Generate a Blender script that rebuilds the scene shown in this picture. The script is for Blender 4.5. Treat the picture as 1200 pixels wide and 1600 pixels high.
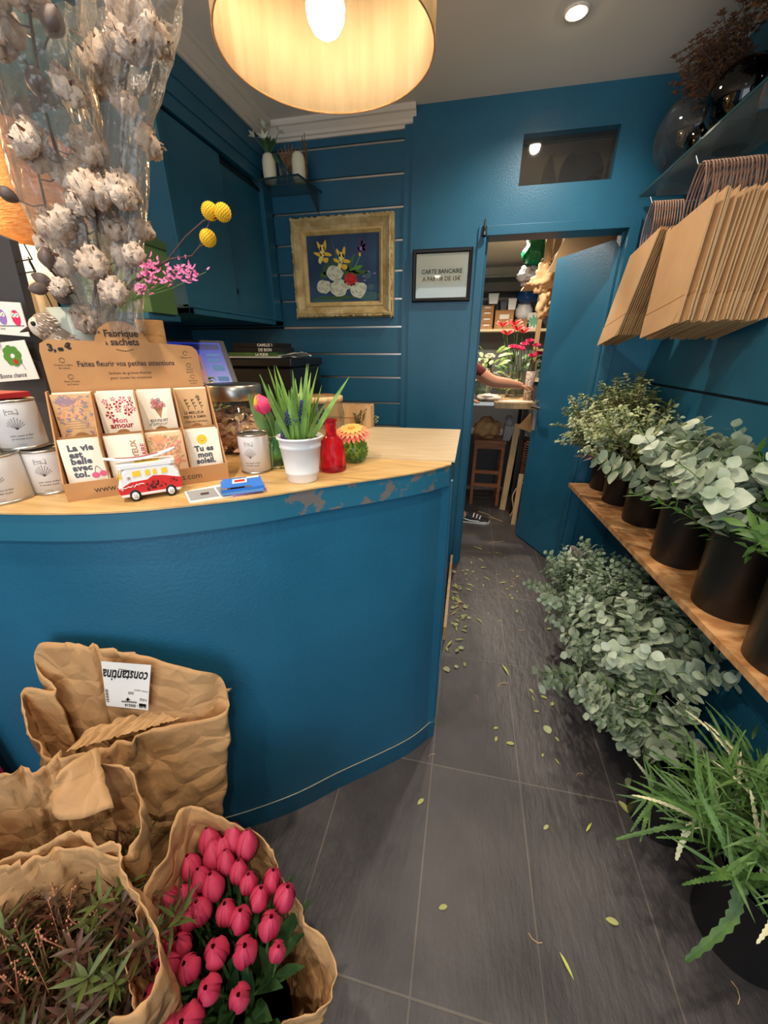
import bpy, bmesh, math, random
import numpy as np
from math import sin, cos, pi, radians as R, sqrt
from mathutils import Vector as V, Matrix, Euler, Quaternion, noise
for _o in list(bpy.data.objects): bpy.data.objects.remove(_o, do_unlink=True)
SC = bpy.context.scene; COL = SC.collection
random.seed(7)
# ------------------------------------------------------------------ camera
CAM_H, FPX, PITCH, YAW = 1.5, 592.0, R(23), R(12)
cd = bpy.data.cameras.new('camera'); cam = bpy.data.objects.new('camera', cd); COL.objects.link(cam)
cd.sensor_fit = 'VERTICAL'; cd.sensor_height = 24.0; cd.lens = 24.0*FPX/1600
cd.clip_start = .02; cd.clip_end = 60
cam.location = (0, 0, CAM_H); cam.rotation_euler = (pi/2-PITCH, 0, YAW)
SC.camera = cam
# ------------------------------------------------------------------ exposure and world
SC.view_settings.view_transform = 'Standard'; SC.view_settings.look = 'None'
SC.view_settings.gamma = 1; SC.view_settings.use_curve_mapping = False
SC.view_settings.exposure = 1.0
W_ = bpy.data.worlds.new('world'); SC.world = W_; W_.use_nodes = True
bg = W_.node_tree.nodes['Background']; bg.inputs[0].default_value = (.80, .88, 1, 1); bg.inputs[1].default_value = .5
# ------------------------------------------------------------------ lights
def light(name, typ, loc, energy, color=(1, .86, .68), size=.05, rot=(0, 0, 0), spot=None, blend=.5, sy=None):
    d = bpy.data.lights.new(name, typ); o = bpy.data.objects.new(name, d); COL.objects.link(o)
    d.energy = energy; d.color = color; o.location = loc; o.rotation_euler = rot
    if typ == 'AREA':
        d.size = size
        if sy: d.shape = 'RECTANGLE'; d.size_y = sy
    else: d.shadow_soft_size = size
    if spot: d.spot_size = spot; d.spot_blend = blend
    return o
NEUT = (1, .88, .74)
SPOTS = [(.28, 2.13, 30), (.30, .75, 34), (-.75, .30, 34), (.28, -.55, 24), (-.75, -.75, 24)]   # ceiling downlights x, y, watts
CEIL = 2.665
for sx, sy_, se in SPOTS:
    light('downlight_lamp', 'SPOT', (sx, sy_, CEIL-.012), se, NEUT, .03, (0, 0, 0), R(150), .7)
light('back_room_light', 'SPOT', (.30, 4.35, 2.47), 60, NEUT, .04, (0, 0, 0), R(160), .5)
light('back_room_light', 'SPOT', (-.05, 3.35, 2.47), 40, NEUT, .04, (0, 0, 0), R(160), .5)  # added fill without a fixture, so light reaches under the table front
light('alcove_lamp', 'POINT', (-1.62, 1.05, 2.05), 9, (1, .66, .34), .06)
light('shop_window_daylight', 'AREA', (0, -2.35, 1.5), 22, (.85, .92, 1), 2.4, (R(90), 0, 0), sy=2.0)

# ------------------------------------------------------------------ pixel to place (the camera's own maths)
def ray(px, py):
    u = (px-600)/FPX; v = -(py-800)/FPX
    a = cos(PITCH)+v*sin(PITCH); z = -sin(PITCH)+v*cos(PITCH)
    return V((a*-sin(YAW)+u*cos(YAW), a*cos(YAW)+u*sin(YAW), z))
def at(px, py, Y):
    r = ray(px, py); t = Y/r.y; return V((r.x*t, Y, CAM_H+r.z*t))
def atz(px, py, Z):
    r = ray(px, py); t = (Z-CAM_H)/r.z; return V((r.x*t, r.y*t, Z))
def atx(px, py, X):
    r = ray(px, py); t = X/r.x; return V((X, r.y*t, CAM_H+r.z*t))
# ------------------------------------------------------------------ materials
def lin(c):
    return tuple(((x/255)/12.92 if x/255 <= .04045 else ((x/255+.055)/1.055)**2.4) for x in c[:3])
MATS = {}
def mat(name, c, rough=.6, c2=None, scale=6., bump=0., bscale=40., metal=0., trans=0., ior=1.45, emit=0., coat=0., stretch=(1, 1, 1), sss=0., detail=4, thr=(.35, .65), spec=.5, alpha=1., transl=0., crease=0):
    if name in MATS: return MATS[name]
    m = bpy.data.materials.new(name); m.use_nodes = True; nt = m.node_tree; N = nt.nodes; L = nt.links
    b = N['Principled BSDF']; col = (*lin(c), 1)
    b.inputs['Base Color'].default_value = col; b.inputs['Roughness'].default_value = rough
    b.inputs['Metallic'].default_value = metal; b.inputs['Transmission Weight'].default_value = trans
    b.inputs['IOR'].default_value = ior; b.inputs['Coat Weight'].default_value = coat
    b.inputs['Specular IOR Level'].default_value = spec; b.inputs['Alpha'].default_value = alpha
    if sss: b.inputs['Subsurface Weight'].default_value = sss; b.inputs['Subsurface Radius'].default_value = (.02, .008, .004)
    if emit: b.inputs['Emission Color'].default_value = col; b.inputs['Emission Strength'].default_value = emit
    if c2 or bump:
        tc = N.new('ShaderNodeTexCoord'); mp = N.new('ShaderNodeMapping'); L.new(tc.outputs['Object'], mp.inputs[0]); mp.inputs['Scale'].default_value = stretch
    if c2:
        n = N.new('ShaderNodeTexNoise'); L.new(mp.outputs[0], n.inputs[0]); n.inputs['Scale'].default_value = scale; n.inputs['Detail'].default_value = detail
        r = N.new('ShaderNodeValToRGB'); L.new(n.outputs[0], r.inputs[0])
        r.color_ramp.elements[0].position = thr[0]; r.color_ramp.elements[1].position = thr[1]
        r.color_ramp.elements[0].color = col; r.color_ramp.elements[1].color = (*lin(c2), 1)
        L.new(r.outputs[0], b.inputs['Base Color'])
    if bump:
        n2 = N.new('ShaderNodeTexNoise'); L.new(mp.outputs[0], n2.inputs[0]); n2.inputs['Scale'].default_value = bscale; n2.inputs['Detail'].default_value = 5
        bp = N.new('ShaderNodeBump'); bp.inputs['Strength'].default_value = bump; bp.inputs['Distance'].default_value = .01
        L.new(n2.outputs[0], bp.inputs['Height']); L.new(bp.outputs[0], b.inputs['Normal'])
        if crease:
            vo = N.new('ShaderNodeTexVoronoi'); vo.feature = 'DISTANCE_TO_EDGE'; nz = N.new('ShaderNodeTexNoise'); nz.inputs['Scale'].default_value = 6; L.new(tc.outputs['Object'], nz.inputs[0])
            va = N.new('ShaderNodeVectorMath'); va.operation = 'MULTIPLY_ADD'; L.new(nz.outputs['Color'], va.inputs[0]); va.inputs[1].default_value = (.12, .12, .12); L.new(tc.outputs['Object'], va.inputs[2]); L.new(va.outputs[0], vo.inputs['Vector']); vo.inputs['Scale'].default_value = crease
            pw = N.new('ShaderNodeMath'); pw.operation = 'MINIMUM'; L.new(vo.outputs['Distance'], pw.inputs[0]); pw.inputs[1].default_value = .25
            b2 = N.new('ShaderNodeBump'); b2.inputs['Strength'].default_value = .55; b2.inputs['Distance'].default_value = .03; L.new(pw.outputs[0], b2.inputs['Height']); L.new(bp.outputs[0], b2.inputs['Normal']); L.new(b2.outputs[0], b.inputs['Normal'])
    if transl:
        tr = N.new('ShaderNodeBsdfTranslucent'); tr.inputs[0].default_value = col
        if c2: L.new(r.outputs[0], tr.inputs[0])
        mx = N.new('ShaderNodeMixShader'); mx.inputs[0].default_value = transl
        L.new(b.outputs[0], mx.inputs[1]); L.new(tr.outputs[0], mx.inputs[2]); L.new(mx.outputs[0], N['Material Output'].inputs[0])
    MATS[name] = m; return m
def film(name, tint=(235, 240, 240), base=.06, rough=.08, milk=.0, bump=.5, bs=18, mcol=(205, 205, 202)):
    """thin clear sheet: transparent with fresnel gloss"""
    if name in MATS: return MATS[name]
    m = bpy.data.materials.new(name); m.use_nodes = True; nt = m.node_tree; N = nt.nodes; L = nt.links
    N.remove(N['Principled BSDF']); out = N['Material Output']
    tr = N.new('ShaderNodeBsdfTransparent'); tr.inputs[0].default_value = (*lin(tint), 1)
    gl = N.new('ShaderNodeBsdfGlossy'); gl.inputs['Roughness'].default_value = rough; gl.inputs[0].default_value = (.95, .95, .95, 1)
    lw = N.new('ShaderNodeFresnel'); lw.inputs[0].default_value = 1.28
    ad = N.new('ShaderNodeMath'); ad.operation = 'MULTIPLY_ADD'; ad.use_clamp = True; L.new(lw.outputs[0], ad.inputs[0]); ad.inputs[1].default_value = .6; ad.inputs[2].default_value = base*.5
    mx = N.new('ShaderNodeMixShader'); L.new(ad.outputs[0], mx.inputs[0]); L.new(tr.outputs[0], mx.inputs[1]); L.new(gl.outputs[0], mx.inputs[2])
    last = mx
    if milk:
        df = N.new('ShaderNodeBsdfDiffuse'); df.inputs[0].default_value = (*lin(mcol), 1)
        m2 = N.new('ShaderNodeMixShader'); m2.inputs[0].default_value = milk; L.new(mx.outputs[0], m2.inputs[1]); L.new(df.outputs[0], m2.inputs[2]); last = m2
    if bump:
        tc = N.new('ShaderNodeTexCoord'); n2 = N.new('ShaderNodeTexNoise'); L.new(tc.outputs['Object'], n2.inputs[0]); n2.inputs['Scale'].default_value = bs; n2.inputs['Detail'].default_value = 3
        bp = N.new('ShaderNodeBump'); bp.inputs['Strength'].default_value = bump; bp.inputs['Distance'].default_value = .02
        L.new(n2.outputs[0], bp.inputs['Height']); L.new(bp.outputs[0], gl.inputs['Normal']); L.new(bp.outputs[0], lw.inputs['Normal'])
    L.new(last.outputs[0], out.inputs[0]); MATS[name] = m; return m
# ------------------------------------------------------------------ mesh builder
class MB:
    def __init__(s): s.v = []; s.f = []; s.m = []; s.s = []; s.M = Matrix.Identity(4)
    def add(s, vs, fs, mi=0, sm=False):
        b = len(s.v); M = s.M
        s.v += [tuple(M @ V(p)) for p in vs]
        for f in fs: s.f.append([b+i for i in f]); s.m.append(mi); s.s.append(sm)
    def box(s, a, b, mi=0):
        x0, x1 = sorted((a[0], b[0])); y0, y1 = sorted((a[1], b[1])); z0, z1 = sorted((a[2], b[2]))
        s.add([(x0, y0, z0), (x1, y0, z0), (x1, y1, z0), (x0, y1, z0), (x0, y0, z1), (x1, y0, z1), (x1, y1, z1), (x0, y1, z1)],
              [(0, 3, 2, 1), (4, 5, 6, 7), (0, 1, 5, 4), (1, 2, 6, 5), (2, 3, 7, 6), (3, 0, 4, 7)], mi)
    def prism(s, poly, z0, z1, mi=0, axis='z', sm=False):
        n = len(poly)
        def p(a, b, c): return {'z': (a, b, c), 'y': (a, c, b), 'x': (c, a, b)}[axis]
        vs = [p(a, b, z0) for a, b in poly]+[p(a, b, z1) for a, b in poly]
        s.add(vs, [tuple(range(n))[::-1], tuple(range(n, 2*n))], mi)
        s.add(vs, [(i, (i+1) % n, n+(i+1) % n, n+i) for i in range(n)], mi, sm)
    def poly(s, pts, mi=0): s.add(pts, [tuple(range(len(pts)))], mi)
    def lathe(s, prof, c=(0, 0, 0), n=24, mi=0, sx=1, sy=1, sm=True, ripple=0, rn=0):
        vs = []
        for r, z in prof:
            for k in range(n):
                a = 2*pi*k/n; rr = r*(1+(ripple*cos(rn*a) if ripple else 0)); vs.append((c[0]+rr*cos(a)*sx, c[1]+rr*sin(a)*sy, c[2]+z))
        fs = [(j*n+k, j*n+(k+1) % n, (j+1)*n+(k+1) % n, (j+1)*n+k) for j in range(len(prof)-1) for k in range(n)]
        s.add(vs, fs, mi, sm)
    def disc(s, c, r, n=24, mi=0, up=1):
        vs = [(c[0]+r*cos(2*pi*k/n), c[1]+r*sin(2*pi*k/n), c[2]) for k in range(n)]
        s.add(vs, [tuple(range(n)) if up > 0 else tuple(range(n))[::-1]], mi)
    def tube(s, pts, r, n=6, mi=0, cap=True, sm=True):
        pts = [V(p) for p in pts]; N = len(pts); rs = r if isinstance(r, (list, tuple)) else [r]*N
        vs = []; up = None
        for i, p in enumerate(pts):
            d = (pts[min(i+1, N-1)]-pts[max(i-1, 0)])
            d = d.normalized() if d.length > 1e-9 else V((0, 0, 1))
            if up is None:
                up = V((0, 0, 1)) if abs(d.z) < .9 else V((1, 0, 0))
            a = d.cross(up)
            if a.length < 1e-4: a = d.cross(V((0, 1, .3)))
            a.normalize(); b = a.cross(d).normalized(); up = b
            for k in range(n):
                t = 2*pi*k/n; vs.append(p+(a*cos(t)+b*sin(t))*rs[i])
        fs = [(j*n+k, j*n+(k+1) % n, (j+1)*n+(k+1) % n, (j+1)*n+k) for j in range(N-1) for k in range(n)]
        s.add(vs, fs, mi, sm)
        if cap: s.add(vs, [tuple(range(n))[::-1], tuple(range((N-1)*n, N*n))], mi)
    def bar(s, p, q, w, d, mi=0):
        p, q = V(p), V(q); z = (q-p); L = z.length; z.normalize()
        x = V((1, 0, 0)) if abs(z.x) < .9 else V((0, 1, 0)); y = z.cross(x).normalized(); x = y.cross(z).normalized()
        vs = [o+x*a*w/2+y*b*d/2 for o in (p, q) for a, b in ((-1, -1), (1, -1), (1, 1), (-1, 1))]
        s.add(vs, [(0, 1, 2, 3)[::-1], (4, 5, 6, 7), (0, 1, 5, 4), (1, 2, 6, 5), (2, 3, 7, 6), (3, 0, 4, 7)], mi)
    def ball(s, c, r, n=12, mi=0, jit=0, seed=0):
        r = (r, r, r) if not isinstance(r, (tuple, list)) else r; vs = []; h = n//2+1
        for j in range(h+1):
            for k in range(n):
                th = pi*j/h; a = 2*pi*k/n; d = V((sin(th)*cos(a), sin(th)*sin(a), cos(th)))
                f = 1+(jit*noise.noise(d*2.3+V((seed, seed*2, 0))) if jit else 0)
                vs.append((c[0]+r[0]*d.x*f, c[1]+r[1]*d.y*f, c[2]+r[2]*d.z*f))
        s.add(vs, [(j*n+k, (j+1)*n+k, (j+1)*n+(k+1) % n, j*n+(k+1) % n) for j in range(h) for k in range(n)], mi, True)
    def grid(s, fn, nu, nv, mi=0, sm=True, closed=False, flip=False):
        nn = nu if closed else nu+1
        vs = [fn(i/nu, j/nv) for j in range(nv+1) for i in range(nn)]
        fs = [(j*nn+i, j*nn+(i+1) % nn, (j+1)*nn+(i+1) % nn, (j+1)*nn+i) for j in range(nv) for i in range(nu)]
        if flip: fs = [f[::-1] for f in fs]
        s.add(vs, fs, mi, sm)
    def leaf(s, p, d, nrm, L, w, bend=.15, mi=0, fold=.15, shape=(0, .75, 1, .8, 0), seg=None):
        p = V(p); d = V(d).normalized(); nrm = V(nrm); nrm = (nrm-d*nrm.dot(d))
        if nrm.length < 1e-4: nrm = d.orthogonal()
        nrm.normalize(); t = d.cross(nrm); K = len(shape); vs = []
        for i, q in enumerate(shape):
            u = i/(K-1); c = p+d*(L*u)-nrm*(bend*L*u*u); ww = w*.5*max(q, .02)
            vs += [c-t*ww+nrm*fold*ww, c, c+t*ww+nrm*fold*ww]
        fs = []
        for i in range(K-1):
            a = 3*i; fs += [(a, a+1, a+4, a+3), (a+1, a+2, a+5, a+4)]
        s.add(vs, fs, mi, True)
    def text(s, body, size, org=(0, 0, 0), mi=0, align='LEFT', shear=0, bold=0, spacing=1, sx=1, ext=0):
        c = bpy.data.curves.new('t', 'FONT'); c.body = body; c.size = size; c.align_x = align; c.shear = shear; c.offset = bold; c.space_character = spacing
        c.resolution_u = 2; c.extrude = ext
        o = bpy.data.objects.new('t', c); COL.objects.link(o); bpy.context.view_layer.update()
        me = o.to_mesh(); vs = [(org[0]+v.co.x*sx, org[1]+v.co.y, org[2]+v.co.z) for v in me.vertices]; fs = [tuple(p.vertices) for p in me.polygons]
        s.add(vs, fs, mi); o.to_mesh_clear(); bpy.data.objects.remove(o); bpy.data.curves.remove(c)
WM = {}
def fin(name, mb, mats, parent=None, solid=0, subs=0, bevel=0, disp=0, shift=True, recalc=True, off=-1):
    """link a builder as one mesh object; parent: built in world coordinates, re-expressed under the parent"""
    me = bpy.data.meshes.new(name); me.from_pydata(mb.v, [], mb.f); me.validate()
    mats = mats if isinstance(mats, (list, tuple)) else [mats]
    for m in mats: me.materials.append(MATS[m] if isinstance(m, str) else m)
    if len(me.polygons) == len(mb.f):
        me.polygons.foreach_set('material_index', mb.m); me.polygons.foreach_set('use_smooth', mb.s)
    o = bpy.data.objects.new(name, me); COL.objects.link(o)
    if recalc:
        bm = bmesh.new(); bm.from_mesh(me); bmesh.ops.recalc_face_normals(bm, faces=bm.faces); bm.to_mesh(me); bm.free()
    if parent is not None:
        me.transform(WM[parent.name].inverted()); WM[o.name] = WM[parent.name]; o.parent = parent
    elif shift:
        xs = [v[0] for v in mb.v]; ys = [v[1] for v in mb.v]; zs = [v[2] for v in mb.v]
        c = V(((min(xs)+max(xs))/2, (min(ys)+max(ys))/2, min(zs))); me.transform(Matrix.Translation(-c)); o.location = c; WM[o.name] = Matrix.Translation(c)
    else: WM[o.name] = Matrix.Identity(4)
    if bevel: b = o.modifiers.new('bevel', 'BEVEL'); b.width = bevel; b.segments = 2; b.limit_method = 'ANGLE'; b.angle_limit = R(40)
    if subs: b = o.modifiers.new('subdivision', 'SUBSURF'); b.levels = b.render_levels = subs
    if solid: b = o.modifiers.new('thickness', 'SOLIDIFY'); b.thickness = solid; b.offset = off
    return o
def tag(o, label=None, cat=None, group=None, kind=None):
    if label: o['label'] = label
    if cat: o['category'] = cat
    if group: o['group'] = group
    if kind: o['kind'] = kind
    return o
def thing(name, label, cat, loc=(0, 0, 0), rz=0, group=None):
    o = bpy.data.objects.new(name, None); COL.objects.link(o); o.empty_display_size = .05
    o.location = loc; o.rotation_euler = (0, 0, rz); WM[o.name] = Matrix.Translation(V(loc)) @ Matrix.Rotation(rz, 4, 'Z')
    return tag(o, label, cat, group)
def struct(name, mb, mats, **k): return tag(fin(name, mb, mats, **k), kind='structure')
def dup(root, loc, rot=(0, 0, 0), label=None, group=None, scale=1, cat=None):
    r = root.copy(); COL.objects.link(r); r.location = loc; r.rotation_euler = rot; r.scale = (scale,)*3
    if label: r['label'] = label
    if group: r['group'] = group
    if cat: r['category'] = cat
    for ch in list(root.children):
        c = ch.copy(); COL.objects.link(c); c.parent = r
        for g in list(ch.children):
            d = g.copy(); COL.objects.link(d); d.parent = c
    return r
class Pool:
    """prototypes: the first uses move the prototypes themselves, later ones copy them"""
    def __init__(s, protos): s.p = list(protos); s.used = set()
    def put(s, i, loc, rot=(0, 0, 0), label=None, group=None, scale=1, cat=None):
        i %= len(s.p); pr = s.p[i]
        if i in s.used: return dup(pr, loc, rot, label, group, scale, cat)
        s.used.add(i); pr.location = loc; pr.rotation_euler = rot; pr.scale = (scale,)*3
        if label: pr['label'] = label
        if group: pr['group'] = group
        if cat: pr['category'] = cat
        return pr
# ------------------------------------------------------------------ materials used
TEAL = mat('teal_paint', (29, 91, 118), .42, (34, 98, 127), 3, .12, 120)
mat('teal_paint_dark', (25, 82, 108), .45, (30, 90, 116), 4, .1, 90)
mat('ceiling_white', (232, 226, 216), .8); mat('cornice_white', (225, 215, 200), .6)
mat('metal_strip', (190, 190, 185), .3, metal=1); mat('chrome', (210, 210, 210), .12, metal=1); mat('steel_brushed', (185, 180, 172), .3, metal=1)
mat('black_plastic', (20, 19, 20), .38); mat('black_metal', (22, 20, 20), .45); mat('dark_grey_board', (62, 60, 62), .6)
mat('groove_dark', (8, 30, 40), .8)
mat('oak_top', (212, 176, 118), .32, (190, 150, 92), 5, .05, 60, stretch=(1.2, 10, 10)); mat('oak_flap', (206, 184, 148), .35, (190, 164, 122), 6, stretch=(1.2, 12, 12))
mat('kraft', (196, 152, 102), .7, (182, 136, 88), 5, .3, 30, crease=11); mat('kraft_light', (205, 164, 112), .8, (190, 146, 96), 7, .15, 60)
mat('kraft_bag', (206, 166, 120), .8, (194, 152, 106), 4, .1, 40); mat('kraft_fold', (160, 112, 68), .8)
mat('cardboard', (184, 136, 88), .85, (176, 126, 80), 12); mat('cardboard_edge', (150, 104, 62), .9)
mat('ink', (60, 44, 40), .7); mat('ink_black', (18, 16, 16), .6); mat('ink_grey', (82, 84, 90), .7)
mat('paper_white', (238, 232, 222), .7); mat('paper_cream', (236, 226, 206), .7); mat('paper_kraft', (205, 166, 120), .8)
mat('tin_white', (228, 224, 220), .35); mat('white_enamel', (232, 230, 228), .3)
mat('plaster_grey', (120, 118, 116), .8); mat('plaster_dark', (70, 70, 72), .8)
mat('wood_brown', (160, 100, 62), .5, (132, 78, 46), 5, stretch=(1, 1, 8)); mat('wood_pale', (214, 178, 132), .6, (196, 158, 110), 6, stretch=(8, 8, 1))
mat('skin', (214, 150, 118), .55, sss=.1); mat('shirt_red', (110, 36, 30), .8, (90, 28, 26), 9); mat('trouser_brown', (66, 52, 44), .85); mat('shoe_black', (28, 28, 32), .6); mat('shoe_white', (225, 222, 215), .5); mat('hair_brown', (50, 34, 24), .6)
mat('stem_green', (86, 120, 56), .6); mat('stem_brown', (92, 62, 44), .7); mat('twig_dark', (74, 54, 48), .7)
mat('leaf_euc', (180, 190, 168), .5, (128, 146, 116), 9, transl=.06); mat('leaf_euc_blue', (170, 182, 160), .5, (112, 132, 104), 11, transl=.06)
mat('leaf_pitto', (196, 200, 150), .5, (120, 138, 84), 60, transl=.15, thr=(.42, .58)); mat('leaf_green', (92, 128, 60), .45, (60, 96, 44), 12, transl=.2)
mat('leaf_fern', (104, 140, 70), .5, (66, 98, 50), 14, transl=.2); mat('leaf_fern_pale', (206, 202, 160), .6)
mat('leaf_bronze', (96, 54, 44), .45, (70, 60, 36), 14, transl=.15, thr=(.4, .6)); mat('leaf_mix', (96, 110, 52), .45, (70, 72, 40), 10, transl=.15)
mat('leaf_dry', (176, 176, 104), .7, (150, 150, 86), 14); mat('leaf_dry_dark', (92, 96, 58), .7)
mat('tulip_pink_old', (206, 52, 84), .5, (176, 34, 66), 24, stretch=(1, 1, .3), sss=.05, transl=.12); mat('tulip_base', (190, 110, 80), .5)
mat('tulip_leaf', (70, 104, 58), .5, (52, 84, 48), 8, transl=.15)
mat('cotton', (200, 182, 164), .95, (168, 146, 128), 18, .7, 60, sss=.1); mat('husk', (98, 62, 46), .7, (130, 90, 66), 16); mat('pod_grey', (112, 98, 92), .55, (80, 62, 54), 14)
film('cellophane', (240, 236, 230), .06, .2, .13, .9, 22, (222, 210, 196))
film('thin_glass', (238, 243, 242), .06, .03, .01, 0); film('shelf_glass', (225, 235, 234), .24, .05, .10, 0); film('glass_green_edge', (150, 190, 180), .06, .03, 0, 0)
film('smoke_glass', (70, 74, 86), .08, .03, 0, 0); film('navy_glass', (14, 18, 44), .10, .04, 0, 0); film('clear_bowl', (200, 208, 214), .10, .03, .02, 0)
mat('navy_gloss', (10, 12, 30), .06, coat=.6)
mat('green_glass', (90, 170, 100), .08, trans=.9, ior=1.4, bump=.2, bscale=60); mat('red_glass', (232, 24, 60), .06, trans=.88, ior=1.4, bump=.7, bscale=45); mat('lime_glass', (150, 200, 100), .08, trans=.9, ior=1.4, bump=.2, bscale=60)
mat('gold_frame', (212, 192, 142), .6, (174, 146, 92), 14, .6, 30); mat('gold_inner', (214, 186, 124), .45, (190, 158, 96), 20)
mat('canvas_blue', (46, 78, 112), .6, (28, 52, 82), 5)
mat('shade_linen', (232, 216, 184), .8, (222, 204, 168), 40, stretch=(1, 1, .12), transl=.5)
mat('shade_out', (206, 168, 124), .85, (190, 150, 106), 60, stretch=(1, 1, .12), transl=.3)
mat('bulb', (255, 226, 186), .4, emit=36); mat('spot_glow', (255, 226, 190), .4, emit=60)
mat('screen_blue', (36, 60, 170), .3, emit=.16); mat('screen_dark', (22, 30, 96), .3, emit=.14); mat('screen_red', (120, 50, 80), .3, emit=.14)
mat('wicker', (214, 160, 98), .7, (234, 190, 130), 30, .8, 60, stretch=(1, 1, 4), transl=.5)
mat('lamp_cream', (246, 232, 204), .6, emit=.35)
mat('cream_paint', (222, 200, 160), .6); mat('green_box', (72, 104, 58), .5); mat('green_box_dark', (50, 80, 42), .5)
mat('pale_green_ceramic', (188, 190, 172), .3)
def c_(name, rgb, rough=.6, **k): mat(name, rgb, rough, **k)
for nm, rgb in dict(yellow=(232, 190, 50), red=(200, 36, 36), pink=(226, 92, 128), orange=(234, 120, 60), white=(240, 238, 232), black=(18, 18, 20), violet=(74, 56, 96), blue=(36, 96, 176), brown=(112, 62, 40), green=(84, 140, 52), petal_white=(214, 216, 190), petal_shade=(184, 188, 162), crimson=(160, 28, 30), rose=(196, 84, 96), salmon=(222, 150, 116), dusk=(112, 100, 130), teal_dark=(60, 96, 100), maroon=(120, 30, 60), lilac=(150, 120, 190), grey=(150, 150, 150), tan=(170, 122, 84), balloon_green=(10, 120, 70), balloon_blue=(20, 70, 130), sky=(90, 140, 200), bright_pink=(226, 40, 96), fluff=(150, 128, 108), fluff_pale=(214, 200, 182)).items():
    c_(nm, rgb, .25 if 'balloon' in nm else .6)
mat('fluff', (150, 128, 108), .95); mat('soil', (40, 30, 24), .95)
mat('petals_dry', (226, 178, 150), .8, (196, 140, 112), 30); mat('chips', (236, 204, 150), .8, (210, 166, 116), 18)
mat('sack_white', (236, 230, 222), .5, (190, 176, 164), 8, .4, 25); mat('fuchsia_cloth', (170, 10, 50), .7)
mat('brick', (120, 64, 42), .85, (90, 46, 32), 10)

# slate floor: 33 x 60 cm tiles laid to a grid
fm = bpy.data.materials.new('slate_tiles'); fm.use_nodes = True; N = fm.node_tree.nodes; L = fm.node_tree.links; b = N['Principled BSDF']
tc = N.new('ShaderNodeTexCoord'); mp = N.new('ShaderNodeMapping'); L.new(tc.outputs['Object'], mp.inputs[0]); mp.inputs['Location'].default_value = (.02+.33*6, -.405+.6*6, 0)
br = N.new('ShaderNodeTexBrick'); L.new(mp.outputs[0], br.inputs[0]); br.offset = 0; br.squash = 1
for k, v in dict(Scale=1, **{'Brick Width': .33, 'Row Height': .6, 'Mortar Size': .003, 'Mortar Smooth': .15, 'Bias': 0}).items(): br.inputs[k].default_value = v
br.inputs['Color1'].default_value = (*lin((74, 70, 70)), 1); br.inputs['Color2'].default_value = (*lin((66, 63, 64)), 1); br.inputs['Mortar'].default_value = (*lin((100, 94, 88)), 1)
n1 = N.new('ShaderNodeTexNoise'); L.new(mp.outputs[0], n1.inputs[0]); n1.inputs['Scale'].default_value = 3.2; n1.inputs['Detail'].default_value = 8
r1 = N.new('ShaderNodeValToRGB'); L.new(n1.outputs[0], r1.inputs[0]); r1.color_ramp.elements[0].color = (.55, .53, .53, 1); r1.color_ramp.elements[1].color = (1.5, 1.42, 1.35, 1); r1.color_ramp.elements[0].position = .3; r1.color_ramp.elements[1].position = .75
mu = N.new('ShaderNodeMix'); mu.data_type = 'RGBA'; mu.blend_type = 'MULTIPLY'; mu.inputs[0].default_value = 1; L.new(br.outputs[0], mu.inputs[6]); L.new(r1.outputs[0], mu.inputs[7]); L.new(mu.outputs[2], b.inputs['Base Color'])
m3 = N.new('ShaderNodeMapping'); L.new(tc.outputs['Object'], m3.inputs[0]); m3.inputs['Scale'].default_value = (3, 1, 1); m3.inputs['Rotation'].default_value = (0, 0, .25)
n2 = N.new('ShaderNodeTexNoise'); L.new(m3.outputs[0], n2.inputs[0]); n2.inputs['Scale'].default_value = 9; n2.inputs['Detail'].default_value = 9; n2.inputs['Roughness'].default_value = .62
m4 = N.new('ShaderNodeMath'); m4.operation = 'MULTIPLY_ADD'; L.new(br.outputs['Fac'], m4.inputs[0]); m4.inputs[1].default_value = -.5; L.new(n2.outputs[0], m4.inputs[2])
bp = N.new('ShaderNodeBump'); bp.inputs['Strength'].default_value = .55; bp.inputs['Distance'].default_value = .012; L.new(m4.outputs[0], bp.inputs['Height']); L.new(bp.outputs[0], b.inputs['Normal'])
rr = N.new('ShaderNodeMapRange'); L.new(n2.outputs[0], rr.inputs[0]); rr.inputs[3].default_value = .3; rr.inputs[4].default_value = .55; L.new(rr.outputs[0], b.inputs['Roughness'])
MATS['slate_tiles'] = fm
# counter band: teal paint worn through to bare grey-brown patches along the rim
wm = bpy.data.materials.new('teal_worn'); wm.use_nodes = True; N = wm.node_tree.nodes; L = wm.node_tree.links; b = N['Principled BSDF']
tc = N.new('ShaderNodeTexCoord'); n1 = N.new('ShaderNodeTexNoise'); L.new(tc.outputs['Object'], n1.inputs[0]); n1.inputs['Scale'].default_value = 11; n1.inputs['Detail'].default_value = 7; n1.inputs['Roughness'].default_value = .6
sp = N.new('ShaderNodeSeparateXYZ'); L.new(tc.outputs['Object'], sp.inputs[0])
mr = N.new('ShaderNodeMapRange'); L.new(sp.outputs[0], mr.inputs[0]); mr.inputs[1].default_value = .08; mr.inputs[2].default_value = .20; mr.inputs[3].default_value = -.3; mr.inputs[4].default_value = .055
WEAR_X = mr
ad = N.new('ShaderNodeMath'); ad.operation = 'ADD'; L.new(n1.outputs[0], ad.inputs[0]); L.new(mr.outputs[0], ad.inputs[1])
ra = N.new('ShaderNodeValToRGB'); L.new(ad.outputs[0], ra.inputs[0]); ra.color_ramp.elements[0].position = .585; ra.color_ramp.elements[1].position = .60
ra.color_ramp.elements[0].color = (*lin((36, 102, 126)), 1); ra.color_ramp.elements[1].color = (*lin((112, 104, 98)), 1); L.new(ra.outputs[0], b.inputs['Base Color']); b.inputs['Roughness'].default_value = .45
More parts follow.
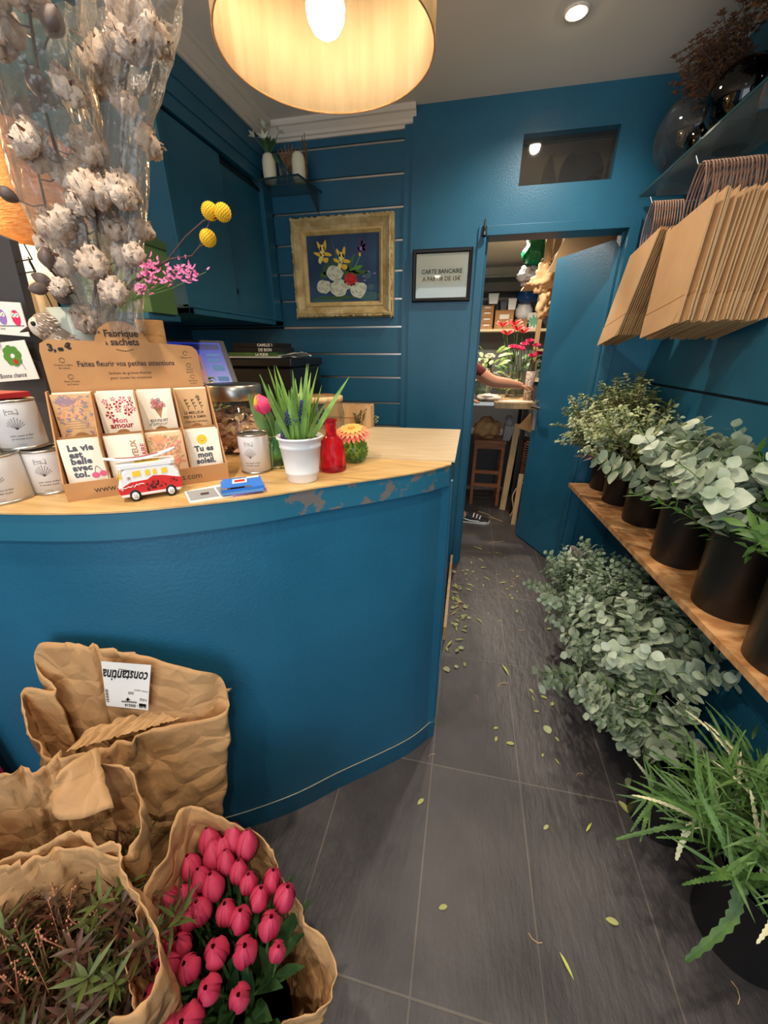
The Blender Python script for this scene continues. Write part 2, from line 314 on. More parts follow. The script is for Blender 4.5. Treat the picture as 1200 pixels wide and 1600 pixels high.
MATS['teal_worn'] = wm
# particle board shelf
om = mat('osb', (206, 156, 104), .55, (176, 120, 72), 14, .1, 40, stretch=(1, 2.6, 1), thr=(.4, .6))
# brick wall weave
mat('kraft_handle', (158, 124, 104), .8, (128, 98, 84), 40); mat('dry_bloom', (146, 108, 72), .85, (96, 66, 46), 30); mat('pale_yellow', (240, 222, 120), .6)
for nm, rgb in dict(print_mauve=(150, 122, 134), print_orange=(224, 158, 112), print_blue=(132, 126, 140), print_tan=(196, 150, 110), print_rose=(220, 138, 120), print_olive=(168, 150, 104), print_sand=(232, 192, 148)).items(): mat(nm, rgb, .7)
# ================================================================== ROOM SHELL
YB = 2.62; YP = 2.588; XL = -1.24; XR = .99; YF = -2.4; XLL = -1.95
ZD = 2.085; DX0, DX1 = .03, .745; BY = 6.0; BC = 2.5; BX0, BX1 = -1.5, .97
m = MB(); m.box((XLL-.1, YF, -.05), (XR+.1, BY+.1, 0)); struct('floor', m, 'slate_tiles', shift=False)
m = MB(); m.box((XLL-.1, YF, CEIL), (XR+.1, 2.72, CEIL+.1)); struct('ceiling', m, 'ceiling_white')
m = MB(); m.box((BX0, 2.72, BC), (BX1, BY+.1, BC+.1)); struct('ceiling_back_room', m, 'ceiling_white')
# back wall: slatted panel left, plain panel right with door opening and transom opening
def slat_band(m, axis, a0, a1, face, back, zs, gap, mi_gap, z0, z1, strip=True):
    """boards between grooves; axis 'x' wall along x at y=face, axis 'y' wall along y at x=face"""
    lv = [z0]+sorted(zs)+[z1]
    for i in range(len(lv)-1):
        lo = lv[i]+(gap/2 if i else 0); hi = lv[i+1]-(gap/2 if i < len(lv)-2 else 0)
        if axis == 'x': m.box((a0, face, lo), (a1, back, hi), 0)
        else: m.box((face, a0, lo), (back, a1, hi), 0)
SL = [.28+.1525*k for k in range(15)]; SL = [1.175, 1.339, 1.484, 1.644, 1.799, 1.947, 2.10, 2.257, 2.406, 2.547, 1.02, .87, .72, .57, .42, .27, .12]
m = MB(); slat_band(m, 'x', XLL, -.44, YB, 2.72, SL, .014, 1, 0, CEIL)
m.box((XLL, YB+.012, 0), (-.44, 2.719, CEIL), 1)
for z in SL: m.box((-1.24, YB-.001, z-.0065), (-.445, YB+.006, z-.0035), 2); m.box((-1.24, YB+.004, z-.006), (-.445, YB+.0075, z+.004), 2)
struct('wall_back_slatted', m, ['teal_paint', 'groove_dark', 'metal_strip'])
m = MB()
T0, T1, TZ0, TZ1 = .170, .617, 2.296, 2.505
m.box((-.44, YB-.018, 0), (-.395, 2.72, CEIL)); m.box((-.395, YP, 0), (DX0, 2.72, CEIL))
m.box((DX1, YP, 0), (XR, 2.72, CEIL))
m.box((DX0, YP, ZD), (DX1, 2.72, TZ0)); m.box((DX0, YP, TZ1), (DX1, 2.72, CEIL)); m.box((DX0, YP, TZ0), (T0, 2.72, TZ1)); m.box((T1, YP, TZ0), (DX1, 2.72, TZ1))
struct('wall_back', m, ['teal_paint'])
m = MB(); m.box((DX0-.045, YP-.014, 0), (DX0, YP, ZD+.045)); m.box((DX0, YP-.014, ZD), (DX1, YP, ZD+.045)); m.box((DX1, YP-.014, 0), (DX1+.05, YP, ZD+.045)); m.box((DX0, YP+.05, 0), (DX0+.012, 2.72, ZD)); m.box((DX1-.012, YP+.05, 0), (DX1, 2.72, ZD))
struct('trim_1', m, ['teal_paint'], bevel=.002)
m = MB(); m.box((T0, YP+.05, TZ0), (T1, YP+.056, TZ1)); struct('window_1', m, film('transom_glass', (176, 182, 184), .10, .04, .03, 0))
# right wall, boards with grooves
m = MB(); slat_band(m, 'y', YF, YP, XR, XR+.1, [.42, .72, 1.03, 1.335, 1.64, 1.94, 2.24], .012, 1, 0, CEIL)
m.box((XR+.01, YF, 0), (XR+.099, YP, CEIL), 1); struct('wall_right', m, ['teal_paint', 'groove_dark'])
# left wall: deep alcove wall, frieze above
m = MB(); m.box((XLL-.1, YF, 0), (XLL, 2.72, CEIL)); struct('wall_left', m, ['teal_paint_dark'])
m = MB(); m.box((XLL, -.6, 2.43), (XL, YB, CEIL)); m.box((XL, -.6, 2.43), (XL+.006, YB, 2.445)); m.box((XL, -.6, 2.50), (XL+.005, YB, 2.506)); struct('wall_left_frieze', m, ['teal_paint'])
# cornice
def cornice(m, pts_fn): pass
prof = [(0, 0), (.012, 0), (.016, .012), (.024, .016), (.028, .03), (.046, .052), (.056, .056), (.062, .068), (.062, .078), (0, .078)]
m = MB(); vs = []
path = [((-.395, YB), (0, -1)), ((XL, YB), None), ((XL, -.6), (1, 0))]
A = [(-.44+.062, YB-d, CEIL-.078+z) for d, z in prof]; B = [(XL+d, YB-d, CEIL-.078+z) for d, z in prof]; C = [(XL+d, -.6, CEIL-.078+z) for d, z in prof]
n = len(prof); m.add(A+B+C, [(i, (i+1) % n, n+(i+1) % n, n+i) for i in range(n)]+[(n+i, n+(i+1) % n, 2*n+(i+1) % n, 2*n+i) for i in range(n)]+[tuple(range(n)), tuple(range(2*n, 3*n))])
struct('trim_2', m, 'cornice_white')
# door frame head shadow gap etc.; the door leaf, hinged on the right, opens into the back room
dh, de = V((.738, 2.735, 0)), V((.512, 3.19, 0)); dd = (de-dh).normalized(); dn = V((dd.y, -dd.x, 0))
t = tag(thing('door_1', None, None, dh), kind='structure'); del t  # anchor below carries everything
t = [o for o in COL.objects if o.name == 'door_1'][0]
m = MB(); q = [dh, de, de+dn*.04, dh+dn*.04]; m.prism([(p.x, p.y) for p in q], .012, ZD-.012, 0); fin('door_leaf', m, ['teal_paint'], t, bevel=.0015)
m = MB(); c = dh+(de-dh)*.93-dn*.001; u = dd
def dl(a, o, z): p = dh+dd*a-dn*o; return V((p.x, p.y, z))
Ld = (de-dh).length
m.bar(dl(Ld-.035, .004, .93), dl(Ld-.035, .004, 1.16), .034, .008); m.tube([dl(Ld-.035, 0, 1.11), dl(Ld-.035, .045, 1.11)], .009, 10); m.tube([dl(Ld-.03, .045, 1.11), dl(Ld-.09, .05, 1.11), dl(Ld-.14, .048, 1.108)], .009, 10)
m.bar(dl(Ld+.0, -.005, 1.1), dl(Ld+.0, -.005, .98), .004, .02)
fin('door_handle', m, ['chrome'], t)['label'] = 'chrome lever handle'
# back room
m = MB(); m.box((BX0, BY, 0), (BX1, BY+.1, BC)); struct('wall_back_room_rear', m, 'plaster_grey')
m = MB(); m.box((BX0-.1, 2.72, 0), (BX0, BY, BC)); struct('wall_back_room_left', m, 'plaster_grey')
m = MB(); m.box((BX1, 2.72, 0), (BX1+.1, BY, BC)); struct('wall_back_room_right', m, 'plaster_grey')
m = MB(); m.box((BX0, BY-.06, 2.42), (BX1, BY, BC)); m.box((BX0, BY-.04, 2.39), (BX1, BY, 2.42)); m.box((BX0, BY-.03, 2.13), (BX1, BY, 2.16)); struct('trim_3', m, 'cornice_white')
# downlights
for i, (x, y, e) in enumerate(SPOTS[:1]+[(.30, .75, 0)]+[(.32, 4.35, 0)]):
    zc = CEIL if i < 2 else BC
    lab = ['small recessed spotlight in the ceiling in front of the transom window', 'recessed ceiling spotlight overhead, above the aisle', 'recessed spotlight in the ceiling of the back room'][i]
    t = thing('ceiling_spotlight', lab, 'spotlight', (x, y, zc))
    m = MB(); m.lathe([(.036, .0), (.046, -.001), (.046, -.006), (.034, -.007), (.030, .012)], (x, y, zc), 24); fin('bezel', m, 'ceiling_white', t)
    m = MB(); m.lathe([(.019, -.008), (.016, -.012), (.001, -.0135)], (x, y, zc), 24); fin('bulb', m, 'spot_glow', t)
# ================================================================== UPPER CABINET with sliding doors
CY0, CY1, CZ0, CZ1 = 1.68, 2.605, 1.655, 2.43
t = thing('wall_cabinet', 'teal wall cabinet with two sliding doors above the counter alcove', 'cabinet', ((XL+XLL)/2, 1.95, CZ0))
m = MB(); m.box((XLL, CY0, CZ0), (XL, CY1, CZ0+.025)); m.box((XLL, CY0, CZ1-.055), (XL, CY1, CZ1)); m.box((XLL, CY0, CZ0), (XL, CY0+.03, CZ1)); m.box((XLL, CY1-.1, CZ0), (XL, CY1, CZ1)); m.box((XL-.03, CY0, CZ0+.025), (XL+.004, CY1, CZ0+.038)); m.box((XL, CY0, CZ1-.06), (XL+.008, CY1, CZ1-.045))
fin('body', m, 'teal_paint', t, bevel=.002)
m = MB(); m.box((XL-.022, CY0+.03, CZ0+.035), (XL-.006, 2.10, CZ1-.07)); d1 = fin('sliding_door', m, 'teal_paint', t, bevel=.0015)
m = MB(); m.box((XL-.042, 2.08, CZ0+.035), (XL-.026, CY1-.1, CZ1-.085)); d2 = fin('sliding_door', m, 'teal_paint', t, bevel=.0015)
m = MB(); m.lathe([(.001, 0), (.012, 0), (.014, .002)], (0, 0, 0), 16); m2 = MB(); m2.M = Matrix.Translation((XL-.0245, 2.14, 1.80)) @ Matrix.Rotation(pi/2, 4, 'Y'); m2.lathe([(.001, 0), (.012, 0), (.012, .001), (.001, .0015)], (0, 0, 0), 16); fin('finger_hole', m2, 'groove_dark', d2)
m = MB(); m.box((XL-.05, CY0+.03, CZ1-.09), (XL-.02, CY1-.1, CZ1-.075)); fin('track', m, 'groove_dark', t)
# ================================================================== COUNTER
CT = 1.19
curve = [(-1.90, .53), (-1.70, .50), (-1.50, .50), (-1.30, .505), (-1.12, .52), (-.94, .547), (-.81, .572), (-.69, .61), (-.58, .668), (-.46, .745), (-.345, .84), (-.2, .95), (-.10, 1.035), (-.034, 1.118)]
def smooth(pts, k=4):
    out = []
    for i in range(len(pts)-1):
        p0 = V(pts[max(i-1, 0)]); p1 = V(pts[i]); p2 = V(pts[i+1]); p3 = V(pts[min(i+2, len(pts)-1)])
        for j in range(k):
            t_ = j/k; out.append(.5*((2*p1)+(p2-p0)*t_+(2*p0-5*p1+4*p2-p3)*t_*t_+(3*p1-3*p2+p3-p0)*t_**3))
    out.append(V(pts[-1])); return out
cs = smooth([(x, y, 0) for x, y in curve]); cs2 = [(p.x, p.y) for p in cs]
def inset(pts, d):
    out = []
    for i, p in enumerate(pts):
        a = V(pts[max(i-1, 0)]); b = V(pts[min(i+1, len(pts)-1)]); t_ = (b-a).normalized(); out.append((p[0]-t_.y*d, p[1]+t_.x*d))
    return out
XE = -.03; YE = 1.66
croot = thing('shop_counter', 'curved teal-painted shop counter with an oak top', 'counter', (-.6, 1.1, 0))
back = [(XE, YE), (-1.90, YE)]
m = MB(); body = inset(cs2, .012)[:-1]+[(XE, 1.13)]; m.prism(body+back, .085, CT-.065, 0); fin('body', m, 'teal_paint', croot)
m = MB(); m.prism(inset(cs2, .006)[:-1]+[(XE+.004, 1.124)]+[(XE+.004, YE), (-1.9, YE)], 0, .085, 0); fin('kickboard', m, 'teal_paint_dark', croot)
m = MB(); kp = inset(cs2, .008); m.tube([(x, y, .087) for x, y in kp], .0013, 5); fin('kick_edge_strip', m, 'oak_flap', croot)
m = MB(); o_ = cs2; i_ = inset(cs2, .02); i_[-1] = (XE-.02, 1.14)
m.prism(o_+i_[::-1], CT-.068, CT-.004, 0); m.prism([(XE-.02, 1.14), (XE, 1.118), (XE+.0, YE), (XE-.02, YE)], CT-.068, CT-.004); fin('edge_band', m, 'teal_worn', croot)
m = MB(); m.prism(inset(cs2, -.004)[:-1]+[(XE-.002, 1.114)]+back, CT-.004, CT, 0); fin('worktop', m, 'oak_top', croot, bevel=.001)
m = MB(); m.prism([(XE+.008, 1.135), (XE+.012, 1.64), (-.47, 1.62), (-.30, 1.12)][::-1], CT, CT+.006, 0); fin('flap', m, 'oak_flap', croot, bevel=.0015)['label'] = 'paler hinged flap board'
m = MB(); m.box((XE-.012, 1.16, .085), (XE+.006, 1.185, CT-.07)); fin('end_batten', m, 'teal_paint', croot)
# pale floor board leaning along the wall behind the counter end
m = MB(); m.box((-.028, 1.72, 0), (-.012, 2.55, .09)); tag(fin('timber_board', m, 'wood_pale'), 'pale timber board on edge on the floor between counter and door jamb', 'board')
# back desk behind the counter, printer, books
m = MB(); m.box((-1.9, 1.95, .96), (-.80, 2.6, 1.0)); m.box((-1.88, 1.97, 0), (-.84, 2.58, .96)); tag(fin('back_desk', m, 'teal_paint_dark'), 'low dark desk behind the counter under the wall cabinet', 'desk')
t = thing('printer', 'black office printer on the desk in the corner behind the counter', 'printer', (-1.1, 2.25, 1.0))
m = MB(); m.box((-1.30, 2.02, 1.0), (-.935, 2.45, 1.42)); fin('body', m, 'black_plastic', t, bevel=.012)
m = MB(); m.box((-1.31, 2.0, 1.42), (-.925, 2.46, 1.465)); fin('lid', m, 'black_plastic', t, bevel=.008)
m = MB(); m.box((-1.26, 2.012, 1.1), (-.98, 2.022, 1.16)); fin('paper_tray', m, 'black_metal', t)
m = MB()
m.box((-1.35, 2.03, 1.467), (-1.0, 2.3, 1.473)); m.M = Matrix.Translation((0, 0, 0)); tag(fin('paper_stack', m, 'paper_white'), 'loose white papers lying on the black printer', 'papers')
def book(x0, x1, y, z, h, col, lab, txt):
    t = thing('book', lab, 'book', ((x0+x1)/2, y+.1, z)); m = MB(); m.box((x0, y, z), (x1, y+.2, z+h)); fin('cover', m, col, t, bevel=.001)
    m = MB(); m.M = Matrix.Translation(((x0+x1)/2+.02, y-.0008, z+h*.2)) @ Matrix.Rotation(pi/2, 4, 'X'); m.text(txt, h*.9, align='LEFT', bold=.0006); fin('spine_lettering', m, 'paper_white', t)
book(-1.32, -1.03, 2.05, 1.4735, .02, 'leaf_green', 'dark green book under the black books on the printer', 'LA FLEUR')
book(-1.30, -1.02, 2.06, 1.4945, .024, 'ink_black', 'lower black book in the pile on the printer', 'DE BON')
book(-1.30, -1.04, 2.07, 1.5195, .022, 'ink_black', 'topmost black book in the pile on the printer', 'CAMILLE 1')
m = MB(); m.grid(lambda u, v: (-1.02+.14*u, 2.04+.14*v, 1.478+.016*noise.noise(V((u*3, v*3, 1)))+.02*u*(1-v)), 8, 8, 0, sm=False); tag(fin('paper_sheet', m, 'paper_white', solid=.001), 'crumpled white sheet hanging over the printer corner', 'paper')
# touch screen
t = thing('monitor', 'touch screen with a blue display standing on the counter behind the packets', 'monitor', (-1.25, 1.55, CT))
P0, P1 = at(205, 532, 1.48), at(342, 536, 1.62); P2, P3 = at(367, 606, 1.56), at(230, 606, 1.42)
def quad(m, a, b, c, d, th, mi=0):
    nn = (b-a).cross(d-a).normalized()*th; m.add([a, b, c, d, a+nn, b+nn, c+nn, d+nn], [(0, 1, 2, 3), (7, 6, 5, 4), (0, 4, 5, 1), (1, 5, 6, 2), (2, 6, 7, 3), (3, 7, 4, 0)], mi)
nn = (P1-P0).cross(P3-P0).normalized()
if nn.y < 0: nn = -nn
mid = (P0+P1+P2+P3)/4
def ex(p, k): return mid+(p-mid)*k
m = MB(); a, b, c, d = [ex(p, 1.12)+nn*.004 for p in (P0, P1, P2, P3)]; q = [p+nn*.02 for p in (a, b, c, d)]
m.add([a, b, c, d]+q, [(0, 1, 2, 3), (7, 6, 5, 4), (0, 4, 5, 1), (1, 5, 6, 2), (2, 6, 7, 3), (3, 7, 4, 0)]); fin('housing', m, 'black_plastic', t)
m = MB(); m.poly([P0, P1, P2, P3], 0)
def sp(u, v, o=.001): return P0+(P1-P0)*u+(P3-P0)*v+((P2-P3)-(P1-P0))*u*v-nn*o
def srect(u0, v0, u1, v1, mi, o=.001): m.poly([sp(u0, v0, o), sp(u1, v0, o), sp(u1, v1, o), sp(u0, v1, o)], mi)
srect(.56, .04, .98, .16, 1); srect(.60, .28, .73, .92, 2); srect(.63, .36, .70, .6, 1, .0015); srect(.8, .25, .96, .30, 3); srect(.8, .36, .95, .42, 3); srect(.82, .5, .96, .62, 3); srect(.84, .75, .97, .85, 3)
fin('screen', m, ['screen_blue', 'screen_dark', 'screen_red', 'sky'], t, recalc=False)
m = MB(); b0 = mid+nn*.02; m.tube([b0, b0+nn*.05-V((0, 0, .06)), V((b0.x+nn.x*.05, b0.y+nn.y*.05, CT+.012))], .014, 10); m.lathe([(.001, .014), (.08, .012), (.085, 0), (.001, 0)], (b0.x+nn.x*.05, b0.y+nn.y*.05, CT), 24); fin('stand', m, 'black_metal', t)
# cream panelled screen with lamps in the alcove at the left
m = MB(); m.box((XLL, -.5, 1.0), (XLL+.03, 1.66, 2.43), 0)
for y in (-.4, .0, .4, .8, 1.2): m.box((XLL+.03, y, 1.05), (XLL+.04, y+.36, 2.38), 0)
tag(fin('alcove_panel', m, 'cream_paint', bevel=.003), kind='structure')
# ================================================================== PENDANT LAMP
LC = V((-.36, 1.10, 2.10)); LR = .232
t = thing('pendant_lamp', 'large linen drum pendant lamp hanging over the counter', 'lamp', LC)
m = MB(); m.lathe([(LR, 0), (LR, .30)], LC, 64); fin('lamp_shade', m, 'shade_linen', t, solid=.002, off=0)
m = MB(); m.tube([LC+V((LR*cos(a*pi/32), LR*sin(a*pi/32), 0)) for a in range(65)], .0025, 6, cap=False); fin('rim_tape', m, 'shade_out', t)
m = MB()
for k in range(3):
    a = k*2*pi/3+.5; m.tube([LC+V((LR*cos(a), LR*sin(a), .27)), LC+V((.03*cos(a), .03*sin(a), .24))], .002, 5)
m.tube([LC+V((.03*cos(a*pi/8), .03*sin(a*pi/8), .24)) for a in range(17)], .002, 5, cap=False); fin('spider_ring', m, 'white_enamel', t)
m = MB(); m.lathe([(.001, .0), (.018, .0), (.02, .03), (.02, .075), (.008, .085), (.001, .085)], LC+V((0, 0, .123)), 20); fin('socket', m, 'white_enamel', t)
m = MB(); m.lathe([(.001, 0), (.014, .003), (.028, .012), (.038, .028), (.041, .046), (.036, .064), (.024, .082), (.017, .098), (.016, .11), (.001, .111)], LC+V((0, 0, .02)), 28); fin('bulb', m, 'bulb', t)
m = MB(); m.tube([LC+V((0, 0, .26)), V((LC.x, LC.y, CEIL-.02))], .003, 6); m.lathe([(.001, 0), (.045, 0), (.05, .02)], (LC.x, LC.y, CEIL-.02), 24); fin('cord', m, 'white_enamel', t)
# ================================================================== PLANK SHELF AND BUCKETS (right)
SZ = .72
m = MB(); poly = [(.683, 2.52), (XR-.001, 2.55), (XR-.001, .35), (.825, .35)]
m.prism(poly[::-1], SZ-.024, SZ, 0); sh = fin('plank_shelf', m, 'osb', bevel=.001); tag(sh, 'long pale particle-board shelf along the right wall carrying black buckets', 'shelf')
def bucket(lab, c, h=.27, r=.1):
    t = thing('flower_bucket', lab, 'bucket', c); rb = r*.86
    m = MB(); m.lathe([(.001, .0), (rb, 0), (rb+.002, .004), (r, h-.004), (r+.003, h), (r-.001, h+.001), (r-.004, h-.006), (rb-.004, .008), (.001, .008)], c, 40); fin('body', m, 'black_plastic', t)
    m = MB(); m.disc((c[0], c[1], c[2]+h*.55), r*.9, 32); fin('water', m, 'navy_gloss', t); return t
SB = [(.862, 2.45, .26, .085), (.873, 2.215, .27, .092), (.892, 1.945, .265, .095), (.878, 1.56, .27, .098), (.888, 1.245, .28, .104), (.895, .985, .28, .104)]
LBL = ['farthest black bucket on the plank shelf, nearest the door', 'second black bucket on the plank shelf counting from the door', 'third black bucket on the plank shelf, holding mixed bronze sprays and eucalyptus', 'black bucket on the plank shelf holding large-leaved silver eucalyptus', 'wide black bucket on the plank shelf holding green ruscus', 'nearest black bucket on the plank shelf, cut by the right edge of the photo']
for (x, y, h, r), l in zip(SB, LBL): bucket(l, (x, y, SZ), h, r)
FB = [(.83, 1.765, .26, .1), (.83, 1.37, .26, .1), (.765, .985, .27, .105), (.865, .715, .29, .125)]
FL = ['black floor bucket of small round-leaved eucalyptus nearest the door', 'black floor bucket hidden in pale eucalyptus under the middle of the shelf', 'black floor bucket between pale eucalyptus and saw-edged fern leaves', 'nearest black floor bucket, holding long saw-edged green leaves']
for (x, y, h, r), l in zip(FB, FL): bucket(l, (x, y, 0), h, r)
# ------------------------------------------------------------------ greenery prototypes (built upright at the origin)
def curve_pts(L, bend, n=10, wob=.01, sd=0):
    return [V((bend*L*(i/n)**2+wob*sin(3*i/n+sd), wob*cos(4*i/n+sd)*(i/n), L*i/n*(1-.25*abs(bend)*(i/n)))) for i in range(n+1)]
def greenery(name, cat, kind, sd):
    rnd = random.Random(sd); t = thing(name, 'x', cat); st = MB(); lf = MB()
    if kind in ('euc', 'euc_small', 'euc_big'):
        L = {'euc': .46, 'euc_small': .42, 'euc_big': .48}[kind]; r0 = {'euc': .030, 'euc_small': .017, 'euc_big': .037}[kind]; n = {'euc': 13, 'euc_small': 15, 'euc_big': 10}[kind]
        stems = [curve_pts(L, rnd.uniform(.1, .35), sd=sd)]
        if kind != 'euc_big' or 1:
            for q in range(2 if kind != 'euc_small' else 4):
                b = stems[0][4+q]; a = rnd.uniform(0, 6.28); l = L*rnd.uniform(.35, .5)
                stems.append([b+V((cos(a)*l*.6*s_, sin(a)*l*.6*s_, l*s_*(1-.2*s_))) for s_ in [i/6 for i in range(7)]])
        for k, s_ in enumerate(stems):
            st.tube(s_, [.0035*(1-.7*i/len(s_)) if k == 0 else .0018 for i in range(len(s_))], 5)
            m_ = n if k == 0 else n//2+1
            for i in range(m_):
                u = (.22 if k == 0 else .15)+(.78 if k == 0 else .85)*i/(m_-1); f = u*(len(s_)-1); j = min(int(f), len(s_)-2); p = s_[j].lerp(s_[j+1], f-j); d = (s_[j+1]-s_[j]).normalized()
                a0 = rnd.uniform(0, 3.14)
                for h in (0, pi):
                    a = a0+h+rnd.uniform(-.2, .2); o = V((cos(a), sin(a), 0)); o = (o-d*o.dot(d)).normalized(); rr = r0*rnd.uniform(.75, 1.15)*(1-.35*max(0, u-.7)/.3)
                    dirv = (o+d*rnd.uniform(.15, .7)).normalized(); lf.leaf(p+dirv*.004, dirv, d-o*.3+V((rnd.uniform(-.4, .4), rnd.uniform(-.4, .4), 0)), rr*1.95, rr*1.9, rnd.uniform(-.1, .25), 0, .10, (.25, .82, 1, .95, .6, .12))
        mt = 'leaf_euc_blue' if kind == 'euc_small' else 'leaf_euc'; sm_ = 'stem_green'
    elif kind == 'pitto':
        L = .34; base = curve_pts(L*.6, .2, sd=sd); st.tube(base, .003, 5); top = base[-1]
        for q in range(9):
            a = q*2.4; l = L*.42*rnd.uniform(.8, 1.2); sp_ = .75*sqrt((q+.5)/9); b = base[rnd.randint(5, 10)]
            s_ = [b+V((cos(a)*sp_, sin(a)*sp_, 1)).normalized()*l*i/4 for i in range(5)]; st.tube(s_, .0013, 4)
            for i in range(11):
                f = .25+.75*i/10; p = s_[0].lerp(s_[-1], f)
                for w in range(4):
                    an = rnd.uniform(0, 6.28); d = V((cos(an), sin(an), rnd.uniform(.1, .9))); lf.leaf(p, d, V((rnd.uniform(-.5, .5), rnd.uniform(-.5, .5), 1)), rnd.uniform(.014, .024), .011, .3, 0, .2, (.1, 1, .7, .1))
        mt = 'leaf_pitto'; sm_ = 'stem_brown'
    elif kind in ('ruscus', 'bronze', 'bronze_mix'):
        L = .40; s_ = curve_pts(L, rnd.uniform(.1, .45), sd=sd); st.tube(s_, [.003*(1-.6*i/10) for i in range(11)], 5)
        n = 24 if kind == 'ruscus' else 34
        for i in range(n):
            u = .2+.8*i/(n-1); f = u*10; j = min(int(f), 9); p = s_[j].lerp(s_[j+1], f-j); d = (s_[j+1]-s_[j]).normalized(); a = i*2.4+rnd.uniform(-.3, .3); o = V((cos(a), sin(a), 0))
            lf.leaf(p, o*.8+d*rnd.uniform(.4, 1.), d, (.07 if kind == 'ruscus' else .075)*rnd.uniform(.7, 1.15), .020 if kind == 'ruscus' else .0125, rnd.uniform(0, .35), 0, .2, (.1, .8, 1, .6, .05))
        mt = {'ruscus': 'leaf_green', 'bronze': 'leaf_bronze', 'bronze_mix': 'leaf_mix'}[kind]; sm_ = 'stem_brown' if 'bronze' in kind else 'stem_green'
    elif kind == 'saw':
        L = .44; s_ = curve_pts(L, .15, sd=sd); st.tube(s_[:7], .003, 5)
        for q in range(7):
            a = q*2.1+rnd.uniform(-.3, .3); b = s_[rnd.randint(2, 6)]; tilt = rnd.uniform(.35, 1.1); l = rnd.uniform(.22, .34); droop = rnd.uniform(.1, .5)
            d = V((cos(a)*tilt, sin(a)*tilt, 1)).normalized(); nrm = V((-cos(a), -sin(a), tilt)); sd_ = d.cross(nrm).normalized(); K = 26; vs = []
            for i in range(K+1):
                u = i/K; c = b+d*l*u-V((0, 0, 1))*droop*l*u*u; w = .0105*(1-u)**.45*(1 if i % 2 else .58)+.0006; vs += [c-sd_*w, c+V((0, 0, .001)), c+sd_*w]
            mi = 1 if rnd.random() < .14 else 0
            lf.add(vs, [f_ for i in range(K) for f_ in ((3*i, 3*i+1, 3*i+4, 3*i+3), (3*i+1, 3*i+2, 3*i+5, 3*i+4))], mi, False)
        for q in range(14):
            a = rnd.uniform(0, 6.28); b = s_[rnd.randint(3, 9)]; lf.leaf(b, V((cos(a), sin(a), rnd.uniform(.3, 1.2))), V((0, 0, 1)), rnd.uniform(.07, .13), .011, .3, 0, .2, (.3, 1, .8, .4, .05))
        mt = ['leaf_fern', 'leaf_fern_pale']; sm_ = 'stem_green'
    fin('stem', st, sm_, t); fin('leaves', lf, mt, t, recalc=False); return t
NPV = {}
def extent(o):
    M_ = np.array(Matrix.LocRotScale(o.location, o.rotation_euler, o.scale)); out = []
    for ch in o.children:
        k = ch.data.name
        if k not in NPV: a = np.empty(len(ch.data.vertices)*3); ch.data.vertices.foreach_get('co', a); NPV[k] = a.reshape(-1, 3)
        out.append(NPV[k] @ M_[:3, :3].T+M_[:3, 3])
    return np.concatenate(out)
def settle(o, c):
    """keep a branch clear of the right wall, the floor and the underside of the plank shelf"""
    e = extent(o)
    if e[:, 0].max() > XR-.004:
        rx, ry, rz = o.rotation_euler
        for k in range(4):
            if e[:, 0].max() <= XR-.004: break
            o.rotation_euler = (rx, ry, rz+(pi-rz)*(k+1)/4 if abs(rz) < pi else rz+pi*(k+1)/4); e = extent(o)
    for k in range(8):
        if e[:, 1].max() <= YP-.004: break
        o.location = (o.location[0], o.location[1]-.012, o.location[2]); o.rotation_euler = (o.rotation_euler[0], o.rotation_euler[1]*.8, o.rotation_euler[2]); o.scale = o.scale*.97; e = extent(o)
    for k in range(8):
        over = c[2] < .1 and ((e[:, 0] > .67) & (e[:, 2] > SZ-.03) & (e[:, 2] < SZ+.3)).any()
        low = (e[:, 2] < .004).any() if c[2] < .1 else ((e[:, 2] < SZ+.004) & (e[:, 0] > .68)).any()
        if not over and not low and e[:, 0].max() <= XR-.004: break
        if over: o.scale = o.scale*.93
        if low: o.rotation_euler = (o.rotation_euler[0], o.rotation_euler[1]*.88, o.rotation_euler[2])
        if e[:, 0].max() > XR-.004: o.location = (o.location[0]-min(.03, e[:, 0].max()-XR+.004), o.location[1], o.location[2]); o.scale = o.scale*.97
        e = extent(o)
def bunch(pool, c, h, n, lab, group, tmax=.6, tmin=.05, sc=(.9, 1.1), az=None, sd=1, dz=0, r=.05):
    rnd = random.Random(sd)
    for i in range(n):
        a = (i*2.39996+rnd.uniform(-.2, .2)) if az is None else rnd.uniform(*az); q = sqrt((i+.5)/n); tl = tmin+(tmax-tmin)*q
        if cos(a) > 0: tl *= 1-.85*cos(a)
        # local x of a branch bends outward: tilt about y then turn
        loc = (c[0]+cos(a)*r*q, c[1]+sin(a)*r*q, c[2]+h-.09+dz)
        settle(pool.put(rnd.randrange(100), loc, (0, tl, a), lab, group, rnd.uniform(*sc)), c)
EUC = Pool([greenery('eucalyptus_branch', 'eucalyptus', 'euc', s) for s in (1, 2, 3)])
EUS = Pool([greenery('eucalyptus_branch', 'eucalyptus', 'euc_small', s) for s in (11, 12, 13)])
EUB = Pool([greenery('eucalyptus_branch', 'eucalyptus', 'euc_big', s) for s in (21, 22, 23)])
PIT = Pool([greenery('pittosporum_branch', 'greenery', 'pitto', s) for s in (31, 32, 33)])
RUS = Pool([greenery('ruscus_branch', 'greenery', 'ruscus', s) for s in (41, 42)])
BRZ = Pool([greenery('bronze_leaf_branch', 'greenery', 'bronze', s) for s in (51, 52)])
BRM = Pool([greenery('olive_leaf_branch', 'greenery', 'bronze_mix', s) for s in (55, 56)])
SAW = Pool([greenery('saw_leaf_branch', 'greenery', 'saw', s) for s in (61, 62, 63)])
def b(i): x, y, h, r = SB[i]; return (x, y, SZ), h
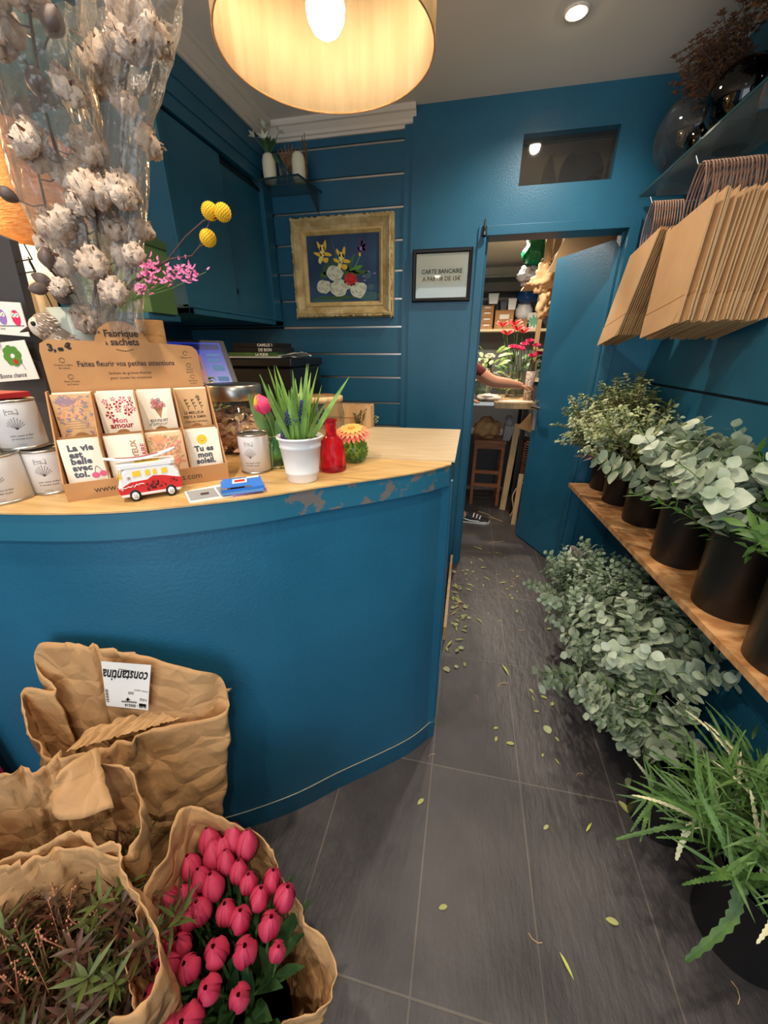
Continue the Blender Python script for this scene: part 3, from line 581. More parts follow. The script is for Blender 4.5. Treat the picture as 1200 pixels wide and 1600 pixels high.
c, h = b(0); bunch(PIT, c, h, 16, 'variegated small-leaved branch in the bucket nearest the door', 'pittosporum in the farthest shelf bucket', .85, sc=(1.0, 1.2), sd=1, dz=.03)
c, h = b(1); bunch(PIT, c, h, 22, 'variegated small-leaved branch in the second bucket from the door', 'pittosporum in the second shelf bucket', .9, sc=(1.15, 1.4), sd=2, dz=.03)
c, h = b(2); bunch(BRM, c, h, 6, 'olive and green leafy spray in the third bucket on the shelf', 'olive sprays in the third shelf bucket', .6, sc=(.9, 1.1), sd=3); bunch(BRZ, c, h, 5, 'bronze narrow-leaved spray in the third bucket on the shelf', 'bronze sprays in the third shelf bucket', .7, sc=(.85, 1.0), sd=4); bunch(EUS, c, h, 6, 'grey-green eucalyptus sprig in the third bucket on the shelf', 'eucalyptus in the third shelf bucket', .75, sc=(.7, .9), sd=5)
c, h = b(3); bunch(EUB, c, h, 10, 'large-leaved silver eucalyptus branch in a bucket on the shelf', 'silver eucalyptus in the fourth shelf bucket', .75, sc=(.7, .9), sd=6)
c, h = b(4); bunch(RUS, c, h, 11, 'green lanceolate-leaved branch in the wide bucket on the shelf', 'ruscus in the wide shelf bucket', .8, sc=(.75, .95), sd=7); bunch(EUB, c, h, 5, 'silver eucalyptus branch rising behind the green ruscus on the shelf', 'silver eucalyptus behind the ruscus', .35, sc=(.8, .95), sd=8)
c, h = b(5); bunch(RUS, c, h, 9, 'green leafy branch at the right edge of the photo above the shelf', 'ruscus in the nearest shelf bucket', .6, sc=(.7, .9), sd=9)
WEST = (pi*.62, pi*1.38)
def f(i): x, y, h, r = FB[i]; return (x, y, 0), h
c, h = f(0); bunch(EUS, c, h, 15, 'small round-leaved eucalyptus branch in the floor bucket nearest the door', 'small eucalyptus in the farthest floor bucket', 1.0, .35, (.8, 1.05), az=(pi*.55, pi*1.3), sd=10); bunch(EUS, c, h, 16, 'upright eucalyptus branch under the shelf in the farthest floor bucket', 'upright eucalyptus under the shelf', .5, .05, (.8, 1.05), sd=11)
c, h = f(1); bunch(EUC, c, h, 15, 'pale round-leaved eucalyptus branch leaning out under the middle of the shelf', 'pale eucalyptus under the middle of the shelf', 1.1, .3, (.8, 1.05), az=(pi*.6, pi*1.42), sd=12); bunch(EUC, c, h, 15, 'upright pale eucalyptus branch in shade under the middle of the shelf', 'upright pale eucalyptus in shade', .55, .05, (.8, 1.05), sd=13)
c, h = f(2); bunch(EUC, c, h, 9, 'pale eucalyptus branch in the floor bucket beside the saw-edged leaves', 'pale eucalyptus beside the saw-edged leaves', 1.1, .3, (.65, .85), az=(pi*.5, pi*1.2), sd=14); bunch(SAW, c, h, 4, 'saw-edged green stem mixed with the pale eucalyptus on the floor', 'saw-edged stems among the eucalyptus', .8, .2, (.7, .85), az=(pi*.7, pi*1.5), sd=15)
c, h = f(3); bunch(SAW, c, h, 22, 'long saw-edged green stem in the nearest floor bucket', 'saw-edged stems in the nearest floor bucket', .62, .02, (.62, .85), az=(pi*.35, pi*1.65), sd=16, r=.08, dz=.06)
# two single long saw-edged leaves that droop out of the nearest bucket
def long_saw(lab, pts, w0, mt='leaf_fern'):
    P_ = [V(p) for p in smooth([tuple(p) for p in pts], 10)]; n = len(P_); t = thing('saw_leaf', lab, 'leaf', tuple(P_[0])); m = MB(); vs = []
    for i, p in enumerate(P_):
        d = (P_[min(i+1, n-1)]-P_[max(i-1, 0)]).normalized(); s_ = d.cross(V((0, 0, 1))).normalized(); u = i/(n-1); w = w0*(1-u)**.4*(1 if i % 2 else .62)+.0008; vs += [p-s_*w+V((0, 0, .002)), p, p+s_*w+V((0, 0, .002))]
    m.add(vs, [f_ for i in range(n-1) for f_ in ((3*i, 3*i+1, 3*i+4, 3*i+3), (3*i+1, 3*i+2, 3*i+5, 3*i+4))]); fin('blade', m, mt, t, solid=.0008, recalc=False)
long_saw('long drooping saw-edged green leaf hanging over the nearest floor bucket', [(.84, .66, .31), atz(1165, 1375, .36), atz(1140, 1440, .30), atz(1070, 1503, .20)], .019)
long_saw('thin horizontal saw-edged leaf reaching left over the aisle', [(.80, .80, .33), atz(1100, 1290, .36), atz(1060, 1290, .34), atz(1010, 1300, .30), atz(962, 1312, .26)], .010)
long_saw('withered cream leaf hanging at the left of the nearest floor bucket', [(.78, .78, .34), atz(1085, 1290, .37), atz(1068, 1310, .33), atz(1056, 1345, .28)], .011, 'leaf_fern_pale')
long_saw('saw-edged green leaf pointing up left out of the nearest floor bucket', [(.82, .76, .30), atz(1120, 1300, .42), atz(1080, 1270, .48), atz(1035, 1248, .50)], .012)
# white sack by the door
t = thing('compost_sack', 'white printed plastic sack slumped behind the eucalyptus beside the open door', 'sack', (.80, 2.2, 0))
m = MB()
def sack(u, v):
    a = 2*pi*u; n_ = noise.noise(V((cos(a)*1.6, sin(a)*1.6, v*3))); top = .30+.10*cos(a-2.6)
    r_ = (.115+.02*n_)*(1-.25*v*v); return (.80+r_*cos(a)*1.0-.03*v, 2.2+r_*sin(a)*1.1, top*v)
m.grid(sack, 40, 14, 0, closed=True); m.poly([sack(k/24, 0) for k in range(24)]); fin('body', m, 'sack_white', t, solid=.002)
m = MB()
for k in range(10): m.box((.83+random.uniform(-.06, .06), 2.2+random.uniform(-.06, .06), .12), (.84+random.uniform(-.06, .08), 2.21+random.uniform(-.06, .08), .2+.05*random.random()))
m.ball((.82, 2.2, .16), (.09, .1, .07), 14, jit=.4); fin('compost', m, 'soil', t)
m = MB(); m.M = Matrix.Translation((.705, 2.09, .22)) @ Matrix.Rotation(R(-62), 4, 'Z') @ Matrix.Rotation(R(80), 4, 'X') @ Matrix.Rotation(R(-18), 4, 'Z'); m.text('TERR', .035, mi=0, bold=.001); m.box((-.002, -.03, 0), (.09, -.022, .001), 1); m.box((0, -.055, 0), (.11, -.051, .001), 0); m.box((0, -.066, 0), (.09, -.062, .001), 0); fin('print', m, ['ink_black', 'red'], t)
# ================================================================== GLASS SHELF with vases
GZ = 2.21
t = thing('glass_shelf', 'long clear glass shelf high on the right wall holding glass vases', 'shelf', (.88, 1.8, GZ))
m = MB(); m.box((.752, .95, GZ-.008), (XR-.002, 2.55, GZ), 0); fin('pane', m, 'shelf_glass', t)
m = MB(); m.box((.750, .95, GZ-.0085), (.7525, 2.55, GZ+.0005), 0); m.box((.752, 2.5495, GZ-.008), (XR-.002, 2.552, GZ)); fin('edge', m, mat('glass_edge_dark', (36, 60, 62), .15), t)
for y in (2.47, 1.75): 
    m = MB(); m.box((.80, y, GZ-.03), (XR-.001, y+.016, GZ-.0085)); fin('bracket', m, 'chrome', t)
def vase(name, lab, c, prof, mt, n=40, sy=1, cat='vase', extra=None):
    t = thing(name, lab, cat, c); m = MB(); m.lathe(prof, c, n, sy=sy); fin('body', m, mt, t)
    return t
def bowl(R_, open_=.45, base=.45, k=20, zs=1):
    a0 = math.asin(base); a1 = pi-math.asin(open_); z0 = -cos(a0)
    return [(.001, .001)]+[(R_*sin(a0+(a1-a0)*i/k), (R_*(-cos(a0+(a1-a0)*i/k))-R_*z0)*zs) for i in range(k+1)]
t = vase('fishbowl', 'large clear round glass bowl at the door end of the glass shelf', (.862, 2.34, GZ), bowl(.155, .5, .4)+[(.155*.5+.004, .155*(cos(math.asin(.5))+cos(math.asin(.4)))+.004)], 'clear_bowl')
vase('glass_bottle', 'dark blue glass vase standing behind the large clear bowl', (.905, 2.115, GZ), [(.001, 0), (.055, 0), (.07, .05), (.06, .12), (.03, .17), (.028, .24), (.034, .25)], 'navy_glass')
vase('glass_vase', 'smoky round glass vase next to the clear bowl', (.845, 1.985, GZ), bowl(.105, .45, .4), 'smoke_glass')
vase('glass_vase', 'tall dark blue glass vase in the middle of the glass shelf', (.90, 1.80, GZ), [(.001, 0), (.06, 0), (.078, .06), (.08, .14), (.07, .22), (.045, .28), (.05, .33), (.07, .36)], 'navy_gloss')
vase('glass_vase', 'small smoky glass bowl at the front of the glass shelf', (.80, 2.13, GZ), bowl(.05, .5, .5), 'smoke_glass', 28)
vase('glass_vase', 'low clear glass bowl at the near end of the glass shelf', (.86, 1.50, GZ), bowl(.10, .6, .5), 'smoke_glass')
vase('glass_vase', 'dark glass cylinder behind the tall blue vase', (.962, 2.21, GZ+.0), [(.001, 0), (.024, 0), (.024, .3), (.026, .302)], 'navy_gloss', 28)
# dried flowers standing in the bottle
def dried(sd, brown='husk'):
    rnd = random.Random(sd); t = thing('dried_flower', 'x', 'dried flower'); m = MB(); f_ = MB(); L = .33
    s_ = curve_pts(L, .35, sd=sd); m.tube(s_, .0018, 4)
    for q in range(44):
        a = rnd.uniform(0, 6.28); b_ = s_[rnd.randint(5, 10)]; e = b_+V((cos(a)*rnd.uniform(.01, .06), sin(a)*rnd.uniform(.01, .06), rnd.uniform(0, .07))); m.tube([b_, e], .0007, 3)
        for w in range(6): an = w*1.05; f_.leaf(e, V((cos(an), sin(an), .6)), V((0, 0, 1)), .015, .008, .1, 0, .1, (.2, 1, .6, .1))
    fin('stem', m, 'twig_dark', t); fin('flower_heads', f_, mat('dry_bloom', (104, 72, 48), .85, (70, 46, 34), 30), t, recalc=False); return t
DR = Pool([dried(s) for s in (1, 2, 3)])
for i in range(16):
    a = pi*.62+.14*i; DR.put(i, (.905+.01*cos(a), 2.115+.01*sin(a), GZ+.03), (0, .05+.42*((i*7)%16)/16, a), 'brown dried flower stem in the dark bottle on the glass shelf', 'dried flowers on the glass shelf', .95)
for i in range(9):
    a = pi*.5+.3*i; DR.put(i, (.90+.01*cos(a), 1.80+.01*sin(a), GZ+.06), (0, .08+.08*sqrt(i), a), 'brown dried flower stem in the tall blue vase on the glass shelf', 'dried flowers in the tall blue vase', 1.0)
# ================================================================== PAPER CARRIER BAGS on rods
def rod(y, z, lab, x0=.70):
    t = thing('hanging_rod', lab, 'rod', (XR, y, z)); m = MB(); m.tube([(XR, y, z), (x0, y, z)], .004, 8); m.tube([(x0, y, z), (x0-.012, y, z+.022)], .004, 8); fin('bar', m, 'chrome', t)
    m = MB(); m.box((XR-.004, y-.015, z-.02), (XR-.001, y+.015, z+.03)); fin('wall_plate', m, 'chrome', t)
rod(2.19, 2.08, 'chrome rod carrying the smaller paper bags near the door'); rod(1.83, 2.085, 'chrome rod carrying the thick stack of paper bags')
def bagproto(w, h, lean):
    t = thing('paper_carrier_bag', 'x', 'paper bag'); m = MB(); th = .0045
    # local: x thickness, y width, z up; origin at the rod
    zt = -.135; zb = zt-h
    q = [(-w/2+lean[0], zt+.019), (w/2+lean[1], zt-.024), (w/2+lean[3], zb-.023), (-w/2+lean[2], zb+.022)]
    m.prism(q, -th/2, th/2, 0, 'x')
    # folded-up bottom flap
    def L2(a, b_, k): return (a[0]+(b_[0]-a[0])*k, a[1]+(b_[1]-a[1])*k)
    f0, f1 = L2(q[3], q[0], .23), L2(q[2], q[1], .23); m.prism([f0, f1, q[2], L2(q[3], q[2], .1), L2(q[3], q[0], .1)], -th/2-.0016, -th/2, 0, 'x')
    m.prism([f0, (f0[0], f0[1]+.003), (f1[0], f1[1]+.003), f1], -th/2-.002, -th/2, 1, 'x')
    fin('body', m, ['kraft_bag', 'kraft_fold'], t)
    m = MB(); pts = [V((0, -.05+.0, zt-.01)), V((0, -.055, zt+.05)), V((0, -.03, -.012)), V((0, 0, .006)), V((0, .03, -.012)), V((0, .055, zt+.05)), V((0, .05, zt-.01))]
    m.tube(smooth([tuple(p) for p in pts], 4), .0028, 5); fin('handle', m, 'kraft_handle', t); return t
BG = Pool([bagproto(.31, .375, (0, 0, .03, .01))]); BS = Pool([bagproto(.30, .39, (0, 0, .24, .235))])
rnd = random.Random(5)
for i in range(26): BG.put(0, (.715+.0098*i, 1.83-.0006*i, 2.083), (rnd.uniform(-.012, .012)-.05*(i > 1)*rnd.random(), rnd.uniform(-.02, .02) if i else 0, rnd.uniform(-.035, .035)), 'brown paper carrier bag in the thick stack on the near rod' if i else 'foremost brown paper carrier bag of the thick near stack', 'paper bags on the near rod')
for i in range(12): BS.put(0, (.706+.0095*i, 2.19, 2.078), (rnd.uniform(-.01, .01), 0, rnd.uniform(-.02, .02)), 'brown paper carrier bag in the bunch nearest the door' if i else 'foremost brown paper carrier bag of the bunch nearest the door', 'paper bags on the far rod')
# ================================================================== THINGS ON THE COUNTER
def frame(o, ang, tilt=0):
    """local x right, y up, z towards the viewer, standing upright and turned by ang about z"""
    return Matrix.Translation(V(o)) @ Matrix.Rotation(ang, 4, 'Z') @ Matrix.Rotation(pi/2-tilt, 4, 'X')
DA = math.atan2(.672, .74); DO = V((-.851, .622, CT)); DU = V((.74, .672, 0)); DN = V((-.672, .74, 0))
t = thing('packet_display', 'brown cardboard counter display box with eight pockets of seed packets', 'display', DO+DU*.17+DN*.07, DA)
F = lambda d, z=0, tl=0: frame(DO+DN*d+V((0, 0, z)), DA, tl)
def rounded(pts): return pts
m = MB(); m.M = F(.15); pk = [(0, .0), (.335, .0), (.333, .285)]+[(.313+.02*cos(a), .303+.02*sin(a)) for a in (0, .5, 1.1, 1.57)]+[(.226, .330)]+[(.17+.052*cos(a), .330+.046*sin(a)) for a in (.25, .7, 1.2, 1.57, 1.95, 2.45, 2.9)]+[(.116, .332), (.03, .334), (.014, .326), (.01, .31)]
m.prism(pk, -.0015, .0015, 0)
fin('header_board', m, 'cardboard', t)
m = MB(); m.M = F(.15-.0021)
def ser(m, s, size, x, y, mi=0, bold=.0, al='CENTER', sx=1): m.text(s, size, (x, y, 0), mi, al, bold=bold, sx=sx)
ser(m, 'Fabrique', .021, .172, .342, 0, .0006, sx=.95); ser(m, 'La', .010, .127, .349, 0, .0002); ser(m, 'sachets', .021, .176, .3235, 0, .0006, sx=.95); ser(m, 'à', .011, .139, .324, 0, .0003)
ser(m, 'Faites fleurir vos petites attentions', .0168, .172, .277, 0, .00025, sx=.86)
ser(m, 'Sachets de graines fleuries', .0085, .172, .258); ser(m, 'pour toutes les occasions', .0085, .172, .247)
m.tube([(.155+.004*i, .3145-.004*sin(pi*i/9), 0) for i in range(10)], .0005, 4)
for a in (.3, .8, 1.3): m.bar((.214+.006*cos(a), .345+.006*sin(a), 0), (.214+.012*cos(a), .345+.012*sin(a), 0), .0016, .0004)
for x, y, l1, l2 in ((.045, .283, 'Graines origine', 'de nature'), (.052, .247, 'Fleurs locales', 'de France'), (.303, .297, 'Fabriqué ici', ''), (.306, .268, 'Sachets', 'illustrés'), (.31, .24, 'Bon pour', 'la terre')):
    m.tube([(x+.005*cos(a*.63), y+.008+.005*sin(a*.63), 0) for a in range(10)], .0004, 4); ser(m, l1, .0055, x, y-.004); ser(m, l2, .0055, x, y-.0105)
fin('header_lettering', m, 'ink', t)
m = MB(); m.M = F(.15-.0024); ser(m, '3,', .020, .033, .311, 0, .001); ser(m, '00', .009, .049, .311, 0, .001); ser(m, '€', .017, .064, .315, 0, .001); fin('price_lettering', m, 'ink_black', t)
m = MB(); m.M = F(0); m.prism([(0, 0), (.34, 0), (.342, .043), (.002, .041)], -.0015, .0015)
m.M = Matrix.Identity(4)
def P3(a, d, z): return DO+DU*a+DN*d+V((0, 0, z))
for a in (.0, .338): # sloping sides
    q = [P3(a, 0, 0), P3(a, .15, 0), P3(a, .15, .225), P3(a, .125, .225), P3(a, 0, .043)]; w = DU*.003; m.add(q+[p+w for p in q], [(0, 1, 2, 3, 4), (9, 8, 7, 6, 5)]+[(i, (i+1) % 5, 5+(i+1) % 5, 5+i) for i in range(5)])
for k in (1, 2, 3):
    a = .086*k-.002; q = [P3(a, .0, .04), P3(a, .13, .1), P3(a, .13, .222), P3(a, .1, .222), P3(a, 0.01, .12)]; w = DU*.002; m.add(q+[p+w for p in q], [(0, 1, 2, 3, 4), (9, 8, 7, 6, 5)]+[(i, (i+1) % 5, 5+(i+1) % 5, 5+i) for i in range(5)])
m.add([P3(0, 0, .001), P3(.34, 0, .001), P3(.34, .15, .001), P3(0, .15, .001)], [(0, 1, 2, 3)]); m.add([P3(0, .075, .04), P3(.34, .075, .04), P3(.34, .078, .13), P3(0, .078, .13)], [(0, 1, 2, 3)])
fin('tray', m, 'cardboard', t)
m = MB(); m.M = F(-.0018); m.text('www.lafabriqueasachets.com', .021, (.165, .014, 0), 0, 'CENTER', sx=.92); fin('lip_lettering', m, 'ink', t)
# packets
def packet(a, d, z, w, h, tilt, col, lab, draw=None, mats=(), grp=None):
    M_ = frame(DO+DU*a+DN*d+V((0, 0, z)), DA, tilt); loc = M_ @ V((w/2, 0, 0)); t = thing('seed_packet', lab, 'seed packet', loc, DA, grp)
    m = MB(); m.M = M_; m.box((0, 0, -.006), (w, h, 0), 0); fin('sleeve', m, col, t, bevel=.0006)
    if draw:
        m = MB(); m.M = M_ @ Matrix.Translation((0, 0, .0005)); draw(m, w, h); fin('print', m, list(mats), t, recalc=False)
def flower5(m, x, y, r, mi, mc=None):
    for k in range(5):
        a = k*1.2566+x*40; m.poly([(x+.15*r*cos(a), y+.15*r*sin(a), 0), (x+r*cos(a-.38), y+r*sin(a-.38), 0), (x+1.05*r*cos(a), y+1.05*r*sin(a), 0), (x+r*cos(a+.38), y+r*sin(a+.38), 0)], mi)
    m.poly([(x+.22*r*cos(k), y+.22*r*sin(k), .0002) for k in range(6)], mi if mc is None else mc)
def leafp(m, x, y, a, L, w, mi):
    c, s_ = cos(a), sin(a); m.poly([(x+L*u*c-w*v*s_, y+L*u*s_+w*v*c, 0.0001*random.random()) for u, v in ((0, 0), (.3, .5), (.7, .4), (1, 0), (.7, -.4), (.3, -.5))], mi)
def semi(m, w, mi):
    m.poly([(w/2+.018*cos(k*pi/10), .001+.020*sin(k*pi/10), .0004) for k in range(11)], mi)
def d_floral(m, w, h):
    rr = random.Random(3)
    for k in range(9): a = .6+k*.25; leafp(m, .025+.0, h-.028, a, .026, .008, 0)
    for k in range(260):
        x, y = rr.uniform(.006, w-.012), rr.uniform(.008, h-.008); L_ = rr.uniform(.006, .014)
        if y < .052 and .014 < x < w-.02: continue
        a = rr.uniform(0, 6.28)
        if x+L_*cos(a) > w-.002 or x+L_*cos(a) < .002 or y+L_*sin(a) > h-.002 or y+L_*sin(a) < .002: continue
        leafp(m, x, y, a, L_, L_*.4, rr.choice([0, 0, 1, 2, 3, 1]))
    for k in range(4): m.box((.016, .03+k*.0055, 0), (w-.018, .0312+k*.0055, .0002), 3)
    semi(m, w, 4)
def d_amour(m, w, h):
    for x, y, r, c in ((.016, .087, .006, 0), (.033, .092, .005, 1), (.052, .09, .008, 0), (.068, .093, .004, 2), (.022, .075, .007, 2), (.040, .079, .0085, 2), (.066, .081, .007, 2), (.056, .072, .005, 1), (.020, .056, .0085, 2), (.039, .066, .006, 1), (.058, .060, .0085, 2), (.07, .067, .006, 1)): flower5(m, x, y, r, c, 4)
    m.text('Mon', .017, (w/2-.002, .036, 0), 1, 'CENTER', bold=.0004); m.text('amour', .018, (w/2, .024, .0002), 2, 'CENTER', bold=.0004); semi(m, w, 3)
def d_bouquet(m, w, h):
    m.poly([(.031, .068, 0), (.052, .068, 0), (.043, .040, 0)], 0)
    for k in range(16): a = k*2.4; r = .0035*sqrt(k); flower5(m, .0415+r*cos(a)*1.1, .074+r*sin(a), .0045, [1, 2, 1, 4][k % 4], 1)
    m.text('BOUQUET', .0085, (w/2-.001, .032, 0), 4, 'CENTER', bold=.0002); m.text("d'amour", .012, (w/2-.006, .023, 0), 4, 'CENTER', shear=.5); semi(m, w, 3)
def d_seeds(m, w, h):
    for x, k in ((.026, 0), (.042, 1), (.058, 2)):
        m.bar((x-.004, .084, 0), (x+.002, .056, 0), .001, .0002)
        for q in range(5): leafp(m, x-.003+.001*q, .08-.004*q, 1.2+(.9 if q % 2 else -.9), .006, .0025, 0)
        if k == 2: flower5(m, x-.004, .087, .005, 0)
    m.text('LE MEILLEUR', .0095, (w/2, .045, 0), 0, 'CENTER', bold=.0001, sx=.9); m.text('RESTE À SEMER', .0095, (w/2, .034, 0), 0, 'CENTER', bold=.0001, sx=.85); m.text('Joyeuse retraite', .0085, (w/2, .023, 0), 0, 'CENTER', shear=.4); semi(m, w, 1)
def d_vie(m, w, h):
    for i, s_ in enumerate(['La vie', 'est', 'belle', 'avec', 'toi.']): m.text(s_, .0185, (.014, .0835-.0147*i, 0), 0, 'LEFT', bold=.001, spacing=1.08)
    for x, y in ((.052, .026), (.067, .028)): m.poly([(x+.0075*cos(k*.5236), y+.0065*sin(k*.5236), .0003) for k in range(12)], 1)
    m.tube([(.052, .032, 0), (.055, .043, 0), (.057, .046, 0)], .0005, 4, 0); m.tube([(.066, .034, 0), (.061, .043, 0), (.057, .046, 0)], .0005, 4, 0)
def d_joy(m, w, h):
    N_ = m.M.copy(); m.M = N_ @ Matrix.Translation((.060, .008, 0)) @ Matrix.Rotation(pi/2, 4, 'Z'); m.text('JOYEUX', .016, (.03, 0, 0), 0, 'LEFT', bold=.0004); m.M = N_ @ Matrix.Translation((.078, .008, 0)) @ Matrix.Rotation(pi/2, 4, 'Z'); m.text('ANNIVERSAIRE', .015, (-.012, 0, 0), 1, 'LEFT', bold=.0004, sx=.9); m.M = N_
def d_coral(m, w, h):
    rr = random.Random(9)
    for k in range(7): leafp(m, .024, h-.022, .5+k*.34, .022, .007, 0)
    for k in range(180):
        x, y = rr.uniform(.01, w-.01), rr.uniform(.03, h-.01); L_ = rr.uniform(.006, .011); a = rr.uniform(0, 6.28)
        if not (.002 < x+L_*cos(a) < w-.002 and .002 < y+L_*sin(a) < h-.002): continue
        leafp(m, x, y, a, L_, L_*.4, rr.choice([0, 1, 2, 1]))
    m.box((.01, .012, 0), (w-.02, .026, .0002), 3)
def d_sun(m, w, h):
    m.poly([(w/2-.002+.012*cos(k*.3927), .082+.012*sin(k*.3927), 0) for k in range(16)], 0)
    m.box((w/2-.007, .0835, .0003), (w/2-.005, .0845, .0005), 1); m.box((w/2+.001, .0835, .0003), (w/2+.003, .0845, .0005), 1); m.tube([(w/2-.005+.0015*i, .079-.0012*sin(pi*i/4), .0003) for i in range(5)], .0003, 4, 1)
    for i, s_ in enumerate(['Tu es', 'mon', 'soleil.']): m.text(s_, .0185, (w/2-.001, .053-.0155*i, 0), 1, 'CENTER', bold=.001, spacing=1.05)
SPk = 'seed packets in the display'
R1 = [(.006, 'paper_kraft', d_floral, ['print_mauve', 'print_orange', 'print_blue', 'print_tan', 'kraft_fold'], 'seed packet with a mauve and orange leaf print in the top row of the display'),
      (.090, 'paper_cream', d_amour, ['pink', 'rose', 'crimson', 'kraft_fold', 'paper_cream'], 'cream seed packet with pink flowers reading Mon amour'),
      (.173, 'paper_cream', d_bouquet, ['tan', 'rose', 'crimson', 'kraft_fold', 'ink_grey'], 'cream seed packet with a small bouquet drawing in the top row'),
      (.256, 'paper_kraft', d_seeds, ['ink', 'kraft_fold'], 'tan seed packet reading Le meilleur reste à semer')]
R2 = [(.008, 'paper_cream', d_vie, ['ink_grey', 'pink'], 'cream seed packet reading La vie est belle avec toi'),
      (.092, 'paper_cream', d_joy, ['tan', 'rose'], 'cream seed packet with vertical Joyeux lettering behind the toy van'),
      (.175, 'print_sand', d_coral, ['print_orange', 'print_rose', 'print_olive', 'print_tan'], 'coral leaf-print seed packet in the bottom row of the display'),
      (.258, 'paper_cream', d_sun, ['yellow', 'ink_grey'], 'cream seed packet with a yellow sun reading Tu es mon soleil')]
for a, col, dr, ms, lab in R1: packet(a, .108, .112, .078, .108, R(8), col, lab, dr, ms, SPk); packet(a+.003, .118, .113, .076, .110, R(8), 'paper_cream', 'seed packet hidden behind the '+lab.split(' packet ')[0].replace(' seed', '')+' front one in the top row', grp='seed packets behind the front ones, top row')
for a, col, dr, ms, lab in R2: packet(a, .022, .022, .078, .106, R(8), col, lab, dr, ms, SPk); packet(a-.002, .034, .022, .078, .108, R(8), 'paper_cream', 'seed packet hidden behind the '+lab.split(' packet ')[0].replace(' seed', '')+' front one in the bottom row', grp='seed packets behind the front ones, bottom row')
# tins
def tin(lab, c, r=.047, h=.112, z=CT, ang=0, motif=0):
    c = (c[0], c[1], z); t = thing('candle_tin', lab, 'tin', c)
    m = MB(); m.lathe([(.001, 0), (r, 0), (r, h-.004)], c, 48); m.lathe([(r, h-.004), (r-.003, h-.006), (.001, h-.006)], c, 48, 1); fin('can', m, ['tin_white', 'steel_brushed'], t, recalc=False)
    m = MB(); m.lathe([(r, h-.006), (r+.0018, h-.004), (r+.0018, h-.001), (r-.002, h), (r-.004, h-.003)], c, 48); fin('top_rim', m, 'steel_brushed', t)
    m = MB(); m.lathe([(r-.002, 0), (r+.0018, .001), (r+.0018, .004), (r, .006)], c, 48); fin('bottom_rim', m, 'steel_brushed', t)
    m = MB(); rr = r+.0006
    def wrap(b):
        for p in range(len(b.v)):
            x, y, zz = b.v[p]; a = ang+x/rr; b.v[p] = (c[0]+(rr+zz*.2)*cos(a), c[1]+(rr+zz*.2)*sin(a), c[2]+y)
    b = MB()
    for q in ((0, h-.020, .022, .0006), (0, h-.031, .022, .0006)): b.box((q[0], q[1], 0), (q[0]+q[2], q[1]+q[3], .0004))
    b.box((0, h-.031, 0), (.0006, h-.02, .0004)); b.box((.0216, h-.031, 0), (.0222, h-.02, .0004)); b.text('graines', .0048, (.002, h-.0245, 0)); b.text('et fleurs', .0048, (.006, h-.0295, 0))
    for k in range(9):
        a = pi/2+(k-4)*.24; L_ = .026-.002*abs(k-4); x0, y0 = .012, .045; b.bar((x0, y0, 0), (x0+L_*cos(a), y0+L_*sin(a), 0), .0005, .0003)
        for q in (.5, .7, .9, 1): b.poly([(x0+L_*q*cos(a)+.0008*cos(j*1.57+k), y0+L_*q*sin(a)+.0008*sin(j*1.57+k), 0) for j in range(4)])
    b.text('pour semer la fleur', .0052, (-.004, .030, 0), shear=.3); b.text('et récolter la joie', .0052, (-.004, .023, 0), shear=.3); b.box((.002, .012, 0), (.018, .0124, .0003)); b.box((.006, .008, 0), (.018, .0084, .0003))
    wrap(b); m = b; fin('label_print', m, 'ink_black', t)
tin('white printed tin beside the green vase, at the right of the display', (-.565, .935), .040, .108, ang=R(-95))
tin('lower right white tin of the stack left of the display', (-.962, .688), .044, .104, ang=R(-68)); tin('upper right white tin stacked left of the display, under the red box', (-1.005, .685), .044, .108, CT+.1045, ang=R(-54))
tin('lower left white tin at the left edge of the counter', (-1.012, .612), .052, .106, ang=R(-52)); tin('upper left white tin cut by the left edge of the photo', (-1.075, .620), .046, .108, CT+.1065, ang=R(-40))
m = MB(); m.box((-1.07, .64, CT+.2135), (-.985, .72, CT+.226)); tag(fin('red_box', m, 'crimson', bevel=.002), 'thin red box lying on top of the stacked white tins', 'box')
# card rack
t = thing('card_rack', 'dark grey greeting card rack with wire hooks at the left edge', 'card rack', (-1.16, .86, CT))
A0 = at(-40, 352, .86); A1 = at(14, 374, .87); A2 = at(62, 600, .88); A3 = at(-40, 610, .86)
A2 = V((A2.x, A2.y, CT)); A3 = V((A3.x, A3.y, CT))
m = MB(); q = [A0, A1, A2, A3]; m.add(q+[p+V((0, .02, 0)) for p in q], [(0, 1, 2, 3), (7, 6, 5, 4), (0, 4, 5, 1), (1, 5, 6, 2), (2, 6, 7, 3), (3, 7, 4, 0)]); fin('panel', m, 'dark_grey_board', t)
m = MB()
for z in (1.70, 1.675): m.tube([(A1.x-.01, .875, z), (A1.x+.05, .87, z+.002), (A1.x+.052, .86, z+.03)], .0016, 5)
m.tube([(A1.x+.035, .873, 1.70), (A1.x+.05, .885, 1.60), (A1.x+.035, .9, 1.52)], .0016, 5); m.tube([(A1.x+.0, .873, 1.56), (A1.x+.04, .883, 1.56)], .0016, 5); fin('wire_hook', m, 'black_metal', t)
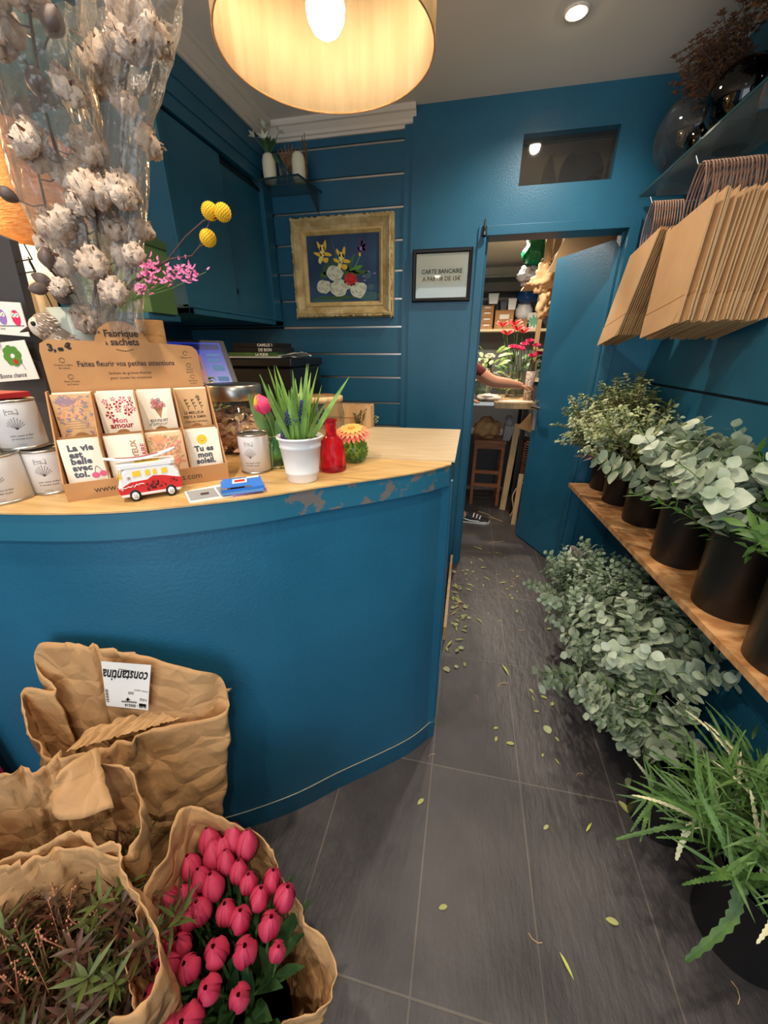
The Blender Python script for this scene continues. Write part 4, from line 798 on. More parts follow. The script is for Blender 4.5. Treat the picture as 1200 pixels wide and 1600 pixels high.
def gcard(px, lab, draw, mats, Yq=.845):
    c = [at(x, y, Yq) for x, y in px]; o = c[3]; ux = (c[2]-c[3]); uy = (c[0]-c[3]); w = ux.length; h = uy.length; X_ = ux.normalized(); Y_ = (uy-X_*uy.dot(X_)).normalized(); Z_ = X_.cross(Y_)
    M_ = Matrix.Translation(o) @ Matrix([(X_.x, Y_.x, Z_.x, 0), (X_.y, Y_.y, Z_.y, 0), (X_.z, Y_.z, Z_.z, 0), (0, 0, 0, 1)]); t = thing('greeting_card', lab, 'greeting card', tuple(M_ @ V((w/2, 0, 0))))
    m = MB(); m.M = M_; m.box((0, 0, -.002), (w, h, 0)); fin('sheet', m, 'paper_white', t)
    m = MB(); m.M = M_ @ Matrix.Translation((0, 0, .0006)); draw(m, w, h); fin('print', m, mats, t, recalc=False)
    m = MB(); m.M = M_; m.tube([(w*.42, h+.012, .002), (w*.42, h-.01, .003)], .003, 8); fin('clip', m, 'chrome', t)
def d_clover(m, w, h):
    cx, cy = w*.60, h*.64
    for k in range(4):
        a = k*pi/2+.5; 
        for s_ in (-.35, .35): m.poly([(cx+(.019+.0)*cos(a+s_)+.012*cos(j*.6), cy+.016*sin(a+s_)+.0105*sin(j*.6), .0004*k+.0002*(s_ > 0)) for j in range(11)], 0)
    m.poly([(cx+.006+.007*cos(j*.7), cy-.014+.006*sin(j*.7), .0022) for j in range(9)], 1); m.tube([(cx+.01, cy-.005, 0), (cx+.022, cy-.02, 0), (cx+.026, cy-.036, 0)], .0006, 4, 2)
    m.text('Bonne chance', .0165, (.012, .008, 0), 2, shear=.35, bold=.0002)
def d_owls(m, w, h):
    for cx, c1, c2 in ((w*.56, 0, 1), (w*.84, 1, 3)):
        m.poly([(cx+.0135*cos(j*.52), h*.54+.018*sin(j*.52), 0) for j in range(12)], c1)
        for s_ in (-1, 1): m.poly([(cx+s_*.0055+.0055*cos(j*.6), h*.62+.0055*sin(j*.6), .0004) for j in range(11)], 4); m.poly([(cx+s_*.0055+.0018*cos(j), h*.62+.0018*sin(j), .0008) for j in range(6)], 2)
        m.poly([(cx-.002, h*.57, .0006), (cx+.002, h*.57, .0006), (cx, h*.53, .0006)], 3)
    m.tube([(.004, h*.3, 0), (w*.5, h*.27, 0), (w-.006, h*.32, 0)], .0008, 4, 2); m.text('demain tu seras', .0075, (w*.4, .012, 0), 2, 'CENTER', shear=.3)
gcard([(-38, 470), (44, 470), (46, 526), (-30, 520)], 'white greeting card with a purple and a pink owl, on the grey rack', d_owls, ['lilac', 'bright_pink', 'ink_black', 'orange', 'paper_white'])
gcard([(-12, 540), (50, 541), (61, 592), (-2, 597)], 'white greeting card with a four-leaf clover reading Bonne chance', d_clover, ['green', 'red', 'ink_grey'])
# plush bird
bc = V((-.995, .835, 1.535)); t = thing('plush_bird', 'fluffy brown toy bird with a pale face peeping over the display', 'toy bird', (-.995, .85, 1.49))
m = MB(); m.ball(bc+V((.012, .01, -.02)), (.05, .045, .045), 18); m.ball(bc+V((-.008, -.006, .018)), (.036, .036, .034), 18)
rr = random.Random(2)
for k in range(1100):
    c0, rd = (bc+V((.012, .01, -.02)), (.05, .045, .045)) if k % 2 else (bc+V((-.008, -.006, .018)), (.036, .036, .034)); a = rr.uniform(0, 6.28); z = rr.uniform(-1, 1); s_ = sqrt(1-z*z); d = V((s_*cos(a), s_*sin(a), z)); p = c0+V((d.x*rd[0], d.y*rd[1], d.z*rd[2]))
    m.leaf(p, d*.35+V((.8, .3, -.5)), d, .009, .0035, .1, 1 if rr.random() < .4 else 0, 0, (.6, 1, .1))
fin('body', m, ['fluff', 'fluff_pale'], t, recalc=False)
m = MB(); m.ball(bc+V((-.014, -.030, .018)), (.022, .014, .022), 14); fin('face', m, 'fluff_pale', t)
m = MB(); m.ball(bc+V((-.008, -.043, .024)), .0052, 12); fin('eye', m, 'black', t)['label'] = 'glossy black eye'
m = MB(); m.tube([bc+V((-.03, -.038, .014)), bc+V((-.046, -.05, .006))], [.006, .001], 8); fin('beak', m, 'ink', t)
m = MB(); m.lathe([(.001, 0), (.03, 0), (.03, .29), (.001, .29)], (-1.0, .855, CT), 20); tag(fin('card_tube', m, 'cardboard'), 'brown cardboard tube behind the display under the toy bird', 'tube')
# toy van
vo = atz(192, 787, CT); ve = atz(290, 771, CT); va = math.atan2(ve.y-vo.y, ve.x-vo.x); VL = (ve-vo).length*.97
vm = Matrix.Translation(V((vo.x, vo.y, CT))) @ Matrix.Rotation(va, 4, 'Z') @ Matrix.Diagonal((VL/.15, VL/.15, VL/.15*1.28, 1))
t = thing('toy_van', 'white and red ceramic toy camper van in front of the display', 'toy van', tuple(vm @ V((.075, .03, 0))), va)
def vsec(u):  # body outline along length, rounded
    return u
m = MB(); m.M = vm
prof = [(.0, .014), (.003, .010), (.147, .010), (.151, .016), (.152, .040), (.150, .052), (.141, .066), (.130, .0735), (.026, .0735), (.014, .066), (.004, .046), (-.001, .034)]
n = len(prof)
def ring(y, k): return [(.075+(x-.075)*k, y, .042+(z-.042)*k) for x, z in prof]
rings = [ring(.0, .93), ring(.004, .985), ring(.012, 1), ring(.05, 1), ring(.058, .985), ring(.062, .93)]; vs = sum(rings, []); fs = [(j*n+i, j*n+(i+1) % n, (j+1)*n+(i+1) % n, (j+1)*n+i) for j in range(5) for i in range(n)]+[tuple(range(n)), tuple(range(5*n, 6*n))]
m.add(vs, fs, 0, False); fin('body', m, 'white_enamel', t, bevel=.0015)
m = MB(); m.M = vm; pr = [(-.002, .030), (.001, .018), (.150, .018), (.1535, .040), (.110, .050), (.085, .052), (.07, .045), (.03, .043)]
m.add([(x, -.0006, z) for x, z in pr], [tuple(range(len(pr)))], 0); m.add([(x+.0, y, z) for x, z in ((-.0022, .030), (.0005, .019)) for y in (0, .03, .06)], [(0, 1, 4, 3), (1, 2, 5, 4)], 0)
fin('red_band', m, 'red', t, solid=.0012, off=1)
m = MB(); m.M = vm
for x0, x1 in ((.038, .058), (.068, .080), (.086, .096), (.107, .122)): m.add([(x0, -.0012, .054), (x1, -.0012, .055), (x1, -.0005, .0665), (x0+.001, -.0005, .0655)], [(0, 1, 2, 3)])
m.add([(.001, .008, .052), (.001, .026, .052), (.011, .026, .0665), (.011, .008, .0665)], [(0, 1, 2, 3)]); m.add([(.005, -.0012, .05), (.012, -.0012, .053), (.014, -.0005, .064), (.010, -.0005, .063)], [(0, 1, 2, 3)])
for x in (.05, .065, .08, .095): m.box((x, .015, .0795), (x+.011, .045, .0803))
fin('windows', m, 'yellow', t, solid=.001, off=1)
m = MB(); m.M = vm; m.prism([(.01, .0), (.015, -.001), (.135, -.001), (.145, .006), (.146, .055), (.135, .062), (.015, .062), (.007, .05), (.006, .01)], .073, .080); fin('roof', m, 'white_enamel', t, bevel=.003)
m = MB(); m.M = vm
def surf(u, v):
    x = -.018+.170*u; w = .016*sin(pi*min(max(u, .02), .98))**.5; return (x, .03+w*(2*v-1), .086+.010*(2*u-1)**2+.008*u)
m.grid(surf, 24, 6, 0); sb = fin('surfboard', m, 'white_enamel', t, solid=.004)
m = MB(); m.M = vm; m.grid(lambda u, v: (surf(.15+.6*u, .35+.3*v)[0], surf(.15+.6*u, .35+.3*v)[1], surf(.15+.6*u, .5)[2]+.001), 12, 2, 0); fin('stripe', m, 'crimson', sb)
for x in (.034, .121):
    m = MB(); m.M = vm @ Matrix.Translation((x, .001, .013)) @ Matrix.Rotation(pi/2, 4, 'X'); m.lathe([(.001, -.06), (.0135, -.06), (.0135, .002), (.010, .004), (.001, .004)], (0, 0, 0), 24); w_ = fin('wheel', m, 'black', t)
    m = MB(); m.M = vm @ Matrix.Translation((x, -.0035, .013)) @ Matrix.Rotation(pi/2, 4, 'X'); m.lathe([(.001, .001), (.0085, .0), (.0085, -.001), (.001, -.001)], (0, 0, 0), 20)
    fin('hubcap', m, 'white_enamel', w_); m = MB(); m.M = vm @ Matrix.Translation((x, -.0048, .013)) @ Matrix.Rotation(pi/2, 4, 'X'); [m.box((.0035*cos(a)-.0009, .0035*sin(a)-.0009, 0), (.0035*cos(a)+.0009, .0035*sin(a)+.0009, .0004)) for a in (.8, 2.36, 3.93, 5.5)]; fin('bolt_pattern', m, 'black', w_)
m = MB(); m.M = vm @ Matrix.Translation((.006, -.0022, .030)) @ Matrix.Rotation(pi/2, 4, 'X')
m.tube([(.0+.0045*i+.003*cos(i*2.2), .006*abs(sin(i*1.35))-.002+.0005*i, 0) for i in range(13)], .0010, 4); m.tube([(-.001, .0, 0), (.004, .007, 0), (.002, -.002, 0)], .001, 4); fin('script_lettering', m, 'white_enamel', t)
m = MB(); m.M = vm @ Matrix.Translation((0, -.002, 0)) @ Matrix.Rotation(pi/2, 4, 'X'); rr = random.Random(4)
for k in range(34):
    x, y = rr.uniform(.064, .142), rr.uniform(.022, .042); 
    if (x-.121)**2+(y-.013)**2 < .0145**2: continue
    leafp(m, x, y, rr.uniform(0, 6.28), .006, .004, rr.choice([0, 0, 1]))
fin('flower_pattern', m, ['black', 'crimson'], t)
m = MB(); m.M = vm @ Matrix.Translation((.028, -.002, .053)) @ Matrix.Rotation(pi/2, 4, 'X'); m.lathe([(.001, .003), (.0035, .002), (.0035, 0)], (0, 0, 0), 12); fin('mirror', m, 'chrome', t)
# leaflets
def leaflet(name, px, z, th, col, lab, extra=None, mats=()):
    c = [atz(x, y, z+th) for x, y in px]; t = thing(name, lab, name.replace('_', ' '), (sum(p.x for p in c)/4, sum(p.y for p in c)/4, z)); m = MB(); m.add([V((p.x, p.y, z)) for p in c]+c, [(0, 1, 2, 3)[::-1], (4, 5, 6, 7), (0, 1, 5, 4), (1, 2, 6, 5), (2, 3, 7, 6), (3, 0, 4, 7)]); fin('cover', m, col, t)
    if extra:
        ux = (c[1]-c[0]); uy = (c[3]-c[0]); m = MB(); extra(m, c[0], ux, uy); fin('print', m, list(mats), t)
def rct(m, o, ux, uy, a, b, c, d, mi, dz=.0005): m.poly([o+ux*a+uy*b+V((0, 0, dz)), o+ux*c+uy*b+V((0, 0, dz)), o+ux*c+uy*d+V((0, 0, dz)), o+ux*a+uy*d+V((0, 0, dz))], mi)
leaflet('leaflet', [(296, 785), (364, 774), (349, 756), (288, 768)], CT, .003, 'paper_white', 'grey and white leaflet lying beside the toy van', lambda m, o, ux, uy: (rct(m, o, ux, uy, .04, .1, .7, .95, 0), rct(m, o, ux, uy, .32, .42, .52, .6, 1, .0008), rct(m, o, ux, uy, .74, .1, .97, .95, 0)), ['grey', 'ink'])
leaflet('brochure', [(364, 773), (416, 763), (403, 752), (352, 757)], CT, .006, 'lilac', 'lilac brochure under the blue ones on the counter')
leaflet('brochure', [(346, 771), (412, 763), (408, 748), (344, 752)], CT+.0062, .006, 'sky', 'blue brochure with a white title box beneath the top one', lambda m, o, ux, uy: rct(m, o, ux, uy, .1, .02, .95, .2, 0), ['leaf_green'])
leaflet('brochure', [(345, 767), (413, 758), (406, 743), (347, 749)], CT+.0126, .006, mat('bright_blue', (44, 116, 206), .5), 'bright blue brochure on top of the pile beside the white tin', lambda m, o, ux, uy: (rct(m, o, ux, uy, .25, .45, .6, .85, 0), rct(m, o, ux, uy, .3, .55, .55, .75, 1, .0008), rct(m, o, ux, uy, .0, .0, .7, .14, 2), rct(m, o, ux, uy, .6, .8, .9, .95, 0)), ['paper_white', 'red', 'navy_gloss'])
# cookie jar with dried petals
jc = V((-.755, 1.17, CT)); t = thing('glass_jar', 'large ribbed glass jar with a steel lid, filled with dried petals', 'jar', jc)
m = MB(); m.lathe([(.001, .004), (.085, .0), (.108, .02), (.118, .06), (.118, .10), (.105, .135), (.084, .152), (.080, .165)], jc, 96, ripple=.022, rn=22); fin('glass', m, 'thin_glass', t)
m = MB(); m.lathe([(.001, .212), (.084, .212), (.088, .208), (.088, .168), (.086, .165)], jc, 48); fin('lid', m, 'steel_brushed', t)
m = MB(); m.ball(jc+V((0, 0, .052)), (.104, .104, .048), 24, 0, .25, 3); rr = random.Random(8)
for k in range(420):
    a = rr.uniform(0, 6.28); z = rr.uniform(.012, .125); r_ = .102 if z < .10 else .09*sqrt(rr.random()); d = V((rr.uniform(-1, 1), rr.uniform(-1, 1), rr.uniform(-1, 1))); m.leaf(jc+V((r_*cos(a), r_*sin(a), z)), d, V((cos(a), sin(a), .5)), .026, .014, .5, rr.choice([1, 2]) if z > .07 else rr.choice([1, 1, 2]), .3, (.3, 1, .9, .3))
o = fin('dried_petals', m, ['petals_dry', 'petals_dry', 'chips'], t, recalc=False); o['kind'] = 'stuff'
# small white pot with variegated ivy behind display
t = thing('ivy_pot', 'small white pot of variegated ivy behind the display next to the glass jar', 'potted plant', (-.965, 1.33, CT)); c = (-.965, 1.33, CT)
m = MB(); m.lathe([(.001, 0), (.035, 0), (.048, .10), (.050, .10), (.044, .095), (.001, .09)], c, 28); fin('pot', m, 'white_enamel', t)
m = MB(); rr = random.Random(6)
for k in range(70):
    a = rr.uniform(0, 6.28); q = rr.random(); p = V(c)+V((.06*q*cos(a), .06*q*sin(a), .10+rr.uniform(0, .13)*(1-.5*q))); m.leaf(p, V((cos(a), sin(a), rr.uniform(-.2, .8))), V((0, 0, 1)), .035, .028, .3, 0, .2, (.3, 1, .8, .1))
fin('foliage', m, mat('leaf_ivy', (226, 232, 150), .5, (70, 120, 50), 40, thr=(.44, .56)), t, recalc=False)
# green ribbed vase with tulip
gc = V((-.525, .985, CT)); t = thing('bud_vase', 'dark green ribbed glass vase holding a pink tulip', 'vase', gc)
m = MB(); m.lathe([(.001, .0), (.030, .0), (.037, .012), (.038, .05), (.034, .068), (.018, .082), (.017, .088), (.022, .092)], gc, 72, ripple=.045, rn=18); fin('body', m, 'green_glass', t)
def tulip_head(m, c, d, L_, r, mi=0, open_=0, sd=0):
    d = V(d).normalized(); a = d.orthogonal().normalized(); b = d.cross(a)
    for q in range(6):
        an = q*pi/3+(.0 if q % 2 else .1)+sd; outer = 1 if q % 2 else .88
        def f(u, v, an=an, outer=outer):
            w = (u-.5)*1.6*(sin(pi*min(v*.62+.14, 1))**.6); rr_ = r*outer*(sin(pi*(.12+.85*v))**.72)*(1.0+.05*abs(u-.5)); rr_ *= (1+open_*v); th = an+w*.95
            return tuple(V(c)+(a*cos(th)+b*sin(th))*rr_+d*(L_*v*(1-.10*abs(u-.5)*v)-.003*(1-outer)))
        m.grid(f, 6, 8, mi)
t = thing('tulip', 'pink and yellow tulip in the dark green vase', 'tulip', gc+V((0, 0, .05)))
h0 = gc+V((-.008, -.02, .165)); m = MB(); tulip_head(m, h0-V((0, 0, .01)), (-.35, -.1, 1), .052, .023); fin('flower', m, mat('tulip_two', (222, 60, 110), .5, (240, 170, 60), 22, stretch=(1, 1, .6), thr=(.52, .62), transl=.1), t)
m = MB(); m.tube([gc+V((0, 0, .02)), gc+V((-.002, -.005, .10)), h0], .003, 8); fin('stem', m, 'leaf_fern', t)
m = MB(); m.leaf(gc+V((0, 0, .06)), (-.55, -.1, 1), (0, -1, .2), .16, .032, .25, 0, .3, (.4, .8, 1, .7, .05)); m.leaf(gc+V((0.006, 0, .06)), (.25, -.1, 1), (0, -1, .1), .13, .030, .1, 0, .3, (.4, .8, 1, .7, .05)); m.leaf(gc+V((0, .01, .06)), (-.2, .1, 1), (0, -1, .2), .12, .03, -.1, 0, .3, (.4, .8, 1, .7, .05)); fin('leaves', m, 'leaf_fern', t, recalc=False)
t = thing('tulip', 'pale pink tulip half hidden behind the muscari pot', 'tulip', gc+V((.05, .06, .05)))
m = MB(); tulip_head(m, gc+V((.055, .06, .155)), (.15, 0, 1), .046, .02); fin('flower', m, mat('tulip_pale', (238, 170, 180), .5), t); m = MB(); m.tube([gc+V((.02, .02, .09)), gc+V((.055, .06, .157))], .003, 8); fin('stem', m, 'leaf_fern', t)
# white bucket pot of muscari
pc = V((-.405, .885, CT)); t = thing('muscari_pot', 'white bucket-shaped pot of grape hyacinths on the counter', 'potted plant', pc)
m = MB(); m.lathe([(.001, 0), (.038, 0), (.040, .003), (.0425, .022), (.044, .023), (.0432, .027), (.0505, .088), (.0525, .089), (.0515, .094), (.054, .110), (.0575, .111), (.0575, .116), (.054, .116), (.052, .106), (.001, .104)], pc, 56); fin('pot', m, 'white_enamel', t)
m = MB(); m.lathe([(.052, .106), (.03, .110), (.001, .109)], pc, 24); fin('soil', m, 'soil', t)
m = MB(); rr = random.Random(12)
for k in range(36):
    a = rr.uniform(0, 6.28); q = sqrt(rr.random())*.036; b = pc+V((q*cos(a), q*sin(a), .106)); tl = rr.uniform(.05, .62)*(q/.034+.15); L_ = rr.uniform(.10, .18)
    m.leaf(b, V((cos(a)*tl, sin(a)*tl, 1)), V((-cos(a), -sin(a), .2)) if rr.random() < .6 else V((rr.uniform(-1, 1), -1, 0)), L_, .0135, rr.uniform(0, .16), 0, .45, (.7, .9, 1, .9, .75, .45, .05))
fin('leaves', m, mat('leaf_muscari', (140, 176, 88), .4, (104, 146, 66), 30, transl=.15), t, recalc=False)
for k, (dx, dy, z) in enumerate(((.012, -.034, .175), (-.010, -.034, .165), (-.022, -.036, .130), (.024, -.02, .185), (-.026, -.02, .155))):
    m = MB(); p = pc+V((dx, dy, z)); m.tube([pc+V((dx*.5, dy*.5, .105)), p-V((0, 0, .02))], .0018, 5, 1)
    for j in range(60): a = j*2.4; zz = -.018+.036*j/60; r_ = .0085*(1-.7*((j/60)**2)); m.ball(p+V((r_*cos(a), r_*sin(a), zz)), .0026, 6, 0)
    fin('flower_spike', m, ['mus_blue' if 'mus_blue' in MATS else mat('mus_blue', (56, 66, 110), .5), 'leaf_fern'], t)
m = MB(); m.ball(pc+V((-.03, -.02, .112)), (.013, .012, .016), 12); fin('bulb', m, 'tan', t)
# red glass bottle
rc = V((-.357, .985, CT)); t = thing('glass_bottle', 'red faceted glass bottle behind the muscari pot', 'bottle', rc)
m = MB(); n = 24; m.lathe([(.001, .002), (.034, .0), (.0385, .006), (.037, .05), (.031, .082), (.016, .100), (.0145, .106), (.0145, .134), (.0185, .137), (.0185, .141), (.013, .142)], rc, 14, sm=False); fin('body', m, 'red_glass', t)
# green hobnail ball vase with gerbera
hc = V((-.325, 1.085, CT)); t = thing('ball_vase', 'small round green hobnail glass vase on the counter', 'vase', hc)
m = MB(); m.lathe([(.001, .003), (.022, 0), (.030, .008), (.040, .028), (.041, .042), (.034, .062), (.022, .072), (.020, .078)], hc, 40); fin('body', m, 'lime_glass', t)
m = MB()
for j in range(6):
    z = .010+.0108*j; r_ = .0415*sqrt(max(0, 1-((z-.036)/.043)**2)); nn_ = max(8, int(r_/.0415*16))
    for k in range(nn_): a = (k+.5*(j % 2))*2*pi/nn_; m.ball(hc+V((r_*cos(a), r_*sin(a), z)), .0042, 6)
o = fin('hobnails', m, 'lime_glass', t); o['kind'] = 'stuff'
fc = hc+V((-.003, -.005, .098)); t = thing('gerbera', 'orange and pink gerbera flower in the round green vase', 'flower', hc+V((0, 0, .03)))
m = MB(); fd = V((.0, -.25, 1)).normalized(); fa = fd.orthogonal().normalized(); fb = fd.cross(fa)
for ring_, (nn_, L_, up) in enumerate(((22, .050, -.12), (20, .043, .08), (16, .030, .2))):
    for k in range(nn_): a = 2*pi*(k+.5*(ring_ % 2))/nn_; d = fa*cos(a)+fb*sin(a); m.leaf(fc+d*.006+fd*.002*ring_, d+fd*up, fd, L_, .0125, .28, 0 if ring_ == 0 else (1 if ring_ == 1 else 2), .1, (.5, .85, 1, .9, .35))
fin('petals', m, [mat('gerb_pink', (224, 104, 88), .6), mat('gerb_orange', (232, 140, 92), .6), mat('gerb_yellow', (236, 170, 92), .6)], t, recalc=False)
m = MB(); m.ball(fc+fd*.006, (.011, .011, .006), 14); fin('flower_centre', m, mat('gerb_core', (190, 90, 40), .8, (230, 190, 60), 400), t); m = MB(); m.tube([hc+V((0, 0, .02)), fc], .0028, 6); fin('stem', m, 'stem_green', t)
# tall clear vase with tan rope wrap, and low wooden crate behind
vc = V((-.50, 1.30, CT)); t = thing('glass_vase', 'clear glass vase behind the muscari pot with a pale rolled paper rim', 'vase', vc)
m = MB(); m.lathe([(.001, .003), (.06, .0), (.075, .04), (.078, .11), (.066, .15)], vc, 40); fin('body', m, 'thin_glass', t); m = MB(); m.lathe([(.066, .148), (.074, .150), (.074, .166), (.064, .168)], vc, 40); fin('rim_band', m, 'wood_pale', t)
t = thing('wooden_box', 'pale wooden box with dried sprigs at the back of the counter', 'box', (-.49, 1.6, CT))
m = MB(); m.box((-.60, 1.585, CT), (-.395, 1.59, CT+.1)); m.box((-.60, 1.645, CT), (-.395, 1.65, CT+.1)); m.box((-.60, 1.59, CT), (-.595, 1.645, CT+.1)); m.box((-.40, 1.59, CT), (-.395, 1.645, CT+.1)); m.box((-.60, 1.588, CT), (-.395, 1.647, CT+.004)); fin('box_body', m, 'wood_pale', t)
m = MB(); m.box((-.59, 1.581, CT+.05), (-.43, 1.585, CT+.056)); fin('front_slat', m, 'wood_pale', t)
def sprig(name, lab, c, n, hgt, mt, sd):
    rr = random.Random(sd); t = thing(name, lab, 'sprig', c); m = MB(); l = MB()
    for k in range(n):
        a = rr.uniform(0, 6.28); e = V(c)+V((cos(a)*.03, sin(a)*.01, hgt*rr.uniform(.6, 1))); m.tube([V(c), (V(c)+e)/2+V((rr.uniform(-.008, .008), 0, 0)), e], .0008, 4)
        for j in range(9): p = V(c).lerp(e, .35+.07*j); l.leaf(p, V((rr.uniform(-1, 1), rr.uniform(-1, 1), .6)), V((0, -.5, 1)), .010, .007, .1, 0, .1, (.3, 1, .8, .1))
    fin('stem', m, 'twig_dark', t); fin('leaves', l, mt, t, recalc=False)
sprig('dried_sprig', 'small dark dried sprig in front of the pale wooden box', (-.44, 1.572, CT), 5, .1, 'leaf_mix', 3)
sprig('green_sprig', 'tiny green sprig at the back edge beside the wooden box', (-.385, 1.645, CT), 4, .075, 'leaf_pitto', 4)
# ================================================================== WALL PICTURES
t = thing('framed_painting', 'flower still life painting in a carved gold frame on the slatted wall', 'painting', (-.80, 2.6, 1.70))
cnr = [at(455, 340, 2.60), at(616, 327, 2.60), at(617, 492, 2.60), at(467, 497, 2.60)]
x0, x1 = -1.125, -.492; z0, z1 = 1.697, 2.228
fm_ = MB()
def fr(m, x0, x1, z0, z1, prof, wav=0, mi=0):
    """mitred frame: prof list of (inset, y)"""
    K = 24; loops = []
    for d, y in prof:
        pts = []
        for (ax, az, bx, bz, nx, nz) in ((x0, z0, x1, z0, 0, 1), (x1, z0, x1, z1, -1, 0), (x1, z1, x0, z1, 0, -1), (x0, z1, x0, z0, 1, 0)):
            for k in range(K):
                u = k/K; L_ = abs(bx-ax)+abs(bz-az); s_ = 1 if ax < bx or az < bz else -1; dx = (bx-ax)/L_; dz = (bz-az)/L_; ww = d+(wav*abs(sin(u*pi*6))*(1 if 0 < d else 0) if wav else 0)
                px = ax+dx*(d+u*(L_-2*d))+nx*ww; pz = az+dz*(d+u*(L_-2*d))+nz*ww; pts.append((px, y, pz))
        loops.append(pts)
    n = len(loops[0]); vs = sum(loops, []); m.add(vs, [(j*n+i, j*n+(i+1) % n, (j+1)*n+(i+1) % n, (j+1)*n+i) for j in range(len(loops)-1) for i in range(n)], mi, False)
m = MB(); fr(m, x0, x1, z0, z1, [(.0, 2.619), (0, 2.585), (.006, 2.567)], 0); fr(m, x0, x1, z0, z1, [(.006, 2.567), (.02, 2.562), (.045, 2.583), (.066, 2.592)], .004); rr = random.Random(1)
for k in range(150):
    s_ = k % 4; u = rr.random(); q = .009; p = ((x0+u*(x1-x0), z0+q), (x1-q, z0+u*(z1-z0)), (x0+u*(x1-x0), z1-q), (x0+q, z0+u*(z1-z0)))[s_]; m.ball((p[0], 2.568, p[1]), (.011 if s_ % 2 == 0 else .006, .006, .006 if s_ % 2 == 0 else .011), 6, 0, .3, k)
fin('frame', m, 'gold_frame', t)
m = MB(); fr(m, x0, x1, z0, z1, [(.064, 2.592), (.066, 2.584), (.074, 2.584), (.088, 2.598), (.09, 2.603)]); fin('inner_fillet', m, 'gold_inner', t)
m = MB(); ix0, ix1, iz0, iz1 = x0+.088, x1-.088, z0+.088, z1-.088; m.box((ix0, 2.602, iz0), (ix1, 2.61, iz1)); cv = fin('canvas', m, 'canvas_blue', t)
# painted flowers, coordinates from 0..1 across the canvas, y downwards
m = MB(); IW, IH = ix1-ix0, iz1-iz0
def pp(x, y, lay): return (ix0+x*IW, 2.6018-.00012*lay, iz1-y*IH)
def blob(x, y, rx, ry, mi, lay, n=10, jit=.18, rot=0, rr=random.Random(3)):
    vs = []
    for k in range(n):
        a = 2*pi*k/n; f = 1+rr.uniform(-jit, jit); u, v = rx*cos(a)*f, ry*sin(a)*f; vs.append(pp(x+u*cos(rot)-v*sin(rot), y+u*sin(rot)+v*cos(rot), lay))
    m.poly(vs, mi)
PM = ['yellow', 'petal_white', 'petal_shade', 'crimson', 'red', 'violet', 'leaf_green', 'green', 'teal_dark', 'lilac', 'pale_yellow', 'tulip_leaf']
mat('pale_yellow', (240, 222, 120), .6)
blob(.25, .95, .26, .05, 8, 0); blob(.85, .92, .14, .07, 8, 0)
for a, b_, c_2 in (((.25, .3), (.35, .55), 6), ((.47, .35), (.46, .55), 6), ((.67, .28), (.58, .6), 8), ((.75, .3), (.6, .6), 7), ((.35, .05), (.42, .35), 8), ((.55, .12), (.5, .3), 8)):
    m.add([pp(a[0]-.006, a[1], 1), pp(a[0]+.006, a[1], 1), pp(b_[0]+.012, b_[1], 1), pp(b_[0]-.012, b_[1], 1)], [(0, 1, 2, 3)], c_2)
for x, y, rx, ry, ro, c_2 in ((.26, .5, .05, .08, .3, 11), (.22, .58, .05, .05, 0, 6), (.68, .5, .1, .03, -.4, 7), (.72, .55, .11, .028, .1, 6), (.66, .57, .09, .03, .4, 11), (.52, .52, .07, .09, 0, 11), (.84, .6, .05, .06, .4, 8), (.88, .78, .045, .05, 0, 8), (.36, .42, .03, .1, .1, 11), (.6, .42, .02, .13, .4, 6), (.4, .93, .3, .03, 0, 11)): blob(x, y, rx, ry, c_2, 2, 12, .12, ro)
for x, y in ((.22, .22), (.48, .33)):
    for dx, dy, rx, ry, ro in ((0, 0, .03, .06, 0), (-.05, .04, .045, .02, .5), (.055, .045, .045, .022, .3), (-.03, -.05, .015, .05, -.4), (.03, -.06, .016, .06, .1), (-.02, .1, .022, .045, .3), (.035, .11, .03, .03, 0)): blob(x+dx*1.25, y+dy*1.25, rx*1.35, ry*1.35, 0 if (dx*100) % 2 else 10, 3, 10, .2, ro)
    blob(x, y+.02, .012, .05, 10, 4)
for dx, dy in ((0, 0), (.04, -.05), (-.03, .04), (.03, .05), (.06, 0), (0, -.08)): blob(.745+dx, .2+dy, .035, .05, 5, 3)
blob(.75, .22, .02, .03, 9, 4); blob(.735, .3, .014, .03, 0, 4)
def rose(x, y, r, a_, b_):
    blob(x, y, r, r, a_, 5, 14, .12)
    for k in range(16):
        an = k*2.4; q = r*.85*sqrt((k+1)/16); blob(x+q*cos(an), y+q*sin(an), r*.34, r*.13, b_ if k % 2 else a_, 6+k*.3, 8, .2, an+1.57)
rose(.38, .56, .115, 1, 2); rose(.22, .76, .105, 1, 2); rose(.43, .78, .13, 1, 2); rose(.60, .66, .10, 4, 3); rose(.70, .82, .12, 1, 2); rose(.55, .76, .05, 1, 2)
for x, y in ((.78, .62), (.85, .55), (.93, .58), (.8, .68)): blob(x, y, .02, .01, 9, 5)
fin('painted_flowers', m, PM, cv, recalc=False)
